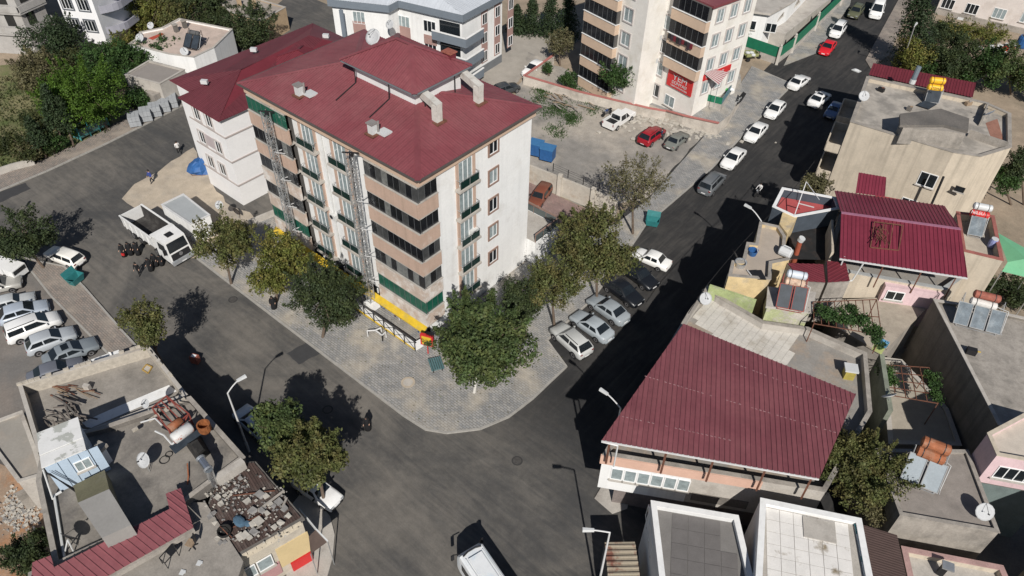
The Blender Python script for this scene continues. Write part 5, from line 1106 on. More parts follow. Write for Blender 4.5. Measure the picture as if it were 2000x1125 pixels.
for zz_ in (3.3, 6.7):
    q = BH[0]; r_ = BH[1]; u = (r_-q); u.z = 0; L_ = u.length; u.normalize(); nn = V((-u.y, u.x, 0))
    q0 = V((q.x, q.y, zz_)); mb = MB()
    for (a_, b_) in ((.2, L_*.45), (L_*.58, L_-.3)):
        c1, c2 = q0+u*a_, q0+u*b_
        mb.hexa([c1, c1+nn*1.5, c2+nn*1.5, c2, c1+V((0, 0, .15)), c1+nn*1.5+V((0, 0, .15)), c2+nn*1.5+V((0, 0, .15)), c2+V((0, 0, .15))])
        for p1, p2 in ((c1, c1+nn*1.5), (c1+nn*1.5, c2+nn*1.5), (c2+nn*1.5, c2)): mb.bar(p1+V((0, 0, .6)), p2+V((0, 0, .6)), .14, 1.0)
    mb.build('balcony', cream, bh)
mb = MB(); p = P(1822, 395, 6.0); mb.tube((p.x, p.y, 5), P(1843, 345, 9.0), .12, 7); mb.build('flue_pipe', dark, bh)
dish(P(1683, 200, 10.9), .56, math.radians(-60), 'white satellite dish on the street corner of the beige house roof', h=.5)
dish(P(1926, 232, 10.9), .6, math.radians(160), 'blue-grey satellite dish beside the reddish corner of the beige roof', h=.4, mat=M('blue_grey_dish', (.18, .22, .28), .5))
sf = P(1815, 225, 10.5)-P(1815, 180, 10.5); solar_heater(P(1818, 203, 10.4), math.atan2(sf.y, sf.x)+.2, 'yellow double tank on a white stand over a slumped collector', 1, tank_y, tank_y, 1.5, 1.4, solar, hframe, tl=1.5, tr=.36, tilt=70)
lettering('TEMA', P(1820, 174, 12.5), P(1842, 176, 12.5)-P(1820, 174, 12.5), V((0, .35, 1)), .36, dark, bh)
t = thing('old_collector', 'dark glazed collector lying loose on the beige roof under the yellow tank', 'collector', P(1812, 205, 10.4)); mb = MB(); q4 = [P(1790, 205, 10.5), P(1814, 213, 10.5), P(1830, 203, 10.8), P(1806, 197, 10.8)]; mb.hexa([p-V((0, 0, .08)) for p in q4]+q4); mb.build('case', trimb, t); mb = MB(); mb.poly([p+V((0, 0, .01)) for p in q4]); mb.build('glazing', solar, t)
RSp = PX([(1697, 146), (1704, 128), (1904, 167), (1900, 190)], 8.6); t = thing('shed_roof', 'long maroon sheet roof along the back of the beige house', 'shed roof', (RSp[0].x, RSp[0].y, 0)); mb = MB(); mb.prism(ccw([(p.x, p.y) for p in RSp]), -.1, 8.4); mb.build('wall', conc, t); RSp[1].z += .35; RSp[2].z += .35; sheets(t, RSp, RSp[1]-RSp[0], maroon2, .3, .05, .05, 1.0)
p = P(1782, 160, 10.5); t = thing('roof_flue', 'grey metal flue standing on the parapet of the beige house', 'flue', p); mb = MB(); mb.tube(p, p+V((0, .3, 1.8)), .28, 10); mb.build('pipe', M('flue_grey', (.16, .2, .23), .5), t); mb = MB(); mb.tube(p+V((0, 0, -.2)), p+V((0, .05, .3)), .34, 10); mb.build('collar', plastic_w, t)

# low walls and stained floor at the right end of the beige roof
mb = MB(); mb.poly([p for p in [P(*q, 10.365) for q in ((1925, 240), (1948, 232), (1962, 278), (1936, 270))]][::-1]); mb.build('reddish_floor', M('reddish_screed', (.30, .15, .11), .9, .2, 1.5), bh)
for a_, b_ in (((1893, 258), (1932, 272)), ((1932, 272), (1968, 284)), ((1918, 238), (1930, 205))): wallpanel(bh, P(*a_, 10.9), P(*b_, 10.9), 10.3, 11.2, conc, .16, 'low_wall')
for k, (u, v) in enumerate(((1775, 215), (1890, 205), (1870, 282), (1720, 178))): p = P(u, v, 10.4); t = thing('roof_scrap', ('grey crate', 'brown board', 'pale block', 'dark tin box')[k]+' left on the beige house roof '+('by the stair hood', 'near the back parapet', 'above the front wall', 'behind the corner dish')[k], 'scrap', p); mb = MB(); mb.box(p+V((0, 0, .2)), (.5+.2*(k % 2), .4, .4), k); mb.build('scrap_body', (concd, wood, concl, trimb)[k], t); mb = MB(); mb.box(p+V((.1, .1, .43)), (.3, .2, .06), k+.5); mb.build('scrap_top', (wood, conc, conc, rust)[k], t)
# added unseen house beyond the lower right corner, placed to shade the yard
SHADE_H = PX([(2115, 1000), (2260, 1020), (2260, 1190), (2135, 1180)], 9.0); fh('added unseen cream house beyond the lower right corner, placed to shade the yard', SHADE_H, 9.0, cream, conc, .4, .25)
sheet('shade_dark_yard', [P(1850, 1000), P(1960, 930), P(2080, 950), P(2080, 1180), P(1800, 1180)], .03, concd)  # dark sheet: the yard's shade is put into its colour as well
# ------------------------------------------------------------------ lower left roofs
dustd = M('old_roof_screed', (.30, .275, .245), .95, .14, .9, .3, dirt=(.20, .185, .165), dscale=.35, dlo=.45, dhi=.68)
TB = PX([(36, 751), (289, 675), (366, 772), (75, 882)], 5.0)
tb = fh('roofless terrace with a crumbling hollow-block parapet at the lower left', TB, 5.0, block, dustd, 1.1, .22, cap=concl)
def blockrow(root, a, b, z, skip=.12, size=(.39, .19, .19), mat=block):
    a, b = V(a), V(b); u = (b-a); u.z = 0; L_ = u.length; u.normalize(); n = int(L_/.41)
    key = ('blk', size)
    if key not in WC: mb = MB(); mb.box((0, 0, size[2]/2), size); WC[key] = mb.mesh('block', mat)
    for i in range(n):
        if RN.random() < skip: continue
        p = a+u*(.2+i*.41); inst('block', WC[key], root, Matrix.Translation((p.x, p.y, z+RN.uniform(-.01, .02))) @ Matrix.Rotation(math.atan2(u.y, u.x)+RN.uniform(-.05, .05), 4, 'Z'))
wi = [V((*p[:2], 5)) for p in TB]
blockrow(tb, wi[0]+V((.1, -.12, 0)), wi[1]+V((-.1, -.12, 0)), 5.06, .25); blockrow(tb, wi[1]+V((-.05, -.3, 0)), wi[2]+V((-.1, .1, 0)), 5.06, .8)
# pale paint band and tarpaulin edge on the terrace
mb = MB(); q = PX([(105, 850), (215, 800), (330, 752), (345, 764), (225, 815), (118, 862)], 3.915)
mb.poly(q); mb.build('white_screed_band', white, tb)
mb = MB(); q = PX([(92, 735), (138, 716), (232, 683), (235, 692), (140, 727), (95, 745)], 3.0)
t = thing('plastic_sheet', 'crumpled white plastic sheeting along the block parapet beside the parked cars', 'plastic sheet', q[0]); mb.poly(q)
for k in range(7): a, b = q[0].lerp(q[2], k/7), q[5].lerp(q[3], k/7); mb.hexa([a, a+V((.4, .2, 0)), b+V((.4, .2, 0)), b]+[p+V((0, 0, RN.uniform(.05, .3))) for p in (a, a+V((.3, .1, 0)), b+V((.3, .1, 0)), b)])
mb.build('plastic_film', white, t)
# timber heap in the left corner
t = thing('timber_heap', 'jumble of grey timbers and scrap in the shaded corner of the block-walled terrace', 'timber heap', P(100, 800, 3.9))
for i in range(26):
    a = P(RN.uniform(72, 150), RN.uniform(770, 830), 3.95+RN.uniform(0, .6)); an = RN.uniform(-.4, .9); l = RN.uniform(.8, 2.4); mb = MB(); mb.bar(a, a+V((math.cos(an)*l, math.sin(an)*l, RN.uniform(-.1, .3))), RN.uniform(.05, .12)); mb.build('plank', M('grey_timber', (.15, .13, .115), .9, .3, 5) if i % 3 else concd, t)
t = thing('timber_heap', 'loose reddish battens along the inside of the block parapet', 'timber heap', P(135, 765, 3.9))
for i in range(14):
    a = P(RN.uniform(95, 165), 772-RN.uniform(0, 22), 3.95); mb = MB(); mb.bar(a, a+V((RN.uniform(.8, 2), RN.uniform(.2, .9), RN.uniform(0, .25))), RN.uniform(.04, .08)); mb.build('plank', wood if i % 2 else rust, t)
p = P(287, 720, 4.0); t = thing('picture_frame', 'gilded empty frame lying on the block-walled terrace', 'frame', p); mb = MB(); q4 = PX([(278, 722), (286, 712), (297, 717), (289, 729)], 3.98)
for k in range(4): mb.bar(q4[k], q4[(k+1) % 4], .09)
mb.build('moulding', M('gilt', (.42, .28, .08), .5, .2), t); mb = MB(); mb.poly([p_-V((0, 0, .02)) for p_ in q4]); mb.build('backing', concl, t)
p = P(172, 760, 4.0); t = thing('concrete_block', 'single pale block standing on the terrace floor with a black shadow', 'block', p); mb = MB(); mb.box(p+V((0, 0, .25)), (.5, .3, .5), .5); mb.build('block_body', concl, t)
# second, higher roof
BL = PX([(84, 862), (205, 832), (372, 775), (478, 893), (384, 962), (335, 1000), (107, 1106), (72, 940)], 6.2)
bl = fh('flat sooty roof carrying a blue hut and a grey stair block', BL, 6.2, concd, M('sooty_roof', (.245, .225, .20), .95, .15, .9, .3, dirt=(.14, .13, .12), dscale=.4, dlo=.45, dhi=.66), .45, .25, cap=conc)
blockrow(bl, V((*BL[1][:2], 0))+V((2, .6, 0)), V((*BL[2][:2], 0)), 6.26, .7)
hutb, hutw = M('hut_blue_panel', (.45, .55, .66), .6, .06, 1), M('flaking_white_roof', (.70, .70, .69), .8, .05, 1, dirt=(.42, .43, .40), dscale=.55, dlo=.52, dhi=.55)
HT = PX([(71, 846), (152, 814), (168, 878), (81, 915)], 8.7); t = thing('rooftop_hut', 'pale blue panelled hut with a flaking white roof on the sooty roof', 'hut', (HT[0].x, HT[0].y, 5.75))
q = inset([V(p[:2]) for p in ccw(HT)], .12); mb = MB(); mb.prism([(p.x, p.y) for p in q], 5.75, 8.6); mb.build('wall', hutb, t)
for k in range(3):
    a, b, c, d = HT[0].lerp(HT[3], k/3), HT[1].lerp(HT[2], k/3), HT[1].lerp(HT[2], (k+1)/3-.015), HT[0].lerp(HT[3], (k+1)/3-.015); mb = MB(); q = [p+V((0, 0, .06*(k % 2))) for p in (d, c, b, a)]; mb.hexa([p-V((0, 0, .1)) for p in q]+q); mb.build('roof_panel', hutw, t)
fa, fb = HT[3].lerp(HT[2], .04), HT[3].lerp(HT[2], .96); nn = (fb-fa).normalized(); nn = V((nn.y, -nn.x, 0)); fa = fa-nn*.1; fb = fb-nn*.1
u = (fb-fa).normalized()
for k in range(5): mb = MB(); o = V((fa.x, fa.y, 5.8))+u*(.2+k*.62); mb.hexa([o+u*a+nn*b+V((0, 0, z)) for z in (0, 2.7) for a, b in ((0, .05), (.56, .05), (.56, 0), (0, 0))]); mb.build('wall_panel', hutb, t)
window(t, V((fa.x, fa.y, 6.9))+u*1.5+nn*.06, u, 1.0, 1.0, 2, gl=glassc)
mb = MB()
for k in range(3): mb.bar(V((fa.x, fa.y, 8.4))+nn*(.3+.1*k)+u*.1*k, V((fa.x, fa.y, 5.9))+nn*(.5+.15*k)+u*.9, .05)
mb.build('pole', trimb, t)
SB = PX([(152, 982), (213, 955), (256, 1025), (199, 1051)], 8.0); t = thing('stair_block', 'grey rendered stair block with a moss-stained slope on the sooty roof', 'stair block', (SB[0].x, SB[0].y, 5.75)); mb = MB(); mb.prism(ccw([(p.x, p.y) for p in SB]), 5.75, 8.0); mb.build('wall', M('smooth_cement', (.29, .28, .265), .9, .07, .6), t)
q = PX([(140, 943), (201, 913)], 7.3); mb = MB(); a, b = SB[0], SB[1]; pts = [q[0], q[1], b, a]; mb.prism(ccw([(p.x, p.y) for p in pts]), 5.75, [7.0 if (V((p[0], p[1]))-V((q[0].x, q[0].y))).length < .1 or (V((p[0], p[1]))-V((q[1].x, q[1].y))).length < .1 else 7.98 for p in ccw([(p.x, p.y) for p in pts])]); mb.build('mossy_slope', M('mossy_cement', (.21, .195, .12), .95, .15, .8, dirt=(.28, .26, .2), dscale=.5), t)
p = P(212, 902, 5.75); t = thing('chimney', 'slim white rendered chimney with a concrete cap beside the hut', 'chimney', p); mb = MB(); mb.box(p+V((0, 0, .8)), (.4, .4, 1.6), .3); mb.build('shaft', white, t); mb = MB(); mb.box(p+V((0, 0, 1.75)), (.75, .7, .3), .3); mb.build('cap', conc, t)
t = thing('roof_pipes', 'white pipe frame running round the left part of the sooty roof', 'pipe', P(107, 968, 5.8)); mb = MB(); mb.path([P(120, 960, 5.9), P(106, 968, 5.9), P(126, 1090, 5.9), P(195, 1058, 5.9)], .09, 6); mb.build('pipe_run', plastic_w, t); mb = MB(); mb.path([P(84, 917, 8.5), P(103, 975, 5.9)], .06); mb.path([P(132, 1054, 7.0), P(143, 1076, 5.9)], .05); mb.path([P(132, 1054, 7.0), P(127, 1078, 5.9)], .05); mb.build('pipe_stay', plastic_w, t)
dish(P(290, 918, 5.8), .56, math.radians(-75), 'white satellite dish half in shade in the middle of the sooty roof', h=.9)
dish(P(291, 803, 6.2), .36, math.radians(-75), 'small round satellite dish on the parapet above the block-walled terrace', h=.7)
dish(P(148, 1062, 5.8), .62, math.radians(115), 'black-backed satellite dish at the lower left corner of the sooty roof', h=.6, mat=dark, el=20)
# solar heater frame with rusty tank
t = thing('solar_water_heater', 'red steel heater frame with a flaking white tank at the back of the sooty roof', 'solar heater', P(345, 845, 5.8), 0, 'solar water heaters')
ft = M('flaking_tank', (.58, .58, .57), .6, .1, 2, dirt=(.40, .10, .05), dscale=1.6, dlo=.55, dhi=.6); a, b = P(338, 858, 7.2), P(372, 834, 7.2); mb = MB(); d = (b-a).normalized(); x = d.cross(V((0, 0, 1))).normalized(); y = x.cross(d); mb.ring(a, x, y, [(.3, -.05), (.42, .05), (.42, (b-a).length), (.3, (b-a).length+.1)], 16) if x.cross(y).dot(d) > 0 else mb.ring(a, y, x, [(.3, -.05), (.42, .05), (.42, (b-a).length), (.3, (b-a).length+.1)], 16); mb.build('tank', ft, t, smooth=True)
a, b = P(330, 838, 7.0), P(354, 820, 7.0); mb = MB(); d = (b-a).normalized(); x = d.cross(V((0, 0, 1))).normalized(); y = x.cross(d); mb.ring(a, x, y, [(.26, 0), (.3, .05), (.3, (b-a).length)], 14) if x.cross(y).dot(d) > 0 else mb.ring(a, y, x, [(.26, 0), (.3, .05), (.3, (b-a).length)], 14); mb.build('tank', tank_o, t, smooth=True)
mb = MB(); redf = M('red_oxide', (.25, .06, .045), .75, .2, 3); c4 = [P(308, 818, 5.8), P(340, 862, 5.8), P(378, 830, 5.8), P(335, 795, 5.8)]
for p in c4: mb.bar(p, p+V((0, 0, 1.35)), .08)
for k in range(4): mb.bar(c4[k]+V((0, 0, 1.3)), c4[(k+1) % 4]+V((0, 0, 1.3)), .08); mb.bar(c4[k], c4[(k+1) % 4]+V((0, 0, 1.3)), .06)
for f in (.3, .6): mb.bar(c4[0].lerp(c4[3], f)+V((0, 0, 1.3)), c4[1].lerp(c4[2], f)+V((0, 0, 1.3)), .07)
mb.build('stand', redf, t); mb = MB(); mb.path([P(303, 842, 6.6), P(320, 850, 6.6), P(336, 868, 6.5), P(350, 855, 6.6)], .07); mb.path([P(275, 825, 6.2), P(303, 817, 6.6), P(316, 830, 6.6)], .06); mb.build('pipe', plastic_w, t)
mb = MB(); q = [P(330, 872, 5.9), P(342, 886, 5.9), P(392, 848, 6.7), P(378, 832, 6.7)]; mb.hexa([p-V((0, 0, .06)) for p in q]+q); mb.build('panel', solar, t)
# sooty oven hood and galvanised flue
t = thing('flue_pipe', 'shiny galvanised elbow flue rising from a soot-black hood', 'flue', P(412, 940, 5.5)); mb = MB(); pts = [P(418, 945, 5.6), P(412, 930, 6.6), P(408, 918, 7.2), P(390, 893, 7.5)]; mb.path(pts, .27, 12); mb.build('flue_tube', M('shiny_zinc', (.62, .64, .66), .22, .15, 3, metal=.9), t); 
for f in (0, .85): mb = MB(); mb.tube(pts[2]+(pts[3]-pts[2])*f, pts[2]+(pts[3]-pts[2])*(f+.12), .32, 12); mb.build('flue_collar', steel, t)

soot = M('soot', (.022, .021, .020), .95, .3, 2, dirt=(.06, .055, .05), dscale=1.5); t = thing('oven_hood', 'soot-black chimney hood with a rusty open drum beside it', 'hood', P(385, 880, 5.8)); mb = MB(); q = [P(362, 868, 5.8), P(388, 905, 5.8), P(412, 885, 5.8), P(392, 850, 5.8)]; q2 = [P(372, 865, 7.4), P(388, 886, 7.4), P(398, 877, 7.4), P(385, 858, 7.4)]; mb.hexa([*q, *q2]); mb.build('hood_shell', soot, t); mb = MB(); p = P(402, 842, 6.6); mb.ring(p, V((1, 0, 0)), V((0, 1, 0)), [(.35, 0), (.45, .2), (.47, .8), (.38, .8), (.36, .2)], 14); mb.build('drum', M('rust_orange', (.26, .09, .03), .85, .35, 4), t)
mb = MB(); mb.path([P(366, 905, 6.0), P(368, 930, 5.9), P(366, 946, 5.8)], .05); mb.build('copper_pipe', tank_o, t)
t = thing('cable_coil', 'coil of black cable lying on the sooty roof', 'cable', P(322, 893, 5.77)); mb = MB()
for (u0, v0, r) in ((321, 898, .33), (330, 887, .24)): c = P(u0, v0, 5.8); mb.path([c+V((math.cos(k*.52)*r, math.sin(k*.52)*r, 0)) for k in range(13)], .03, 5)
mb.build('cable_loop', rubber, t)
wallpanel(bl, P(425, 938, 6.3), P(478, 902, 6.3), 5.2, 6.3, concl, .5, 'beam')
# maroon roof strip
MS = [P(353, 953, 6.9), P(324, 966, 6.9), P(331, 994, 6.9), P(106, 1108, 6.9), P(101, 1086, 6.9), P(64, 1099, 6.9), P(60, 1165, 6.5), P(150, 1160, 6.5), P(378, 1031, 6.5)]
t = thing('shed_roof', 'long maroon sheet strip along the lower edge of the sooty roof', 'shed roof', (MS[0].x, MS[0].y, 5.6)); 
for q in ([MS[0], MS[1], MS[2], MS[8]], [MS[2], MS[3], MS[7], MS[8]], [MS[3], MS[4], MS[5], MS[6], MS[7]]): sheets(t, q, MS[8]-MS[2], MATS['corner_maroon'], .42, .05, .05, .85)
mb = MB(); mb.bar(MS[8]-V((0, 0, .3)), MS[7]-V((0, 0, .3)), .2, .4); mb.build('wall_edge', conc, t)
# lowest terrace and the rubble roof
LT = PX([(340, 985), (398, 985), (470, 1098), (440, 1190), (60, 1190), (60, 1120)], 5.6); lt = fh('pale terrace below the maroon strip with loose chairs and a trolley', LT, 5.6, cream, dustd, 0, .2, cat='terrace', name='terrace_house')
def trolley():
    p = P(328, 1083, 5.6); t = thing('trolley', 'black folding trolley frame on the pale terrace', 'trolley', p); q = PX([(311, 1090), (322, 1100), (344, 1075), (336, 1062)], 6.3); mb = MB()
    for k in range(4): mb.bar(q[k], q[(k+1) % 4], .05); mb.bar(q[k], q[k]-V((0, 0, .7)), .04)
    mb.build('frame', dark, t); mb = MB(); mb.poly([p_-V((0, 0, .05)) for p_ in (q[0].lerp(q[3], .55), q[1].lerp(q[2], .55), q[2], q[3])]); mb.build('tray', trimb, t)
trolley()
def swivel():
    p = P(376, 1068, 5.6); t = thing('swivel_chair', 'worn swivel chair with a beige seat on the pale terrace', 'chair', p); mb = MB()
    for k in range(5): a = k*1.2566; mb.bar(p+V((0, 0, .1)), p+V((math.cos(a)*.35, math.sin(a)*.35, .04)), .05)
    mb.tube(p, p+V((0, 0, .45)), .035); mb.build('base', dark, t); mb = MB(); mb.box(p+V((0, 0, .5)), (.5, .5, .1), .4); mb.build('seat', wood, t); mb = MB(); mb.box(p+V((.15, .28, .85)), (.48, .08, .55), -.5); mb.build('backrest', dark, t)
swivel()
for (u, v, lab) in ((389, 1100, 'sheet of white paper on the pale terrace nearer the rubble roof'), (356, 1118, 'sheet of white paper on the pale terrace nearer the bottom edge')): p = P(u, v, 5.62); o = thing('paper_sheet', lab, 'paper', p); mb = MB(); mb.box(p+V((0, 0, .02)), (.3, .35, .02), .5); mb.build('sheet', plastic_w, o); mb = MB(); mb.box(p+V((.1, .1, .045)), (.16, .2, .02), .9); mb.build('fold', plastic_w, o)
RR = PX([(426, 940), (478, 906), (497, 905), (588, 1012), (447, 1092), (399, 1018)], 5.4); rrr = fh('shop with a scrap-covered brown sheet roof and a pale block front at the lower left', RR, 5.4, M('shop_front', (.50, .45, .37), .9, .1, 1, dirt=(.38, .34, .29), dscale=.6), concd, 0, .2, name='shop', cat='shop')
sheets(rrr, [p+V((0, 0, .08)) for p in RR], P(555, 958, 5.4)-P(588, 1011, 5.4), M('brown_rusty_sheet', (.075, .05, .043), .75, .2, .8, dirt=(.12, .10, .09), dscale=.5, island=.25), .16, .03, .03, .85)
a, b = RR[4], RR[3]; ub = (b-a).normalized(); nb = V((ub.y, -ub.x, 0)); ab = V((a.x, a.y, 0))-ub*6; Lf = (b-a).length
mb = MB(); mb.hexa([ab+ub*x+nb*y+V((0, 0, z)) for z in (-.1, 5.1) for x, y in ((0, .05), (6, .05), (6, -.3), (0, -.3))]); mb.build('side_wall', MATS['shop_front'], rrr)
for row in range(2):
    for k in range(int((Lf+6)/.62)):
        if row == 1 and RN.random() < .2: continue
        key = ('cream_blk',)
        if key not in WC: mb = MB(); mb.box((.29, -.02, .14), (.59, .32, .27)); WC[key] = mb.mesh('block', M('cream_block', (.58, .51, .40), .92, .16, 2, .2))
        o = ab+ub*(k*.62+.3*row)+nb*.08+V((0, 0, 5.1+row*.28-.28)); inst('block', WC[key], rrr, frameM(o, ub) @ Matrix.Rotation(RN.uniform(-.02, .02), 4, 'Z'))
mb = MB(); mb.hexa([ab+ub*x+nb*y+V((0, 0, z)) for z in (1.2, 3.6) for x, y in ((6+Lf-2.2, .08), (6+Lf+.1, .08), (6+Lf+.1, 0), (6+Lf-2.2, 0))]); mb.build('yellow_panel', M('buff_panel', (.60, .47, .26), .8, .06), rrr)
mb = MB(); mb.hexa([ab+ub*x+nb*y+V((0, 0, z)) for z in (.6, 2.1) for x, y in ((0, .07), (6+Lf-2.25, .07), (6+Lf-2.25, 0), (0, 0))]); mb.build('pink_band', M('dusty_pink', (.42, .24, .24), .85, .1), rrr)
wallrow(rrr, ab+nb*.08, ab+nb*.08+ub, 2.2, [6+Lf-2.45-1.15*k for k in (1, 2, 3, 4)], 1.05, 1.3, panes=1, gl=glassc)
mb = MB(); mb.hexa([ab+ub*x+nb*y+V((0, 0, z)) for z in (.0, 1.15) for x, y in ((6+Lf-1.6, .2), (6+Lf-.1, .2), (6+Lf-.1, .02), (6+Lf-1.6, .02))]); sg = mb.build('red_sign', redp, rrr)
AW = [P(617, 1034, 3.6), P(640, 1058, 3.2), P(607, 1082, 3.0), P(603, 1048, 3.6)]; t = thing('awning', 'brown corner awning with a white edge over the pavement by the rubble-roofed shop', 'awning', (AW[0].x, AW[0].y, 0)); mb = MB(); mb.poly([AW[0], AW[3], AW[2], AW[1]]); mb.build('canopy', M('brown_canvas', (.085, .06, .05), .85, .1), t); mb = MB(); mb.bar(P(585, 995, 3.6), AW[0], .08, .3); mb.bar(AW[0], AW[1], .08, .3); mb.build('edge_strip', plastic_w, t); mb = MB()
for p in AW[1:3]: mb.tube((p.x, p.y, 0), p, .04)
mb.build('pole', steel, t)
# loose rubble on the roof
rs = [M('rubble_pale', (.46, .43, .38), .95, .15, 4), M('rubble_grey', (.25, .24, .23), .95, .15, 4), M('rubble_dark', (.06, .055, .05), .95, .2, 4)]
t = thing('rubble_heap', 'broken slabs, bricks and scrap strewn over the brown sheet roof', 'rubble', P(480, 1000, 5.5))
spots = [(425, 972, .5), (432, 985, .55), (440, 968, .4), (418, 1003, .45), (410, 1010, .6), (420, 1022, .45), (398+30, 1040, .4), (483, 980, .7), (493, 998, .75), (508, 968, .8), (520, 970, .6), (500, 978, .35), (528, 985, .5), (535, 990, .45), (512, 998, .6), (522, 1003, .5), (505, 1020, .9), (495, 1024, .7), (545, 982, .7), (556, 995, .65), (563, 1008, .5), (548, 1022, .6), (536, 1030, .5), (519, 1035, .3), (497, 1040, .7), (480, 1046, .8), (470, 1050, .7), (488, 1052, .5), (430, 1062, .5), (440, 1060, .4), (424, 1052, .5), (452, 962, .3), (460, 958, .35), (470, 935, .45), (478, 912, .4)]
for i, (u, v, s) in enumerate(spots):
    p = P(u, v, 5.55); m_ = random.Random(i); mb = MB(); mb.hexa([p+V((x*s*m_.uniform(.2, .42), y*s*m_.uniform(.2, .38), z+m_.uniform(0, .05))) for z in (0, s*.2) for x, y in ((-1, -1), (1, -1), (1, 1), (-1, 1))]); mb.build('slab', rs[0 if i % 5 < 3 else 1], t)
mb = MB(); m_ = random.Random(4)
for i in range(420): u, v = (m_.gauss(448, 26), m_.gauss(958, 22)) if i < 260 else (m_.uniform(420, 560), m_.uniform(950, 1060)); p = P(u, v, 5.52); s = m_.uniform(.02, .085); mb.cur = m_.choice((0, 1, 1, 2, 2)) if i < 260 else m_.choice((0, 1)); mb.hexa([p+V((x*s*m_.uniform(.5, 1.2), y*s*m_.uniform(.5, 1.2), z)) for z in (0, s) for x, y in ((-1, -1), (1, -1), (1, 1), (-1, 1))])
o = mb.build('rubble_crumbs', rs, t, kind='stuff')
p = P(440, 1042, 5.55); o = thing('cauldron', 'blackened round cauldron with a rusty inside on the scrap roof', 'cauldron', p); mb = MB(); mb.ring(p, V((1, 0, 0)), V((0, 1, 0)), [(.25, 0), (.42, .15), (.46, .4), (.40, .4), (.3, .1)], 16); mb.build('bowl', soot, o); mb = MB(); mb.path([p+V((-.45, 0, .4)), p+V((0, 0, .55)), p+V((.45, 0, .4))], .03); mb.build('handle', rust, o)
p = P(468, 1020, 5.55); o = thing('blue_cloth', 'crumpled blue cloth on the scrap roof', 'cloth', p); mb = MB(); m_ = random.Random(9)
mb.ball(p+V((0, 0, .1)), (.55, .35, .14), 9, 5); mb.ball(p+V((.5, .25, .08)), (.3, .22, .1), 8, 4); mb.build('cloth_fold', M('faded_blue_cloth', (.07, .13, .19), .9, .2, 5), o)
o = thing('iron_bars', 'long dark bars and rails lying across the scrap roof', 'bars', P(500, 970, 5.6)); 
for (a, b, w_) in (((455, 968), (537, 958), .07), ((448, 1033), (510, 1005), .06), ((458, 1057), (512, 1026), .09), ((505, 996), (555, 958), .16), ((560, 972), (552, 990), .14), ((430, 1030), (453, 1050), .06)): mb = MB(); mb.bar(P(*a, 5.62), P(*b, 5.66), w_, .06); mb.build('bar', rust if w_ < .08 else conc, o)
# left annex
LA = PX([(-30, 830), (43, 803), (72, 881), (86, 927), (36, 942), (-10, 880)], 3.6); la = fh('low flat-roofed annex with smooth cement screed at the left edge', LA, 3.6, concl, M('cement_screed', (.30, .28, .25), .92, .08, .6, dirt=(.36, .31, .26), dscale=.4), .12, .2, name='annex')
wallpanel(la, P(32, 968, 2.0), P(72, 948, 2.0), 0, 2.0, conc, .3, 'low_wall')
sheet('dirt_yard', [P(-60, 860), P(40, 930), P(75, 945), P(110, 1140), P(-60, 1140)], .02, M('red_dirt', (.30, .22, .16), .95, .2, .8, .4, dirt=(.36, .19, .10), dscale=.5, dlo=.48, dhi=.62))
mb = MB(); m_ = random.Random(8)
for i in range(380): p = P(m_.gauss(36, 22), m_.gauss(1000, 18), .02); s = m_.uniform(.03, .12); mb.cur = m_.choice((0, 0, 1)); mb.hexa([p+V((x*s*m_.uniform(.5, 1.2), y*s*m_.uniform(.5, 1.2), z)) for z in (0, s) for x, y in ((-1, -1), (1, -1), (1, 1), (-1, 1))])
o = mb.build('yard_rubble', rs[:2]); tag(o, kind='stuff')
# ------------------------------------------------------------------ background buildings
def SPt(u, v, p, d):
    "point where the sight line meets the vertical plane through p along d"
    n = V((-d[1], d[0], 0)); r = XW*((u-CX)/F)+YD*((v-CY)/F)+ZF; t = (V((p[0], p[1], 0))-CAM).dot(n)/r.dot(n); return CAM+r*t
def hip(root, pts, z, zr, mat, over=.5, pitch=.3, name='roof_sheet', ridge=.3):
    "four-sided hip roof over ccw corner points"
    q = [V((p.x, p.y, z)) for p in inset([V(p[:2]) for p in pts], -over)]
    l0, l1 = (q[1]-q[0]).length, (q[2]-q[1]).length
    if l0 < l1: q = q[1:]+q[:1]; l0, l1 = l1, l0
    m0, m1 = (q[3]+q[0])/2, (q[1]+q[2])/2; d = (m1-m0).normalized(); g0, g1 = m0+d*l1/2*.95, m1-d*l1/2*.95; g0.z = g1.z = zr
    mb = MB()
    for s in ((q[0], q[1], g1, g0), (q[1], q[2], g1), (q[2], q[3], g0, g1), (q[3], q[0], g0)): mb.poly([p-V((0, 0, .08)) for p in s])
    mb.poly([p-V((0, 0, .1)) for p in (q[3], q[2], q[1], q[0])]); r = mb.build('roof', maroon2, root)
    for s in ((q[0], q[1], g1, g0), (q[1], q[2], g1), (q[2], q[3], g0, g1), (q[3], q[0], g0)):
        e = s[1]-s[0]; sheets(r, s, (s[2]-s[1])-e*((s[2]-s[1]).dot(e)/e.dot(e)), mat, pitch, .045, .035, 1.6, name)
    mb = MB()
    for a, b in ((q[0], g0), (q[3], g0), (q[1], g1), (q[2], g1), (g0, g1)): mb.bar(a+V((0, 0, .05)), b+V((0, 0, .05)), .3, .06)
    mb.build('ridge_cap', mat, r); return r
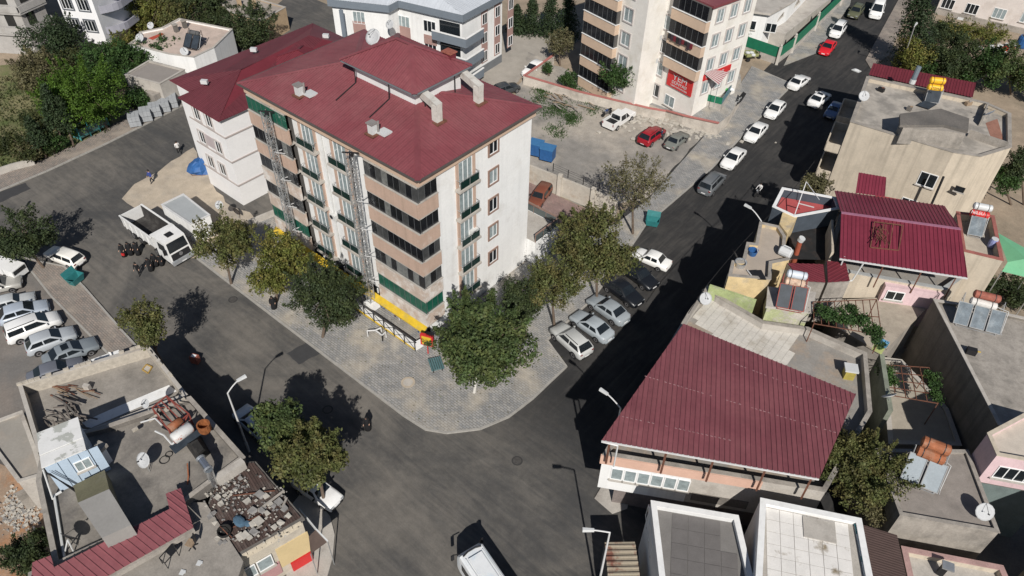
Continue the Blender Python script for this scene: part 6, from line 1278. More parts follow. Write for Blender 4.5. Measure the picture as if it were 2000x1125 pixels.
# --- white block with dark maroon hip roof behind the main block
wb = thing('apartment_block', 'white four-storey block with a dark maroon hip roof behind the corner block', 'apartment block', (-69, 40, 0))
WBp = [(-71.8, 33.2), (-65.5, 33.2), (-65.5, 53.5), (-75.8, 53.5), (-75.8, 34.6), (-71.8, 34.6)]
mb = MB(); mb.prism(WBp, -.1, 10.85); mb.build('wall', M('cool_white', (.78, .77, .765), .8, .04, .6), wb)
z0r = 11.0; A, B, Cc, D, E_, G0 = [V((x, y, z0r)) for x, y in ((-72.3, 32.7), (-65.0, 32.7), (-65.0, 54), (-76.4, 54), (-76.4, 34.2), (-72.3, 34.2))]; k0, k1 = V((-69.2, 38.9, 12.9)), V((-70.5, 49.0, 12.9))
mb = MB()
for s in ((A, B, k0), (B, Cc, k1, k0), (Cc, D, k1), (D, E_, k0, k1), (E_, G0, A, k0)): mb.poly([p-V((0, 0, .07)) for p in s])
rf = mb.build('roof', maroon2, wb); dm = M('deep_maroon_sheet', (.115, .028, .036), .5, .1, .4, island=.08)
for s, f in (((A, B, k0), (0, 1, .3)), ((B, Cc, k1, k0), (-1, 0, .4)), ((D, E_, k0, k1), (1, .05, .3)), ((E_, G0, k0), (.6, .8, .2)), ((G0, A, k0), (.6, .8, .3))): sheets(rf, s, f, dm, .26, .04, .03, 1.3)
W1 = [V((-70.8, 42.2, 11.9)), V((-60, 42.2, 11.9)), V((-60, 48.5, 11.9)), V((-70.8, 48.5, 11.9))]
hip(wb, [p for p in W1], 11.9, 13.3, maroon2, .2, .26); mb = MB(); mb.prism([(-65.6, 42.6), (-60.3, 42.6), (-60.3, 48.2), (-65.6, 48.2)], -.1, 11.8); mb.build('wing_wall', MATS['cool_white'], wb)
mb = MB()
for z in (8.6, 5.6, 2.6): mb.mm((-71.85, 33.1, z), (-65.4, 33.2, z+.14)); mb.mm((-65.5, 33.2, z), (-65.4, 53, z+.14))
mb.build('string_course', M('taupe_band', (.42, .37, .35), .85, .05), wb)
for k, z in enumerate((9.0, 6.0, 3.0)):
    for x in ((-70.6, -68.4) if k != 1 else (-70.9, -67.9)): window(wb, (x, 33.2, z), (1, 0, 0), 1.05, 1.45, 2, surround=M('taupe_trim', (.50, .46, .44), .85, .05))
mb = MB(); mb.mm((-69.8, 33.14, 6.1), (-67.95, 33.2, 7.5)); mb.build('taupe_panel', M('taupe_panel', (.46, .40, .40), .85, .06), wb)
for px in ((400, 163), (496, 100), (637, 73)): p = P(*px, 12.2); t = MB(); t.box(p+V((0, 0, .2)), (.7, .4, .4), .6); t.build('roof_vent', plastic_w, wb)
dish(P(730, 90, 20.3), .75, math.radians(-80), 'white satellite dish beside the attic roof of the corner block', h=.5)
# --- grey-white block with slate bands
gq = [P(640, 12, 9.4), P(760, 25, 9.4), P(779, 15, 9.4), P(904, 44, 9.4), P(990, -3, 9.4), P(900, -75, 9.4), P(640, -60, 9.4)]
gb = thing('apartment_block', 'white block with slate blue bands, rose panels and a pale metal roof at the top', 'apartment block', (gq[3].x, gq[3].y, 0))
g2 = [(p.x, p.y) for p in inset([V(p[:2]) for p in gq], .55)]; mb = MB(); mb.prism(g2, -.1, 9.5); mb.build('wall', white, gb)
slate = M('slate_band', (.17, .20, .235), .8, .06); mb = MB(); mb.prism([(p.x, p.y) for p in gq], 9.4, 10.35, bottom=True); mb.build('fascia_band', slate, gb)
cx_ = sum((p for p in gq), V((0, 0, 0)))/7; ap = V((cx_.x, cx_.y, 12.6)); mb = MB(); rq = [V((p.x, p.y, 10.37)) for p in gq]
rfn = thing('roof', None, None, (cx_.x, cx_.y, 10.4)); rfn.parent = gb; rfn.location = V((cx_.x-gq[3].x, cx_.y-gq[3].y, 10.4))
for i in range(7): a, b = rq[i], rq[(i+1) % 7]; e = b-a; f = (ap-a)-e*((ap-a).dot(e)/e.dot(e)); sheets(rfn, (a, b, ap), f, M('pale_blue_sheet', (.50, .53, .57), .45, .06, .4, island=.04), .35, .05, .03, 2.4)
def gw(i, u0, v0, w_, h_, panes=2, gl=glassc, **k):
    a, b = V((*g2[i], 0)), V((*g2[(i+1) % 7], 0)); o = SPt(u0, v0, a, b-a); window(gb, o, b-a, w_, h_, panes, gl=gl, sill=False, **k)
for i, u0, v0, w_, h_, pn, g_ in ((0, 691, 45, 1.7, 1.7, 3, glassc), (2, 778, 52, 1.9, 1.7, 3, glassc), (2, 828, 60, 1.9, 1.6, 3, glass), (2, 830, 96, 1.9, 1.6, 3, glass)): gw(i, u0, v0, w_, h_, pn, g_)
rose = M('rose_panel', (.36, .23, .205), .85, .06)
for i, u0, v0, w_, h_ in ((0, 692, 68, 1.8, 2.0), (2, 779, 76, 2.0, 2.0), (2, 829, 84, 2.0, 1.3)):
    a, b = V((*g2[i], 0)), V((*g2[(i+1) % 7], 0)); u = (b-a).normalized(); nn = V((u.y, -u.x, 0)); o = SPt(u0, v0, a, u); mb = MB(); mb.hexa([o+u*x+nn*y+V((0, 0, z)) for z in (0, h_) for x, y in ((0, .05), (w_, .05), (w_, 0), (0, 0))]); mb.build('rose_panel', rose, gb)
a, b = V((*g2[3], 0)), V((*g2[4], 0)); u = (b-a).normalized(); nn = V((u.y, -u.x, 0)); Lr = (b-a).length
for s in (4.4, 7.4, 10.6):
    mb = MB(); mb.hexa([a+u*x+nn*y+V((0, 0, z)) for z in (1.6, 9.3) for x, y in ((s-.15, .05), (s+1.25, .05), (s+1.25, 0), (s-.15, 0))]); mb.build('rose_panel', rose, gb)
    for z in (7.2, 4.5, 1.8): window(gb, a+u*s+nn*.06+V((0, 0, z)), u, 1.1, 1.5, 2, sill=False)
mb = MB(); mb.hexa([a+u*x+nn*y+V((0, 0, z)) for z in (-.1, 1.2) for x, y in ((1.5, .06), (Lr, .06), (Lr, 0), (1.5, 0))]); mb.build('plinth', M('plinth_grey', (.16, .17, .18), .85, .1), gb)
u2 = (V((*g2[2], 0))-a).normalized(); n2 = V((-u2.y, u2.x, 0))
for z in (6.4, 3.5, .7):
    c0 = a+V((0, 0, z)); mb = MB(); q = [c0+u2*4+n2*1.1, c0+n2*1.1+nn*1.3, c0+u*3.0+nn*1.3]; mb.hexa([c0+u2*4, c0+u2*4+n2*1.1, c0+n2*1.1+nn*1.3, c0]+[p+V((0, 0, .15)) for p in (c0+u2*4, c0+u2*4+n2*1.1, c0+n2*1.1+nn*1.3, c0)]); mb.hexa([c0, c0+n2*1.1+nn*1.3, c0+u*3+nn*1.3, c0+u*3]+[p+V((0, 0, .15)) for p in (c0, c0+n2*1.1+nn*1.3, c0+u*3+nn*1.3, c0+u*3)])
    for p1, p2 in zip(q, q[1:]): mb.bar(p1+V((0, 0, .6)), p2+V((0, 0, .6)), .14, 1.2)
    bo = mb.build('balcony', slate, gb); mb = MB()
    for p1, p2 in zip(q, q[1:]): mb.bar(p1+V((0, 0, 1.25)), p2+V((0, 0, 1.25)), .24, .1)
    mb.build('coping', white, bo)
    mb = MB(); mb.hexa([a+u2*x+n2*y+V((0, 0, zz_)) for zz_ in (z+.2, z+2.4) for x, y in ((3.4, .03), (.3, .03), (.3, 0), (3.4, 0))]); mb.build('balcony_door', glass, gb)
dish(P(762, 56, 8.0), .6, math.radians(-80), 'satellite dish on the slate balcony of the rose-panelled block', h=.3)
mb = MB(); mb.hexa([V((gq[0].x, gq[0].y, 0))+V((x, y, z)) for z in (0, 9.4) for x, y in ((2.0, .2), (2.4, .4), (2.4, .6), (2.0, .5))]); mb.build('slate_stripe', slate, gb)
# --- beige block with the feed shop
yb_ = thing('apartment_block', 'cream balcony block with a red feed-shop sign beside the gravel lot', 'apartment block', (-46, 88, 0))
fy = V((math.cos(math.radians(-12)), math.sin(math.radians(-12)), 0)); sy = V((-fy.y, fy.x, 0)); R0 = V((-45.3, 83.1, 0)); C0 = R0+fy*8.65; L0 = V((-53.9, 81.3, 0))-fy*.3
ycr = M('yem_white', (.78, .75, .70), .85, .06, .7, dirt=(.68, .64, .57), dscale=.5); pch = M('peach_parapet', (.60, .45, .335), .85, .06)
mb = MB(); LW_ = 10.2; LQ = [L0, L0+fy*LW_, L0+fy*LW_+sy*12, L0+sy*12]; mb.prism([(p.x, p.y) for p in LQ], -.1, 21); mb.build('wall', ycr, yb_)
mb = MB(); RQ = [R0, C0, C0+sy*8.3, R0+sy*8.3]; mb.prism([(p.x, p.y) for p in RQ], -.1, 15.8); mb.build('wall', ycr, yb_)
mb = MB(); mb.prism([(p.x, p.y) for p in [C0-fy*5.2-sy*.3, C0+fy*.3-sy*.3, C0+fy*.3+sy*8.6, C0-fy*5.2+sy*8.6]], 15.8, 16.1, bottom=True); mb.build('roof', maroon, yb_)
def ybal(o, w_, z, ret, gm=glassb, open_=False):
    n_ = -sy; mb = MB(); a, b = o, o+fy*w_; pr = .75
    pts = [a+n_*pr, b+n_*pr]
    mb.hexa([a, b, b+n_*pr, a+n_*pr]+[p+V((0, 0, .12)) for p in (a, b, b+n_*pr, a+n_*pr)]) if False else None
    q = [p+V((0, 0, z)) for p in (a+n_*pr, b+n_*pr, b, a)]; mb.hexa(q+[p+V((0, 0, 1.35)) for p in q]); bo = mb.build('balcony', pch, yb_)
    mb = MB(); q2 = [p+V((0, 0, z+1.35)) for p in (a+n_*(pr+.08)-fy*.06, b+n_*(pr+.08)+fy*.06, b+fy*.06, a-fy*.06)]; mb.hexa(q2+[p+V((0, 0, .07)) for p in q2]); mb.build('coping', white, bo)
    n = round(w_/.85); mb = MB(); g0 = a+n_*(pr-.1)+V((0, 0, z+1.42)); hh = 1.66
    for i in range(n): inst('pane', pane_panel(w_/n, hh, gm), bo, frameM(g0+fy*(i*w_/n), fy))
    for i in range(n+1): mb.bar(g0+fy*(i*w_/n), g0+fy*(i*w_/n)+V((0, 0, hh)), .05)
    mb.bar(g0+V((0, 0, .03)), g0+fy*w_+V((0, 0, .03)), .06); mb.build('glazing_frame', MATS['grey_frame'], bo)
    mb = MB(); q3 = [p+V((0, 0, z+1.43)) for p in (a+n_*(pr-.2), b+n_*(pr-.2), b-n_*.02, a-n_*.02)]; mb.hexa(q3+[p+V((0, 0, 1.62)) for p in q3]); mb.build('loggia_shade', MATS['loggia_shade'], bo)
for k in range(6): ybal(L0+fy*.0, 5.9, 3.2+3.1*k-3.1, False, glassg if k == 4 else glassb)
for k in range(3): ybal(R0+fy*3.2, 5.45, 6.65+3.1*k, True)
for k in range(5):
    window(yb_, L0+fy*6.5+V((0, 0, 2.25+3.1*k)), fy, 1.5, 1.7, 2, gl=glassc, surround=M('taupe_trim', (.5, .46, .44), .85))
for k in range(4):
    window(yb_, R0+fy*1.3+V((0, 0, 1.6+3.1*k)), fy, 1.5, 1.75, 2, gl=glassc if k % 2 else glass, surround=MATS['taupe_trim'])
    for s in (1.0, 3.5, 6.0): window(yb_, C0+sy*s+V((0, 0, 4.4+3.1*k)), sy, 1.2, 1.6, 2, gl=glassc, surround=MATS['taupe_trim'])
for i, (s, z) in enumerate(((-7.2, 9.7), (-7.2, 6.6))):
    o = C0+fy*s-sy*.3+V((0, 0, z)); mb = MB(); mb.box(o, (.85, .4, .65), math.radians(-12)); ac_ = mb.build('air_conditioner', plastic_w, yb_); mb = MB(); mb.ring(o-sy*.21, fy, V((0, 0, 1)), [(.22, 0), (.22, .03)], 12); mb.build('fan_grille', dark, ac_)
# shop sign
window(yb_, R0+fy*3.9+V((0, 0, 1.3)), fy, 1.7, 1.5, 2, gl=glassc)
so = R0+fy*3.9-sy*.1+V((0, 0, 4.15)); mb = MB(); mb.hexa([so+fy*x-sy*y+V((0, 0, z)) for z in (0, 2.1) for x, y in ((0, .1), (4.2, .1), (4.2, 0), (0, 0))]); sgn = thing('shop_sign', 'red shop sign lettered YEM in white under the balcony', 'sign', so); mb.build('board', redp, sgn)
lettering('YEM', so+fy*2.1-sy*.12+V((0, 0, 1.15)), fy, (0, 0, 1), 1.05, plastic_w, sgn, align='CENTER', xs=1.25); lettering('DÜNYASI', so+fy*2.1-sy*.12+V((0, 0, .58)), fy, (0, 0, 1), .6, plastic_w, sgn, align='CENTER'); lettering('TARIM HAYVANCILIK', so+fy*2.1-sy*.12+V((0, 0, .2)), fy, (0, 0, 1), .3, plastic_w, sgn, align='CENTER')
mb = MB(); s2 = C0+sy*.8+V((0, 0, 6.3)); mb.hexa([s2+sy*x+fy*y+V((0, 0, z)) for z in (0, .8) for x, y in ((0, .12), (5.2, .12), (5.2, 0), (0, 0))][::1]); sg2 = thing('shop_sign', 'long red shop sign on the street side above the striped awning', 'sign', s2); mb.build('board', redp, sg2); lettering('YEM DÜNYASI', s2+fy*.14+V((0, 0, .2))+sy*.3, sy, (0, 0, 1), .55, plastic_w, sg2)
# the pavement climbs to the shop
rp_ = [(1253, 198, None), (1300, 216, None), (1335, 226, None), (1404, 241, 1.9), (1426, 224, 1.6), (1450, 180, 2.2), (1446, 145, 2.7), (1390, 112, 2.9), (1356, 191, 2.85)]
q = [P(u, v, z if z is not None else max(.1, SPt(u, v, R0, fy).z+.3)) for u, v, z in rp_]; edge_ = q[1:4]; mb = MB(); n = len(q); c = P(1385, 195, 2.4); a2 = sum(q[i].x*q[(i+1) % n].y-q[(i+1) % n].x*q[i].y for i in range(n)); q = q if a2 > 0 else q[::-1]
for i in range(n): a, b = q[i], q[(i+1) % n]; mb.cur = 0; mb.poly([a, b, c]); mb.cur = 1; mb.poly([V((a.x, a.y, -.1)), V((b.x, b.y, -.1)), b, a])
GWM = M('garden_wall', (.55, .50, .44), .9, .15, .8, dirt=(.40, .36, .31), dscale=.6)
mb.build('sloping_pavement', [pavegrey, GWM], None, kind='structure')
t = thing('wall_cap', 'red cap on the retaining wall below the feed shop corner', 'wall cap', edge_[0]); mb = MB(); mb.bar(edge_[0]+V((0, 0, .06)), edge_[1]+V((0, 0, .06)), .35, .12); mb.build('cap_stone', M('red_wall_cap', (.42, .16, .14), .8, .1), t); mb = MB(); mb.bar(edge_[1]+V((0, 0, .06)), edge_[2]+V((0, 0, .06)), .35, .12); mb.build('cap_stone', MATS['red_wall_cap'], t)
t = thing('laundry', 'dark clothes drying over the parapet of the feed shop block', 'laundry', R0+fy*3.4-sy*.9+V((0, 0, 10.9))); m_ = random.Random(3)
for k in range(9): o = R0+fy*(3.5+k*.45)-sy*.92+V((0, 0, 11.1)); h_ = m_.uniform(.5, .95); mb = MB(); mb.hexa([o+fy*x-sy*y+V((0, 0, z)) for z in (-h_, 0) for x, y in ((0, .08), (.38, .08), (.38, 0), (0, 0))]); mb.build('garment', [trimb, M('dark_cloth', (.05, .03, .04), .9), M('wine_cloth', (.16, .02, .03), .9)][k % 3], t)
mb = MB(); mb.bar(R0+fy*3.3-sy*.92+V((0, 0, 11.12)), R0+fy*8.0-sy*.92+V((0, 0, 11.12)), .02); mb.build('line', steel, t)
# striped awning, shop corner stall
t = thing('awning', 'red and white striped awning over the feed shop stall', 'awning', C0+sy*1.5); ma, mbm = M('awning_red', (.36, .13, .14), .8, .08), M('awning_white', (.55, .50, .48), .8, .05)
AQ = [SPt(1372, 154, C0, sy)+fy*.1, SPt(1399, 123, C0, sy)+fy*.1, None, None]; AQ[1].z = AQ[0].z = (AQ[0].z+AQ[1].z)/2; AQ[2], AQ[3] = P(1427, 137, AQ[0].z-1.3), P(1403, 166, AQ[0].z-1.3)
for k in range(18):
    q = [AQ[0].lerp(AQ[1], k/18), AQ[0].lerp(AQ[1], (k+1)/18), AQ[3].lerp(AQ[2], (k+1)/18), AQ[3].lerp(AQ[2], k/18)]; mb = MB(); mb.poly([q[0], q[3], q[2], q[1]]); mb.build('stripe', ma if k % 2 else mbm, t)
mb = MB()
for p in (AQ[2], AQ[3]): mb.tube((p.x, p.y, 2.9), p, .04)
mb.build('pole', steel, t)
SQ = PX([(1356, 190), (1409, 204), (1442, 156), (1440, 130), (1385, 120)], 2.95); mb = MB(); mb.prism([(p.x, p.y) for p in [V(x) for x in ccw([(p.x, p.y) for p in SQ])]], -.1, 2.95); mb.build('stall_platform', concl, None, kind='structure')
t = thing('green_rail', 'dark green panel rail round the feed shop platform', 'railing', SQ[0]); mb = MB(); mb.bar(SQ[0]+V((0, 0, .45)), SQ[1]+V((0, 0, .45)), .06, .9); mb.build('panel', greenp, t); mb = MB(); mb.bar(SQ[1]+V((0, 0, .5)), SQ[1].lerp(SQ[2], .5)+V((0, 0, .5)), .06, 1.0); mb.build('side_panel', M('blue_grey_panel', (.12, .22, .26), .6), t)
for i, (u, v, c, lab) in enumerate(((1376, 176, plastic_w, 'white feed sacks heaped at the left of the feed shop platform'), (1391, 180, M('pale_sack', (.6, .58, .5), .8), 'pale feed sacks in the middle of the feed shop platform'), (1420, 180, M('green_sack', (.08, .35, .10), .7), 'green and blue bags at the open end of the feed shop platform'))):
    o = P(u, v, 2.95); t = thing('feed_sacks', lab, 'sacks', o, group='goods outside the feed shop')
    for j in range(6): mb = MB(); mb.ball(o+V((RN.uniform(-.6, .6), RN.uniform(-.4, .4), .25+.22*(j//3))), (.42, .28, .2), 8, 5); mb.build('sack', c if j % 3 else pvc, t)
for i, (c, lab) in enumerate(((blue, 'blue'), (redp, 'red'), (yellowp, 'yellow'))):
    o = P(1412+9*i, 160+1.5*i, 2.95); t = thing('display_bin', lab+' display bin under the green board at the feed shop', 'bin', o); mb = MB(); mb.box(o+V((0, 0, .4)), (.7, .7, .8), -.2); mb.build('bin_body', c, t); mb = MB(); mb.box(o+V((0, 0, .84)), (.76, .76, .06), -.2); mb.build('rim', c, t)
t = thing('green_board', 'sloping green board behind the coloured display bins', 'board', P(1430, 152, 2.9)); q = [P(1415, 158, 3.7), P(1435, 162, 3.7), P(1441, 147, 4.3), P(1421, 143, 4.3)]; mb = MB(); mb.hexa([p-V((0, 0, .06)) for p in q]+q); mb.build('board_face', greenp, t); mb = MB()
for p in q[2:]: mb.tube((p.x, p.y, 2.9), p, .04)
mb.build('leg', steel, t)
p = P(1424, 214, .8); t = thing('feather_flag', 'black feather flag with white lettering on the grey pavement', 'flag', p); e = P(1452, 179, 3.4); mb = MB(); mb.tube(p, e, .03); mb.build('pole', dark, t); mb = MB(); d = (P(1443, 196, 1.3)-P(1436, 191, 1.3)); a = p.lerp(e, .2); b = e; fl = [a, a+d*.6, a.lerp(b, .5)+d, b+d*.8, b]; mb.poly(fl); mb.poly([q+V((0, .02, 0)) for q in reversed(fl)]); mb.build('cloth', trimb, t)
lettering('PUAN', a.lerp(b, .2)+d*.65+V((.0, -.03, .04)), b-a, (d*-1), .55, plastic_w, t)
# porch beyond the shop
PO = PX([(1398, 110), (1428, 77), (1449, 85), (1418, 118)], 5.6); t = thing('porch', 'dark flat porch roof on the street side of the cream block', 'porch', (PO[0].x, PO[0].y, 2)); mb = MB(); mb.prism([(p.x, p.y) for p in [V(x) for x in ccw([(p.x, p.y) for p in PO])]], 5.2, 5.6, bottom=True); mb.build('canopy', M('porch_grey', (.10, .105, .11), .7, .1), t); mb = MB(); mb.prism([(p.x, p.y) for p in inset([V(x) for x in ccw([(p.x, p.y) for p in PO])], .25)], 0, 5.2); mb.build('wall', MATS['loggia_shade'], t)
# tricycle cart
p = P(1464, 116, 0); t = thing('cargo_tricycle', 'small cargo tricycle with pale sacks parked on the grey pavement', 'tricycle', p); mb = MB(); mb.box(p+V((0, 0, .75)), (1.9, 1.3, .12), .9)
for a, b in (((-.95, -.65), (.95, -.65)), ((.95, -.65), (.95, .65)), ((-.95, .65), (.95, .65))): 
    R2 = Matrix.Rotation(.9, 3, 'Z'); mb.bar(p+R2 @ V((*a, 1.0)), p+R2 @ V((*b, 1.0)), .06, .35)
mb.build('cargo_bed', M('lime_yellow', (.26, .27, .12), .7, .15), t); mb = MB(); [mb.ball(p+V((RN.uniform(-.5, .5), RN.uniform(-.4, .4), 1.0)), (.4, .3, .22), 8, 5) for _ in range(5)]; mb.build('sack', plastic_w, t)
for x, y in ((-.6, -.7), (-.6, .7), (1.5, 0)): R2 = Matrix.Rotation(.9, 3, 'Z'); c = p+R2 @ V((x, y, .3)); mb = MB(); ax_ = R2 @ V((0, .1, 0)); mb.tube(c-ax_, c+ax_, .3, 14); mb.build('wheel', rubber, t)
mb = MB(); R2 = Matrix.Rotation(.9, 3, 'Z'); mb.tube(p+R2 @ V((.9, 0, .7)), p+R2 @ V((1.5, 0, .35)), .05); mb.tube(p+R2 @ V((1.5, 0, .35)), p+R2 @ V((1.3, 0, 1.1)), .04); mb.tube(p+R2 @ V((1.3, -.35, 1.1)), p+R2 @ V((1.3, .35, 1.1)), .03); mb.build('handlebar', dark, t)
# --- walls round the lot
def gwall(label, pts, h, mat, cap=None, th=.25, name='wall', cat='wall', z0=-.1, capname='wall_cap'):
    t = thing(name, label, cat, (pts[0][0], pts[0][1], 0)); 
    for a, b in zip(pts, pts[1:]): wallpanel(t, a, b, z0, h, mat, th, 'wall_panel')
    if cap:
        mb = MB()
        for a, b in zip(pts, pts[1:]): a3, b3 = V((a[0], a[1], h+.05)), V((b[0], b[1], h+.05)); n_ = (b3-a3).normalized(); n_ = V((-n_.y, n_.x, 0))*th*.5; mb.bar(a3+n_, b3+n_, th+.12, .1)
        mb.build(capname, cap, t)
    return t
capred = M('red_wall_cap', (.42, .16, .14), .8, .1)
rw = [P(1200, 240, .9), P(1404, 238, .9)]
gwall('low white garden wall with a red cap between the lot and the cream block', [P(1025, 149, 1.3), P(1130, 180, 1.3), P(1270, 213, 1.3), P(1300, 218, 1.3)], 1.3, M('garden_wall', (.55, .50, .44), .9, .15, .8, dirt=(.40, .36, .31), dscale=.6), capred)
gwall('red-capped garden wall running back beside the half-hidden white car', [P(1025, 149, 1.3), P(1083, 108, 1.3)], 1.3, MATS['garden_wall'], capred)
cw = M('stained_concrete_wall', (.50, .46, .40), .92, .12, .8, .2, dirt=(.36, .29, .22), dscale=.5, dlo=.5, dhi=.68); wl = gwall('stained concrete retaining wall behind the red-paved car park', [P(1030, 322, 2.4), P(1205, 392, 2.4)], 2.4, cw, None, .3)
for f in (.0, .38, .75): p = P(1030, 322, 2.4).lerp(P(1205, 392, 2.4), f); mb = MB(); mb.box((p.x, p.y, 1.4), (.5, .5, 2.9), .3); mb.build('pier', cw, wl)
t = thing('wire_fence', 'thin wire fence on dark posts above the concrete retaining wall', 'fence', P(1080, 330, 2.4)); a, b = P(1080, 335, 2.4), P(1200, 388, 2.4)
for k in range(5): q = a.lerp(b, k/4); mb = MB(); mb.bar(q, q+V((0, 0, 1.1)), .07); mb.build('post', dark, t)
mb = MB(); [mb.tube(a+V((0, 0, h)), b+V((0, 0, h)), .012, 4) for h in (.2, .5, .8, 1.05)]; mb.build('wire', dark, t)
for i, px in enumerate(((1046, 305), (1069, 315))):
    p = P(*px, 0); t = thing('waste_container', ('left' if i == 0 else 'right')+' one of two blue waste containers above the concrete wall', 'container', p, group='blue containers'); mb = MB(); mb.box(p+V((0, 0, 1.2)), (1.6, 1.3, 1.5), .3); mb.build('bin_body', blue, t); mb = MB(); mb.box(p+V((0, 0, 2.0)), (1.7, 1.4, .14), .3); mb.build('lid', M('bright_blue', (.05, .17, .36), .6, .1), t)
mb = MB(); m_ = random.Random(5)
for i in range(260): p = P(m_.gauss(1290, 45), m_.gauss(236, 9), .02) if i < 150 else P(m_.gauss(1360, 40), m_.gauss(262, 8), .02); s = m_.uniform(.08, .28); mb.hexa([p+V((x*s*m_.uniform(.5, 1.2), y*s*m_.uniform(.5, 1.2), z)) for z in (0, s*.8) for x, y in ((-1, -1), (1, -1), (1, 1), (-1, 1))])
tag(mb.build('lot_rubble', rs[0]), kind='stuff')
mb = MB()
gcl = [(m_.uniform(1045, 1160), m_.uniform(172, 262)) for _ in range(22)]
for i in range(4200):
    c_ = gcl[i % 22]; p = P(m_.gauss(c_[0], 9), m_.gauss(c_[1], 5), .02); s = m_.uniform(.08, .3); a = m_.uniform(0, 6.28); mb.poly([p, p+V((math.cos(a)*.12, math.sin(a)*.12, 0)), p+V((m_.gauss(0, .12), m_.gauss(0, .12), s))])
tag(mb.build('grass', LF['fig']), kind='stuff')
t = thing('brushwood_heap', 'heap of grey boards and frames by the garden wall at the back of the lot', 'scrap heap', P(1060, 190, 0))
for i in range(24): a = P(RN.uniform(1040, 1150), RN.uniform(180, 205), .1+RN.uniform(0, .5)); an = RN.uniform(-.6, .6); l = RN.uniform(.8, 2.6); mb = MB(); mb.bar(a, a+V((math.cos(an)*l, math.sin(an)*l, RN.uniform(-.1, .2))), RN.uniform(.06, .2), .05); mb.build('plank', wood if i % 2 else conc, t)
# --- white houses with the green screen upper right
W3 = [P(1432, 18, 5.5), P(1500, 27, 5.5), P(1545, 2, 5.5), P(1590, -45, 5.5), P(1450, -70, 5.5)]
w3 = thing('house', 'white house with outdoor stairs behind a green-screened wall', 'house', (W3[1].x, W3[1].y, 0)); mb = MB(); mb.prism([(p.x, p.y) for p in ccw([(p.x, p.y, 0) for p in W3]) and [V(p[:2]) for p in ccw([(p.x, p.y) for p in W3])]], -.1, 5.5); mb.build('wall', white, w3)
mb = MB(); q = inset([V(p) for p in ccw([(p.x, p.y) for p in W3])], -.6); mb.prism([(p.x, p.y) for p in q], 5.5, 5.8, bottom=True); mb.build('roof', concl, w3)
wallrow(w3, W3[0], W3[1], 2.8, [2.2, 5.2], 1.6, 1.4, panes=2)
TR_ = [P(1495, 57, 2.2), P(1534, 66, 2.2), P(1625, -5, 2.2), P(1600, -30, 2.2), P(1540, 10, 2.2)]; mb = MB(); mb.prism([(p.x, p.y) for p in [V(p) for p in ccw([(p.x, p.y) for p in TR_])]], -.1, 2.2); mb.build('terrace', concl, w3)
for (p0, p1) in (((1510, 45), (1532, 24)), ((1536, 20), (1560, -2))):
    a, b = P(*p0, 2.3), P(*p1, 4.2); d = V(((b-a).y, -(b-a).x, 0)).normalized()*1.3
    for k in range(9): c = a.lerp(b, k/9); mb = MB(); u = (b-a)/9; u2 = V((u.x, u.y, 0)); mb.hexa([c, c+u2, c+u2+d, c+d]+[p+V((0, 0, .28)) for p in (c, c+u2, c+u2+d, c+d)]); mb.build('step', concl, w3)
t = thing('screened_fence', 'green windbreak screen on a low pale wall with square stone posts', 'fence', P(1516, 125, 0)); fp = [P(1440, 99, 0), P(1516, 126, 0), P(1545, 104, 0), P(1590, 60, 0), P(1640, 11, 0), P(1690, -40, 0)]
for i, (a, b) in enumerate(zip(fp, fp[1:])):
    wallpanel(t, a, b, -.1, 1.0, concl, .25, 'low_wall'); mb = MB(); mb.hexa([a+V((0, 0, 1.05)), b+V((0, 0, 1.05)), b+V((.06, .06, 1.05)), a+V((.06, .06, 1.05)), a+V((0, 0, 2.6)), b+V((0, 0, 2.6)), b+V((.06, .06, 2.6)), a+V((.06, .06, 2.6))]); mb.build('screen', greenp, t)
    for p in ((a, b) if i == 4 else (a,)): mb = MB(); mb.box(p+V((0, 0, 1.4)), (.4, .4, 2.8), .5); mb.ball(p+V((0, 0, 2.95)), .22, 8, 5); mb.build('stone_post', concl, t)
# --- long pale house at the top right
pb = thing('house', 'long pale house with white windows at the top right corner', 'house', (-15, 143, 0)); A_, B_2 = P(1826, 25, 0), P(2040, 75, 0); dpp = V((-(B_2-A_).y, (B_2-A_).x, 0)).normalized()*9; mb = MB(); mb.prism([(p.x, p.y) for p in (A_, B_2, B_2+dpp, A_+dpp)], -.1, 8); mb.build('wall', M('pinkish_white', (.66, .60, .56), .88, .06, .8, dirt=(.55, .48, .43), dscale=.5), pb)
mb = MB(); mb.prism([(p.x, p.y) for p in (A_-dpp*.04, B_2-dpp*.04, B_2, A_)], -.1, .8); mb.build('plinth', conc, pb)
for (u0, v0) in ((1882, 24), (1935, 33), (1990, 42), (1836, 14)): window(pb, SPt(u0, v0, A_, B_2-A_), B_2-A_, 1.9, 1.6, 3, gl=glass if u0 < 1900 else glassc)
o = SPt(1876, 36, A_, B_2-A_)-dpp*.03; mb = MB(); mb.box(o, (.9, .4, .6), .2); mb.build('air_conditioner', plastic_w, pb)
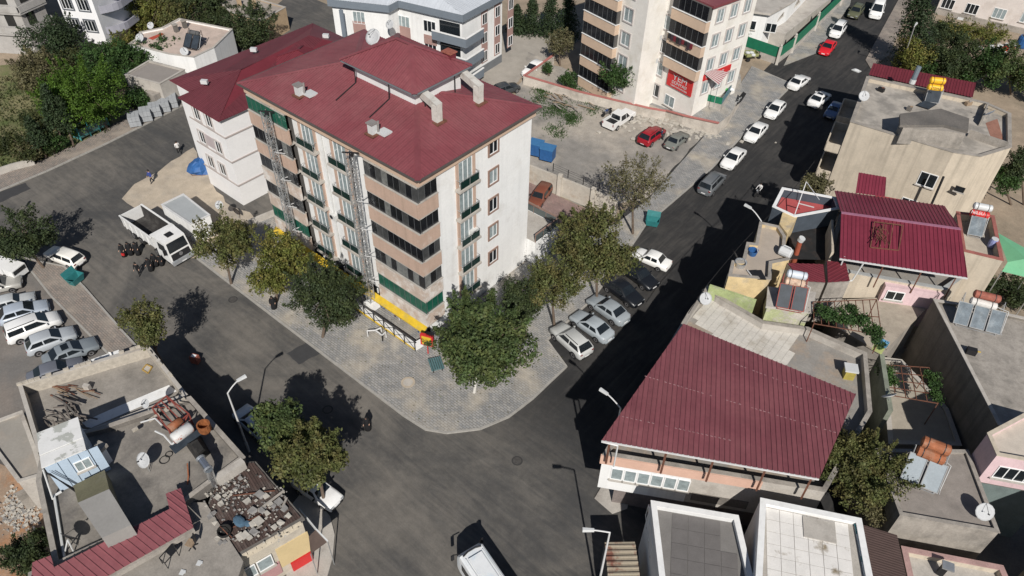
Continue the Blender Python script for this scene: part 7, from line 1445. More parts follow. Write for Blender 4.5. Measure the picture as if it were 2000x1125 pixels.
# --- small houses at the upper left
h8 = fh('small grey-roofed concrete house beside the pallets of pavers', PX([(291, 118), (361, 136), (312, 164), (243, 146)], 3.6), 3.6, concl, M('h8_deck', (.27, .245, .225), .92, .06, .6), .18, .2)
mb = MB(); q = PX([(283, 178), (318, 160), (347, 148), (352, 156), (300, 188)], 2.3); mb.prism([(p.x, p.y) for p in [V(p) for p in ccw([(p.x, p.y) for p in q])]], -.1, 2.3); mb.build('porch', conc, h8)
h7 = fh('white flat-roofed house with black collectors and a red rug on its pinkish roof', PX([(350, 36), (454, 57), (418, 93), (378, 112), (330, 106), (251, 86), (275, 70), (272, 63), (316, 54)], 4.2), 4.2, white, M('pink_screed', (.52, .42, .36), .92, .1, .8, dirt=(.40, .34, .29), dscale=.35), .22, .2)
solar_heater(P(372, 96, 4.1), math.radians(-70), 'black twin collectors with a dark tank on the pinkish roof', 2, M('dark_tank', (.10, .10, .10), .5), None, 1.1, 1.9, solar, dark)
p = P(306, 70, 4.02); t = thing('rug', 'red rug spread on the pinkish roof', 'rug', p); mb = MB(); q = PX([(288, 75), (316, 64), (321, 66), (297, 78)], 4.04); mb.hexa([x-V((0, 0, .03)) for x in q]+q); mb.build('carpet', M('red_rug', (.42, .07, .04), .9, .2, 3), t); mb = MB(); mb.bar(q[0], q[3], .06, .05); mb.bar(q[1], q[2], .06, .05); mb.build('fringe', concl, t)
dish(P(275, 82, 4.1), .6, math.radians(-60), 'white satellite dish at the front corner of the pinkish roof', h=.3); dish(P(296, 57, 4.1), .5, math.radians(-60), 'small white satellite dish at the back of the pinkish roof', h=.3); dish(P(362, 108, 4.1), .55, math.radians(-20), 'white satellite dish beside the black twin collectors', h=.3)
for (u, v, lab) in ((345, 62, 'left one of two sooty chimney pots on the pinkish roof'), (362, 54, 'right one of two sooty chimney pots on the pinkish roof')): p = P(u, v, 4.0); o = thing('chimney_pot', lab, 'chimney'); o.location = p; mb = MB(); mb.box(p+V((0, 0, .5)), (.5, .5, 1.0)); mb.build('stack', concd, o); mb = MB(); mb.box(p+V((0, 0, 1.05)), (.7, .7, .1)); mb.build('cap', conc, o)
h9 = fh('low clay-coloured house with two chimney stubs at the top', PX([(425, 2), (470, -12), (558, 14), (509, 42), (450, 24)], 3.6), 3.6, M('clay_wall', (.42, .31, .20), .92, .15), M('clay_roof', (.34, .30, .26), .95, .12), .15, .2)
for (u, v) in ((468, 10), (498, 16)): p = P(u, v, 3.5); mb = MB(); mb.box(p+V((0, 0, .6)), (.5, .5, 1.2)); mb.build('chimney', M('clay_wall'), h9)
# white balcony block
B5 = [P(144, 81, 1.5), P(211, 88, 1.5)]; u5 = (B5[1]-B5[0]).normalized(); n5 = V((u5.y, -u5.x, 0)); w5 = (B5[1]-B5[0]).length
b5 = thing('apartment_block', 'bright white block with black-framed windows and curved balconies at the top left', 'apartment block', (B5[0].x, B5[0].y, 0)); q = [B5[0], B5[1], B5[1]-n5*14, B5[0]-n5*14]
mb = MB(); mb.prism([(p.x, p.y) for p in q], 1.5, 18, bottom=True); mb.build('wall', M('bright_white', (.82, .82, .83), .8, .03), b5); mb = MB(); qi = inset([V(p[:2]) for p in q], .7); mb.prism([(p.x, p.y) for p in qi], -.1, 1.5); mb.build('base_wall', concl, b5)
for k in range(4):
    for s in (.5, 3.0): window(b5, B5[0]+u5*s+V((0, 0, 1.9+3.0*k)), u5, 1.55, 1.6, 3, gl=glass, surround=M('slate_frame', (.12, .13, .15), .7))
    for s in (7.5, 11): window(b5, B5[1]-n5*s+V((0, 0, 1.9+3.0*k)), -n5, 1.5, 1.6, 3, gl=glass, surround=M('slate_frame'))
    c0 = B5[1]-n5*.8+V((0, 0, 1.2+3.0*k)); d0 = -n5*5.4; mb = MB(); pts = [c0+u5*1.7*math.sin(f*math.pi/8)+d0*(f/8) if f < 4 else c0+u5*1.7+d0*(f/8) for f in range(9)]
    mb.prism([(p.x, p.y) for p in [c0]+pts[1:]+[c0+d0]], c0.z, c0.z+.2, bottom=True)
    for a, b in zip(pts, pts[1:]): mb.bar(a+V((0, 0, .55)), b+V((0, 0, .55)), .14, 1.0)
    mb.build('balcony', M('lilac_grey', (.36, .36, .41), .85, .06), b5)
# unfinished concrete frame
Cq = [P(-60, 64, 3.0), P(58, 71, 3.0), P(108, 47, 3.0), P(60, 10, 3.0), P(-60, 20, 3.0)]; uf = thing('unfinished_building', 'unfinished bare concrete building with empty window openings at the top left', 'building', (Cq[1].x, Cq[1].y, 0))
rawc = M('raw_concrete', (.40, .385, .37), .92, .1, .7, dirt=(.33, .31, .29), dscale=.5); hole = M('dark_opening', (.025, .024, .023), .95, .2)
cq = ccw([(p.x, p.y) for p in Cq]); mb = MB(); qi = inset([V(p) for p in cq], .4); mb.prism([(p.x, p.y) for p in qi], -.1, 13.5); mb.build('wall', rawc, uf)
for k in range(4):
    z = 2.9+3.1*k; mb = MB(); mb.prism(cq, z, z+.3, bottom=True); so_ = mb.build('floor_slab', rawc, uf); n_ = len(cq); mb = MB()
    for i in range(n_):
        a, b = V((*cq[i], 0)), V((*cq[(i+1) % n_], 0))
        if (a-b).length > 2: mb.bar(a.lerp(b, .02)+V((0, 0, z+.75)), b.lerp(a, .02)+V((0, 0, z+.75)), .14, .9)
    mb.build('parapet', rawc, so_)
    for i in range(n_):
        a, b = V((*qi[i], 0)), V((*qi[(i+1) % n_], 0)); L_ = (b-a).length; u = (b-a).normalized(); nn = V((u.y, -u.x, 0))
        for j in range(int(L_/2.6)): o = a+u*(.7+2.6*j)+nn*.03+V((0, 0, z+1.3)); mb = MB(); mb.hexa([o+u*x+nn*y+V((0, 0, w_)) for w_ in (0, 1.6) for x, y in ((0, .02), (1.3, .02), (1.3, 0), (0, 0))]); mb.build('opening', hole, uf)
# container beside the truck
CQ = PX([(315, 400), (358, 379), (410, 420), (372, 438)], 2.6); cn = fh('grey-roofed site cabin with white sides beside the dump truck', CQ, 2.6, white, M('cabin_roof', (.36, .38, .39), .6, .06, .8), .06, .1, cat='site cabin', name='site_cabin', cap=alu)
dish(P(430, 408, 2.6), .45, math.radians(-60), 'small white dish behind the site cabin', h=.3); dish(P(465, 425, .3), .5, math.radians(60), 'dark mesh dish on the sandy ground by the white block', h=.6, mat=M('mesh_dish', (.09, .075, .065), .8))
# neighbouring walls left of the main block
gwall('low concrete wall between the sandy ground and the corner block', [P(486, 432, .8), P(545, 408, .8)], .8, concl, None, .3)
# ------------------------------------------------------------------ street furniture and small things
def mast(u, vt, vb, x_, label):
    yv = 31.55; t_ = SPt(u, vt, (0, yv), (1, 0)); x = x_; zt = t_.z; t = thing('hoist_mast', label, 'hoist mast', (x, yv, 0), group='hoist masts on the balcony front'); h = .27
    cs = [(x-h, yv-h), (x+h, yv-h), (x+h, yv+h), (x-h, yv+h)]
    for c in cs: mb = MB(); mb.bar((*c, 0.3), (*c, zt), .07); mb.build('upright', steel, t)
    mb = MB(); n = int(zt/.62)
    for k in range(n):
        z0, z1 = .4+k*(zt-.4)/n, .4+(k+1)*(zt-.4)/n
        for i in range(4): a, b = cs[i], cs[(i+1) % 4]; mb.bar((*a, z0), (*b, z0), .04); mb.bar((*a, z0), (*b, z1), .035) if (k+i) % 2 else mb.bar((*b, z0), (*a, z1), .035)
    mb.build('lattice', steel, t)
    mb = MB()
    for z in (3.6, 6.6, 9.7, 12.7): mb.bar((x, yv, z), (x+.3, 32.9, z), .06); mb.bar((x, yv, z), (x+1.0, yv+.5, z+.05), .05)
    mb.build('wall_tie', alu, t)
    mb = MB(); mb.bar((x-.5, yv-.3, zt), (x+.6, yv+.5, zt), .1); mb.bar((x-.4, yv+.4, zt-.1), (x+.5, yv-.4, zt-.1), .1); mb.ring((x+.3, yv, zt-.05), V((0, 1, 0)), V((0, 0, 1)), [(.16, 0), (.16, .08)], 12); mb.build('pulley_head', dark, t)
    mb = MB(); mb.hexa([(x-.6, yv-.6, .0), (x+.6, yv-.6, .0), (x+.6, yv+.6, 0), (x-.6, yv+.6, 0), (x-.5, yv-.5, .9), (x+.5, yv-.5, .9), (x+.5, yv+.5, .9), (x-.5, yv+.5, .9)]); mb.build('footing', white, t)
mast(542, 232, 505, -53.9, 'tall lattice hoist mast on the left balcony stack'); mast(711, 315, 600, -42.7, 'tall lattice hoist mast beside the right balcony stack')
fa_, fb_, fc_ = V((-46.5, 30.45, .12)), V((-35.5, 30.35, .12)), V((-35.35, 31.4, .12))
t = thing('railing_wall', 'low white wall with dark cross-braced railings before the shop front', 'railing', fa_); wallpanel(t, fa_, fb_, .1, 1.05, white, .2, 'low_wall'); wallpanel(t, fb_, fc_, .1, 1.05, white, .2, 'low_wall')
n = 8
for k in range(n+1): p = fa_.lerp(fb_, k/n)+V((0, -.06, 0)); mb = MB(); mb.bar(p, p+V((0, 0, 1.25)), .07); mb.build('post', dark, t)
for k in range(n):
    a, b = fa_.lerp(fb_, k/n)+V((0, -.05, 0)), fa_.lerp(fb_, (k+1)/n)+V((0, -.05, 0)); mb = MB(); mb.bar(a+V((0, 0, .2)), b+V((0, 0, 1.15)), .035); mb.bar(a+V((0, 0, 1.15)), b+V((0, 0, .2)), .035); mb.bar(a+V((0, 0, 1.22)), b+V((0, 0, 1.22)), .05); c = a.lerp(b, .5)+V((0, 0, .68)); mb.ball(c, .07, 6, 4); mb.build('cross_brace', dark, t)
mb = MB(); mb.mm((-46.5, 30.32, .125), (-35.5, 30.40, .3)); mb.build('yellow_edge', yellowp, t)
# shop box sign
p = P(834, 690, .12); sp = P(834, 664, 1.9); t = thing('shop_sign', 'small red and yellow box sign on a bracket at the end of the shop front', 'sign', (sp.x, sp.y, .12)); mb = MB(); ux = V((.93, .37, 0)); nn = V((.37, -.93, 0))
mb.hexa([sp+ux*x+nn*y+V((0, 0, z)) for z in (-.65, .65) for x, y in ((-.6, .12), (.6, .12), (.6, -.12), (-.6, -.12))]); mb.build('red_frame', redp, t); mb = MB(); mb.hexa([sp+ux*x+nn*y+V((0, 0, z)) for z in (-.5, .5) for x, y in ((-.45, .14), (.45, .14), (.45, .1), (-.45, .1))]); fcx = mb.build('yellow_face', yellowp, t)
lettering('ŞOK', sp+nn*.15+V((0, 0, -.18)), ux, (0, 0, 1), .5, trimb, t, align='CENTER'); mb = MB(); mb.tube(V((sp.x, sp.y, .12)), sp-V((0, 0, .6)), .05); mb.build('post', redp, t)
# white tubular frame, manhole, bench box
t = thing('steel_frame', 'white tubular frame with three legs standing on the pavement', 'frame', P(716, 668, .12)); Z = .85
pts = {k: P(u, v, Z) for k, (u, v) in dict(a=(717, 646), b=(733, 645), c=(744, 640), d=(740, 650), e=(746, 655), f=(753, 648)).items()}
mb = MB()
for a, b in (('a', 'b'), ('b', 'c'), ('b', 'd'), ('d', 'e'), ('e', 'f')): mb.tube(pts[a], pts[b], .07, 8)
mb.build('top_rail', alu, t)
for k in 'acef': q = pts[k]; mb = MB(); mb.tube((q.x, q.y, .12), q, .06, 8); mb.build('leg', alu if k != 'e' else dark, t)
p = P(797, 747, .125); t = thing('manhole_cover', 'round manhole cover in a sandy patch of the pavement', 'manhole cover', p); mb = MB(); mb.ring(p, V((1, 0, 0)), V((0, 1, 0)), [(.62, 0), (.62, .03), (.45, .035)], 20); mb.build('rim', sandm, t); mb = MB(); mb.ring(p+V((0, 0, .005)), V((1, 0, 0)), V((0, 1, 0)), [(.42, 0), (.42, .04)], 18); mb.build('lid', concl, t)
p = P(852, 716, .12); t = thing('slatted_bench', 'blue-green slatted bench half under the corner tree', 'bench', p); R2 = Matrix.Rotation(-.55, 3, 'Z')
for k in range(6): mb = MB(); mb.box(p+R2 @ V((0, -.5+.2*k, .38)), (1.5, .15, .05), -.55); mb.build('slat', M('bench_green', (.08, .16, .17), .6, .2), t)
for x in (-.6, .6):
    for y in (-.4, .4): mb = MB(); mb.box(p+R2 @ V((x, y, .19)), (.08, .08, .36), -.55); mb.build('leg', dark, t)
def skip(px, label, rz, sc=1.0):
    p = P(*px, 0); t = thing('waste_skip', label, 'skip', p, rz, 'teal waste skips'); t.scale = (sc,)*3; R_ = wmat(t)
    class L(MB):
        def build(s, *a, **k): s.v = [R_ @ V(q) for q in s.v]; return MB.build(s, *a, **k)
    m = L(); q = lambda z, a, b: [(-a, -b, z), (a, -b, z), (a, b, z), (-a, b, z)]
    o, i = q(.15, .75, .45)+q(1.1, .95, .62), q(.25, .70, .40)+q(1.1, .90, .57); n0 = len(m.v); m.v += [V(x) for x in o+i]
    for a in range(4): b = (a+1) % 4; m.f += [(n0+a, n0+b, n0+4+b, n0+4+a), (n0+8+b, n0+8+a, n0+12+a, n0+12+b), (n0+4+a, n0+4+b, n0+12+b, n0+12+a)]; m.mi += [0, 0, 0]
    m.f += [(n0+3, n0+2, n0+1, n0), (n0+8, n0+9, n0+10, n0+11)]; m.mi += [0, 1]; m.build('bin_body', [teal, dark], t)
    m = L(); m.hexa([(-.95, .62, 1.1), (.95, .62, 1.1), (.95, .66, 1.1), (-.95, .66, 1.1), (-.95, .95, 1.85), (.95, .95, 1.85), (.95, .99, 1.82), (-.95, .99, 1.82)]); m.build('lid', teal, t)
    for x, y in ((-.6, -.35), (.6, -.35), (-.6, .35), (.6, .35)): m = L(); m.tube((x-.04, y, .1), (x+.04, y, .1), .1, 10); m.build('caster', dark, t)
    m = L(); [m.tube((s*.96, -.2, .95), (s*1.1, -.2, .95), .04) for s in (-1, 1)]; m.build('lifting_lug', dark, t)
skip((151, 552), 'teal waste skip with its lid open at the edge of the left pavement', math.radians(110), .78); skip((1273, 440), 'teal waste skip by the kerb of the right street under the sparse tree', math.radians(25), .78)
# pallets of pavers
pm = M('new_pavers', (.33, .345, .36), .9, .1, 2, .2, island=.1)
for i, (u, v, lab) in enumerate(((266, 243, 'pallet of grey pavers nearest the big pine'), (288, 233, 'second pallet of grey pavers from the pine'), (306, 224, 'middle pallet in the row of grey pavers'), (323, 215, 'pallet of grey pavers next to the last one'), (338, 207, 'pallet of grey pavers nearest the maroon-roofed block'))):
    p = P(u, v, .12); t = thing('paver_pallet', lab, 'pallet', p, math.radians(62), 'pallets of pavers along the kerb'); R2 = Matrix.Rotation(math.radians(62), 3, 'Z')
    if i == 0:
        mb = MB(); mb.box((.225, .0, .105), (.44, .53, .2)); pme = mb.mesh('paver', pm)
    mb = MB(); [mb.box(p+R2 @ V((0, y, .06)), (1.35, .12, .12), math.radians(62)) for y in (-.5, 0, .5)]; mb.build('pallet_board', wood, t)
    for l in range(6):
        for a in range(3):
            for b in range(3): inst('paver', pme, t, Matrix.Translation(p+R2 @ V((-.68+.455*a, -.55+.55*b, .13+.21*l+(.06 if l > 2 else 0)))) @ Matrix.Rotation(math.radians(62), 4, 'Z'))
# shelter, tarpaulin heap
t = thing('bus_shelter', 'turquoise framed shelter with wire mesh behind the far pavement', 'shelter', P(180, 268, .1)); a, b = P(160, 275, .1), P(215, 248, .1); mb = MB()
for k in range(4): q = a.lerp(b, k/3); mb.tube(q, q+V((0, 0, 2.2)), .05)
for h in (.5, 1.2, 2.2): mb.tube(a+V((0, 0, h)), b+V((0, 0, h)), .035)
mb.build('frame', teal, t); mb = MB(); c = P(142, 268, .1); mb.poly([a, c, c+V((0, 0, 2.3)), a+V((0, 0, 2.3))]); mb.poly([a+V((.02, 0, 0)), a+V((.02, 0, 2.3)), c+V((.02, 0, 2.3)), c+V((.02, 0, 0))]); mb.build('side_glass', M('turquoise_glass', (.10, .32, .33), .2, .1), t)
for k in range(3): q, r = a.lerp(b, k/3+.02), a.lerp(b, (k+1)/3-.02); mb = MB(); n_ = V((.05, .02, 0)); mb.poly([q+V((0, 0, .3)), r+V((0, 0, .3)), r+V((0, 0, 1.5)), q+V((0, 0, 1.5))]); mb.build('back_panel', M('shelter_panel', (.05, .09, .08), .4, .2), t)
p = P(393, 330, .02); t = thing('tarpaulin_heap', 'heap covered with a crumpled blue tarpaulin beside the white block', 'tarpaulin', p); mb = MB(); m_ = random.Random(2)
n0 = 12; prof = [(1.5, 0), (1.35, .5), (1.0, .95), (.5, 1.2), (.05, 1.25)]
for r, z in prof:
    for i in range(n0): a = 6.283*i/n0; q = m_.uniform(.82, 1.12); mb.v.append(p+V((math.cos(a)*r*q, math.sin(a)*r*q, z*m_.uniform(.85, 1.1))))
for k in range(4):
    for i in range(n0): j = (i+1) % n0; mb.f.append((k*n0+i, k*n0+j, k*n0+n0+j, k*n0+n0+i)); mb.mi.append(0)
mb.build('cover', M('tarp_blue', (.03, .11, .30), .6, .2, 2), t); mb = MB(); mb.path([p+V((math.cos(k)*1.55, math.sin(k)*1.55, .05)) for k in range(7)], .03, 5); mb.build('tie_rope', rust, t)
gwall('pale low wall with a wire fence at the left edge of the far pavement', [P(-10, 345, .1), P(30, 332, .1), P(70, 322, .1)], .9, concl, None, .25)
# ------------------------------------------------------------------ people
skinm = M('skin', (.42, .26, .19), .6, .05); hairm = M('black_hair', (.015, .013, .012), .6, .1); blk = M('black_cloth', (.010, .010, .012), .9, .15)
def person(px, face_px, label, robe=True, top=None, legs=None, group=None, z=0.0, hgt=1.66, sit=False, name='person', walk=.22, head=None):
    p = P(px[0], px[1], z); f = P(face_px[0], face_px[1], z); rz = math.atan2(f.y-p.y, f.x-p.x); s = hgt/1.7
    t = thing(name, label, 'person', p, rz, group); Vv, Ee, Rr = [], [], []
    def nd(x, y, zz_, r, par=None):
        Vv.append((x*s, y*s, zz_*s)); Rr.append(r*s); i = len(Vv)-1
        if par is not None: Ee.append((par, i))
        return i
    if sit: pel = nd(-.1, 0, .82, .15); ch_ = nd(.02, 0, 1.22, .17, pel)
    else: pel = nd(0, 0, .92, .145); ch_ = nd(.03, 0, 1.28, .155, pel)
    nk = nd(.05, 0, 1.47, .06, ch_); hd = nd(.07, 0, 1.585, .105, nk); nd(.07, 0, 1.66, .09, hd)
    for sd in (-1, 1):
        if sit: hp = nd(-.02, sd*.12, .80, .10, pel); kn = nd(.34, sd*.2, .78, .075, hp); an = nd(.28, sd*.2, .36, .05, kn); nd(.42, sd*.2, .32, .04, an)
        elif robe: hp = nd(0, sd*.10, .82, .15, pel); kn = nd(.04*sd, sd*.12, .45, .16, hp); an = nd(.10*sd, sd*.12, .10, .17, kn)
        else: hp = nd(0, sd*.10, .86, .095, pel); kn = nd(walk*.55*sd+.06, sd*.11, .48, .07, hp); an = nd(walk*sd-.05, sd*.11, .08, .045, kn); nd(walk*sd+.1, sd*.11, .04, .04, an)
        sh = nd(.02, sd*.20, 1.38, .075 if not robe else .085, ch_)
        if sit: el = nd(.22, sd*.27, 1.12, .055, sh); wr = nd(.46, sd*.25, 1.08, .038, el)
        else: el = nd(-walk*.3*sd+.02, sd*.27, 1.10, .055 if not robe else .075, sh); wr = nd(-walk*.4*sd+.14, sd*.22, .88, .036 if not robe else .05, el)
        hn = nd(Vv[wr][0]/s+.07, Vv[wr][1]/s, Vv[wr][2]/s-.05, .032, wr)
        for q in range(3): nd(Vv[hn][0]/s+.05, Vv[hn][1]/s+.025*(q-1), Vv[hn][2]/s-.05-.01*q, .010, hn)
    me = bpy.data.meshes.new('body'); me.from_pydata(Vv, Ee, []); ob = bpy.data.objects.new('body', me); COL.objects.link(ob)
    ob.modifiers.new('skin', 'SKIN'); ob.modifiers.new('sub', 'SUBSURF').levels = 1
    for i, d in enumerate(me.skin_vertices[0].data): d.radius = (Rr[i], Rr[i]); d.use_root = i == 0
    dg = bpy.context.evaluated_depsgraph_get(); m2 = bpy.data.meshes.new_from_object(ob.evaluated_get(dg)); bpy.data.objects.remove(ob)
    m2.materials.clear(); [m2.materials.append(x) for x in (legs or blk, top or blk, skinm)]
    for pl in m2.polygons:
        c = pl.center; zz_ = c.z/s; hand = math.hypot(c.x-.0, c.y) > .17*s and .75 < zz_ < .90 and abs(c.y) > .17*s if not sit else False
        pl.material_index = 2 if zz_ > 1.46 or hand else (1 if zz_ > (.86 if not sit else .9) else 0); pl.use_smooth = True
    inst('body', m2, t, wmat(t)); R_ = wmat(t)
    mb = MB(); hm = blk if robe else (head or hairm); mb.ball((-.0*s+.045*s, 0, 1.63*s), (.125*s, .12*s, .135*s), 10, 6); mb.v = [R_ @ q for q in mb.v]; mb.build('headscarf' if robe else 'hair', hm, t, smooth=True)
    mb = MB(); mb.ball((.178*s, 0, 1.6*s), (.03*s, .02*s, .035*s), 6, 4); [mb.ball((.158*s, y*s, 1.635*s), .018*s, 6, 4) for y in (-.04, .04)]; mb.v = [R_ @ q for q in mb.v]; mb.build('face', skinm, t)
    if robe:
        mb = MB(); mb.ring((0, 0, .04*s), V((1, 0, 0)), V((0, 1, 0)), [(.30*s, 0), (.27*s, .5*s), (.21*s, .95*s), (.24*s, 1.3*s), (.12*s, 1.48*s)], 12); mb.v = [R_ @ q for q in mb.v]; mb.build('robe', blk, t, smooth=True)
    return t
person((719, 838), (710, 860), 'woman in a full black robe walking alone on the road before the rounded corner')
person((536, 603), (530, 640), 'woman in a black robe standing on the pavement below the yellowing tree')
gp = 'people in black walking past the dump truck'
person((244, 500), (200, 540), 'woman in a black robe at the back of the walkers, red bag beside her', group=gp); person((257, 497), (220, 540), 'woman in black between the red-bag woman and the one in a wide cloak', group=gp); person((271, 497), (230, 540), 'woman in a wide black cloak nearest the dump truck flank', group=gp)
person((273, 537), (240, 580), 'dark-clothed man walking ahead of the group with his arm out', robe=False, top=blk, legs=blk, group=gp)
person((296, 528), (260, 570), 'woman in black with a patterned bag, in front of the truck cab', group=gp); person((306, 519), (270, 565), 'woman in a black robe close to the truck cab door', group=gp); person((317, 518), (280, 560), 'child-sized walker in black right beside the truck cab', group=gp, hgt=1.35)
mbg = P(240, 497, .5); t = thing('handbag', 'red handbag carried by the rear walker', 'bag', mbg); mb = MB(); mb.box(mbg, (.3, .14, .25), .4); mb.build('bag_body', redp, t); mb = MB(); mb.path([mbg+V((-.1, 0, .12)), mbg+V((0, 0, .3)), mbg+V((.1, 0, .12))], .015, 5); mb.build('strap', dark, t)
person((298, 357), (250, 380), 'man in a blue shirt and dark trousers walking at the edge of the sand', robe=False, top=M('blue_shirt', (.04, .07, .28), .8, .1), legs=M('dark_trousers', (.02, .022, .028), .85), hgt=1.78)
person((351, 300), (330, 280), 'person in a white top and dark skirt standing on the far road', robe=False, top=M('white_shirt', (.66, .65, .64), .85), legs=blk, hgt=1.7)
person((1291, 274), (1270, 268), 'person in blue leaning at the open door of the red car', robe=False, top=M('navy_top', (.03, .05, .10), .85), legs=M('dark_trousers'), hgt=1.72)
def motorcycle(px, fpx, col, label, group=None):
    p, f = P(px[0], px[1], 0), P(fpx[0], fpx[1], 0); rz = math.atan2(f.y-p.y, f.x-p.x); t = thing('motorcycle', label, 'motorcycle', p, rz); R_ = wmat(t)
    class L(MB):
        def build(s, *a, **k): s.v = [R_ @ V(q) for q in s.v]; return MB.build(s, *a, **k)
    for x in (.68, -.62): m = L(); m.ring((x, .07, .3), V((1, 0, 0)), V((0, 0, 1)), [(.2, 0), (.3, .02), (.3, .12), (.2, .14)], 16); m.build('wheel', rubber, t)
    m = L(); m.tube((.68, 0, .3), (.42, 0, .98), .04); m.tube((.40, -.36, 1.02), (.40, .36, 1.02), .025); m.build('fork', dark, t)
    m = L(); m.ball((.12, 0, .78), (.3, .15, .14), 10, 6); m.build('fuel_tank', col, t); m = L(); m.box((-.42, 0, .76), (.75, .26, .1)); m.build('saddle', rubber, t)
    m = L(); m.box((0, 0, .45), (.5, .24, .3)); m.bar((.4, 0, .85), (-.6, 0, .5), .07); m.build('engine', chrome, t); m = L(); m.box((.52, 0, .86), (.12, .18, .16)); m.build('headlight', headl, t)
    return t
motorcycle((1480, 380), (1462, 396), trimb, 'motorcycle carrying a white-shirted rider down the right street'); person((1481, 380), (1462, 396), 'motorcyclist in a white shirt riding down the right street', robe=False, sit=True, top=M('white_shirt'), legs=M('dark_trousers'))
motorcycle((1185, 225), (1170, 232), M('moto_blue', (.04, .08, .22), .5), 'blue motorcycle parked beside the white pickup')
# overhead cable along the right street
t = thing('overhead_cable', 'black sagging cable running along the house fronts of the right street', 'cable', (0, 0, 0)); mb = MB()
pts = [P(u, v, 0)-SUND*(8.4/.64268) for u, v in ((1488, 340), (1450, 386), (1404, 432), (1358, 476), (1318, 519), (1288, 553), (1262, 590))]; mb.path(pts, .028, 5); t.location = pts[0]; mb.build('wire', rubber, t); mb = MB(); mb.ball(pts[-2], .12, 6, 4); mb.build('joint_box', rubber, t)
# ------------------------------------------------------------------ trees and plants
tree('leafy mulberry with a white-washed trunk at the rounded pavement corner', (926, 768), (948, 670), 92, 'mulberry', n=8200, leaf=.28, vr=.95, white=True, droop=.14, lobes=15)
tree('dark narrow tree pressed against the white wall behind the mulberry', (1030, 660), (1018, 598), 44, 'dark', n=3000, leaf=.22, vr=1.4)
tree('brown-tinged small tree between the mulberry and the parked silver cars', (1083, 640), (1082, 560), 60, 'olive', n=3800, leaf=.2, vr=.95, lobes=12)
tree('broad olive-green tree overhanging the black parked cars', (1166, 590), (1160, 486), 78, 'olive', n=6800, leaf=.24, vr=.9, lobes=14)
tree('sparse brown tree by the teal skip on the right street', (1236, 458), (1240, 365), 62, 'brown', n=2000, leaf=.18, vr=.9, lobes=18)
tree('olive tree in front of the site cabin and the white block', (452, 556), (434, 474), 62, 'olive', n=4600, leaf=.22, vr=.85)
tree('yellowing tree at the left end of the shop front', (540, 590), (538, 510), 64, 'yellow', n=4200, leaf=.23, vr=.8)
tree('dense dark round tree before the shop front', (630, 660), (632, 584), 76, 'dark', n=7000, leaf=.2, vr=.72, lobes=12)
tree('small tree whose shadow falls across the left street by the block parapet', V((-49.4, 14.2, 0)), (284, 636), 46, 'olive', n=2000, leaf=.2, vr=.9, zc=6.5, lobes=14)
tree('big two-toned tree at the lower left corner, green side', V((-33.3, 15.0, 0)), (546, 832), 48, 'mulberry', n=3600, leaf=.24, vr=.95, zc=6.2)
tree('big two-toned tree at the lower left corner, olive side', V((-29.6, 14.9, 0)), (610, 892), 64, 'olive', n=6000, leaf=.24, vr=.95, lobes=12, zc=5.9)
tree('dark tree at the bend over the old white estate car', V((-71.5, 13.8, 0)), (48, 462), 60, 'dark', n=4200, leaf=.22, vr=.75, zc=4.0)
tree('large bright green pine beside the far pavement', (212, 252), (164, 194), 72, 'pine', n=11000, leaf=.22, vr=.95, lobes=18, group='trees on the upper left plot')
UL = 'trees on the upper left plot'
conifer('thin bare-stemmed conifer nearest the left edge', (92, 310), (52, 228), 24, 'cedar', n=1500, bare=.45, group='bare-stemmed conifers'); conifer('middle of the three bare-stemmed conifers', (126, 290), (84, 165), 30, 'cedar', n=2200, bare=.4, group='bare-stemmed conifers'); conifer('bare-stemmed conifer beside the turquoise shelter', (145, 288), (112, 190), 20, 'cedar', n=1300, bare=.45, group='bare-stemmed conifers')
for a in (('dark spiky tree in front of the bright white block', (120, 130), (112, 88), 44, 'cedar', 3000), ('reddish-tinged tree left of the pine', (82, 190), (76, 150), 40, 'brown', 2600), ('small bluish bush in front of the bright white block', (145, 150), (142, 128), 24, 'shrub', 1200), ('fig trees behind the pine', (215, 160), (222, 130), 42, 'fig', 3000), ('second fig tree below the white flat house', (258, 150), (250, 118), 32, 'fig', 2200), ('yellowing tree at the wall of the white flat house', (240, 120), (246, 95), 26, 'yellow', 1500), ('broad yellow-green tree behind the white flat house', (325, 52), (318, 20), 52, 'olive', 4200), ('round dark tree behind the two chimney pots', (400, 52), (392, 22), 44, 'dark', 3400), ('yellowish tree between the bright white block and the white flat house', (268, 62), (272, 30), 34, 'yellow', 2400), ('dark green tree beside the clay-coloured house', (490, 92), (487, 60), 42, 'dark', 3200), ('tree in front of the white flat house by the dish', (325, 140), (322, 112), 28, 'fig', 2000), ('small tree behind the clay-coloured house', (460, 60), (452, 38), 22, 'dark', 1300), ('bush in the corner by the small concrete house', (272, 212), (270, 196), 18, 'fig', 900)):
    tree(a[0], a[1], a[2], a[3]*1.3, a[4], n=int(a[5]*1.5), leaf=.26, group=UL, vr=.9)
for a in (('low bush at the left edge of the weedy plot', (18, 300), (18, 282), 26, 'shrub', 1200), ('bush behind the wire fence at the left', (62, 312), (58, 290), 34, 'shrub', 2000), ('bright bush between the bare conifer stems', (108, 300), (104, 282), 22, 'fig', 1200), ('shrub under the middle conifer', (78, 260), (72, 240), 30, 'shrub', 1600), ('sparse dry bush by the end of the pale wall', (60, 320), (52, 298), 22, 'brown', 900)):
    tree(a[0], a[1], a[2], a[3], a[4], n=a[5], leaf=.24, group='bushes on the weedy plot', vr=.7, name='bush', cat='bush')
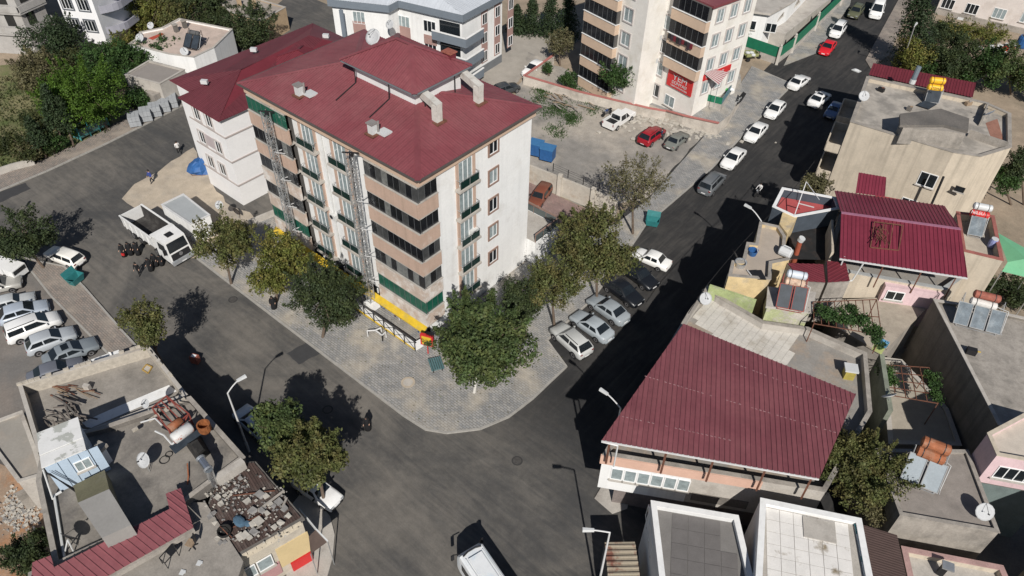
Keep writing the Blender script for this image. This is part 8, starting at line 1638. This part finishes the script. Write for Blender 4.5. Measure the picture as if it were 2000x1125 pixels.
for (b, t_, r, lab) in (((1012, 62), (1010, 10), 22, 'first dark cypress behind the concrete yard'), ((1040, 66), (1040, -10), 24, 'second dark cypress behind the concrete yard'), ((1075, 68), (1078, -20), 26, 'third dark cypress behind the concrete yard'), ((1108, 72), (1112, -20), 26, 'dark cypress nearest the cream balcony block')):
    conifer(lab, b, t_, r*1.25, 'cedar', n=3000, bare=.08, group='cypresses behind the yard')
tree('bushy green tree before the cream balcony block', (1228, 200), (1213, 152), 44, 'fig', n=4200, leaf=.22, vr=.85, group='garden trees')
tree('thin grey-leaved tree at the corner of the red-capped wall', (1094, 128), (1095, 88), 26, 'brown', n=1400, leaf=.22, vr=1.2, group='garden trees'); tree('low bush inside the red-capped wall', (1110, 172), (1109, 157), 18, 'fig', n=900, leaf=.2, vr=.8, group='garden trees', name='bush', cat='bush'); tree('small upright shrub by the garden path', (1072, 148), (1070, 134), 9, 'fig', n=400, leaf=.18, vr=1.5, group='garden trees', name='bush', cat='bush')
tree('climbing shrub on the corner of the feed shop block', (1447, 98), (1445, 68), 18, 'fig', n=1100, leaf=.22, vr=1.5, group='garden trees')
UR = 'trees of the upper right garden'
conifer('tall dark evergreen by the top of the right street', (1795, 135), (1800, -70), 66, 'cedar', n=9000, leaf=.28, bare=.02, group=UR, trunk_r=.3)
for a in (('yellow-green tree at the foot of the tall evergreen', (1785, 150), (1782, 112), 40, 'yellow', 2800), ('dark bushy tree right of the yellow-green one', (1845, 160), (1838, 122), 40, 'dark', 3000), ('dark tree of the hedge nearest the maroon shed roof', (1880, 165), (1872, 118), 46, 'dark', 3800), ('green tree in the middle of the garden hedge', (1925, 172), (1918, 128), 46, 'fig', 3800), ('round green tree at the right end of the hedge', (1975, 185), (1968, 138), 48, 'mulberry', 4200), ('hedge tree cut by the right edge', (2025, 195), (2018, 150), 44, 'fig', 3200), ('small tree beside the narrow red-paved path', (1808, 160), (1800, 140), 26, 'fig', 1600)):
    tree(a[0], a[1], a[2], a[3], a[4], n=a[5], leaf=.26, group=UR, vr=.9)
for a in (('creeper over the garden frame below the pale house', (1880, 85), (1870, 66), 38, 'yellow', 1800), ('creeper at the right of the garden frame', (1930, 88), (1930, 68), 34, 'yellow', 1500), ('dark shrub against the tall evergreen', (1850, 85), (1843, 62), 28, 'dark', 1500)):
    tree(a[0], a[1], a[2], a[3], a[4], n=a[5], leaf=.24, group='garden creepers', vr=.5, name='bush', cat='bush')
t = thing('garden_clutter', 'white pots, sheets and pipes heaped under the garden frame', 'garden clutter', P(1950, 92, 0)); 
for i in range(26): p = P(RN.uniform(1915, 1990), RN.uniform(80, 108), RN.uniform(.2, 1.4)); mb = MB(); mb.box(p, (RN.uniform(.2, .9), RN.uniform(.2, .7), RN.uniform(.2, .6)), RN.uniform(0, 3)); mb.build('pot', plastic_w if i % 3 else (redp if i % 2 else concl), t)
p = P(1993, 92, 0); t = thing('water_barrel', 'blue water barrel at the edge of the garden clutter', 'barrel', p); mb = MB(); mb.ring(p, V((1, 0, 0)), V((0, 1, 0)), [(.7, 0), (.85, .3), (.85, 1.5), (.7, 1.8)], 14); mb.build('drum', blue, t); mb = MB(); mb.ring(p+V((0, 0, 1.8)), V((1, 0, 0)), V((0, 1, 0)), [(.5, 0), (.5, .06)], 12); mb.build('lid', dark, t)
BR = 'plants between the right-hand houses'
for a in (('small brown tree behind the red-floored patio', (1598, 420), (1590, 366), 30, 'brown', 1500, 3.0), ('dark bushes below the green tarpaulin', (1925, 590), (1905, 566), 42, 'dark', 2600, 0), ('bush at the foot of the beige terrace wall', (1880, 590), (1870, 562), 26, 'fig', 1500, 0), ('garden shrubs at the right edge below the tarpaulin', (1985, 600), (1975, 574), 40, 'dark', 2600, 0), ('bushes beside the red-edged terrace', (1975, 400), (1965, 350), 30, 'fig', 2000, 0), ('tree at the right of the beige house', (2000, 400), (1990, 320), 30, 'dark', 2200, 0)):
    tree(a[0], a[1], a[2], a[3], a[4], n=a[5], leaf=.2, group=BR, vr=.8, z0=a[6])
tree('spreading grape vine covering the gap beside the big maroon roof', (1690, 985), (1682, 915), 88, 'olive', n=7600, leaf=.18, vr=.45, group=BR, lobes=18, zc=7.0); tree('thin dry branches hanging beside the flat roof', (1705, 1040), (1712, 1000), 26, 'brown', n=900, leaf=.15, vr=.9, group=BR, zc=5)
tree('dense dark bush in the rubble yard at the lower left', (58, 1110), (52, 1078), 46, 'dark', n=4200, leaf=.16, vr=.6, name='bush', cat='bush', group='bushes of the rubble yard')
# weeds
sheet('weedy_ground', [P(-140, 200), P(-20, 120), P(100, 150), P(200, 190), P(235, 235), P(150, 283), P(70, 320), P(-60, 350), P(-160, 380)], .015, M('weedy_plot', (.20, .185, .095), .95, .25, .5, .4, dirt=(.085, .11, .035), dscale=.25, dlo=.45, dhi=.6))
mb = MB(); m_ = random.Random(6)
for i in range(5200):
    u, v = m_.uniform(-20, 215), m_.uniform(150, 335)
    if v > 330-.40*(u-40) or (u > 120 and v > 262): continue
    p = P(u, v, .02); s = m_.uniform(.1, .42); a = m_.uniform(0, 6.28); d = V((math.cos(a)*s*.3, math.sin(a)*s*.3, 0)); mb.poly([p-d, p+d, p+d*.3+V((m_.gauss(0, .12), m_.gauss(0, .12), s))])
tag(mb.build('weeds', LF['shrub']), kind='stuff')

p = P(1672, 138, .01); t = thing('plastic_sheet', 'scrap of white plastic lying on the upper part of the right street', 'plastic sheet', p); mb = MB(); mb.hexa([p+V((x, y, z)) for z in (0, .12) for x, y in ((-.6, -.3), (.5, -.5), (.7, .2), (-.3, .35))]); mb.build('film', plastic_w, t); mb = MB(); mb.hexa([p+V((x, y, z)) for z in (.12, .2) for x, y in ((-.2, -.2), (.4, -.3), (.4, .1), (-.1, .2))]); mb.build('fold', pvc, t)
p = P(383, 707, .0); t = thing('box_crate', 'red and white crate standing in the shade of the left street kerb', 'crate', p); mb = MB(); mb.box(p+V((0, 0, .4)), (.7, .5, .8), .4); mb.build('crate_body', tank_r, t); mb = MB(); mb.box(p+V((0, 0, .82)), (.4, .3, .05), .4); mb.build('label_panel', pvc, t)  # crate red is dulled so its colour carries the kerbside shade
# litter and leaves on the pavement
mb = MB(); m_ = random.Random(12)
for i in range(700):
    u, v = m_.uniform(480, 1100), m_.uniform(560, 845); q = P(u, v, .126)
    if not (-60 < q.x < -24.5 and 25 < q.y < 33 or (-36 < q.x < -24.8 and 25.5 < q.y < 46)) or (q.x > -27 and q.y < 29): continue
    s = m_.uniform(.03, .09); a = m_.uniform(0, 6.28); mb.cur = m_.choice((0, 0, 1)); mb.poly([q+V((math.cos(a+k*1.57)*s*(1 if k % 2 else .6), math.sin(a+k*1.57)*s*(1 if k % 2 else .6), .004)) for k in range(4)])
tag(mb.build('fallen_leaves', [LF['brown'], LF['yellow']]), kind='stuff')
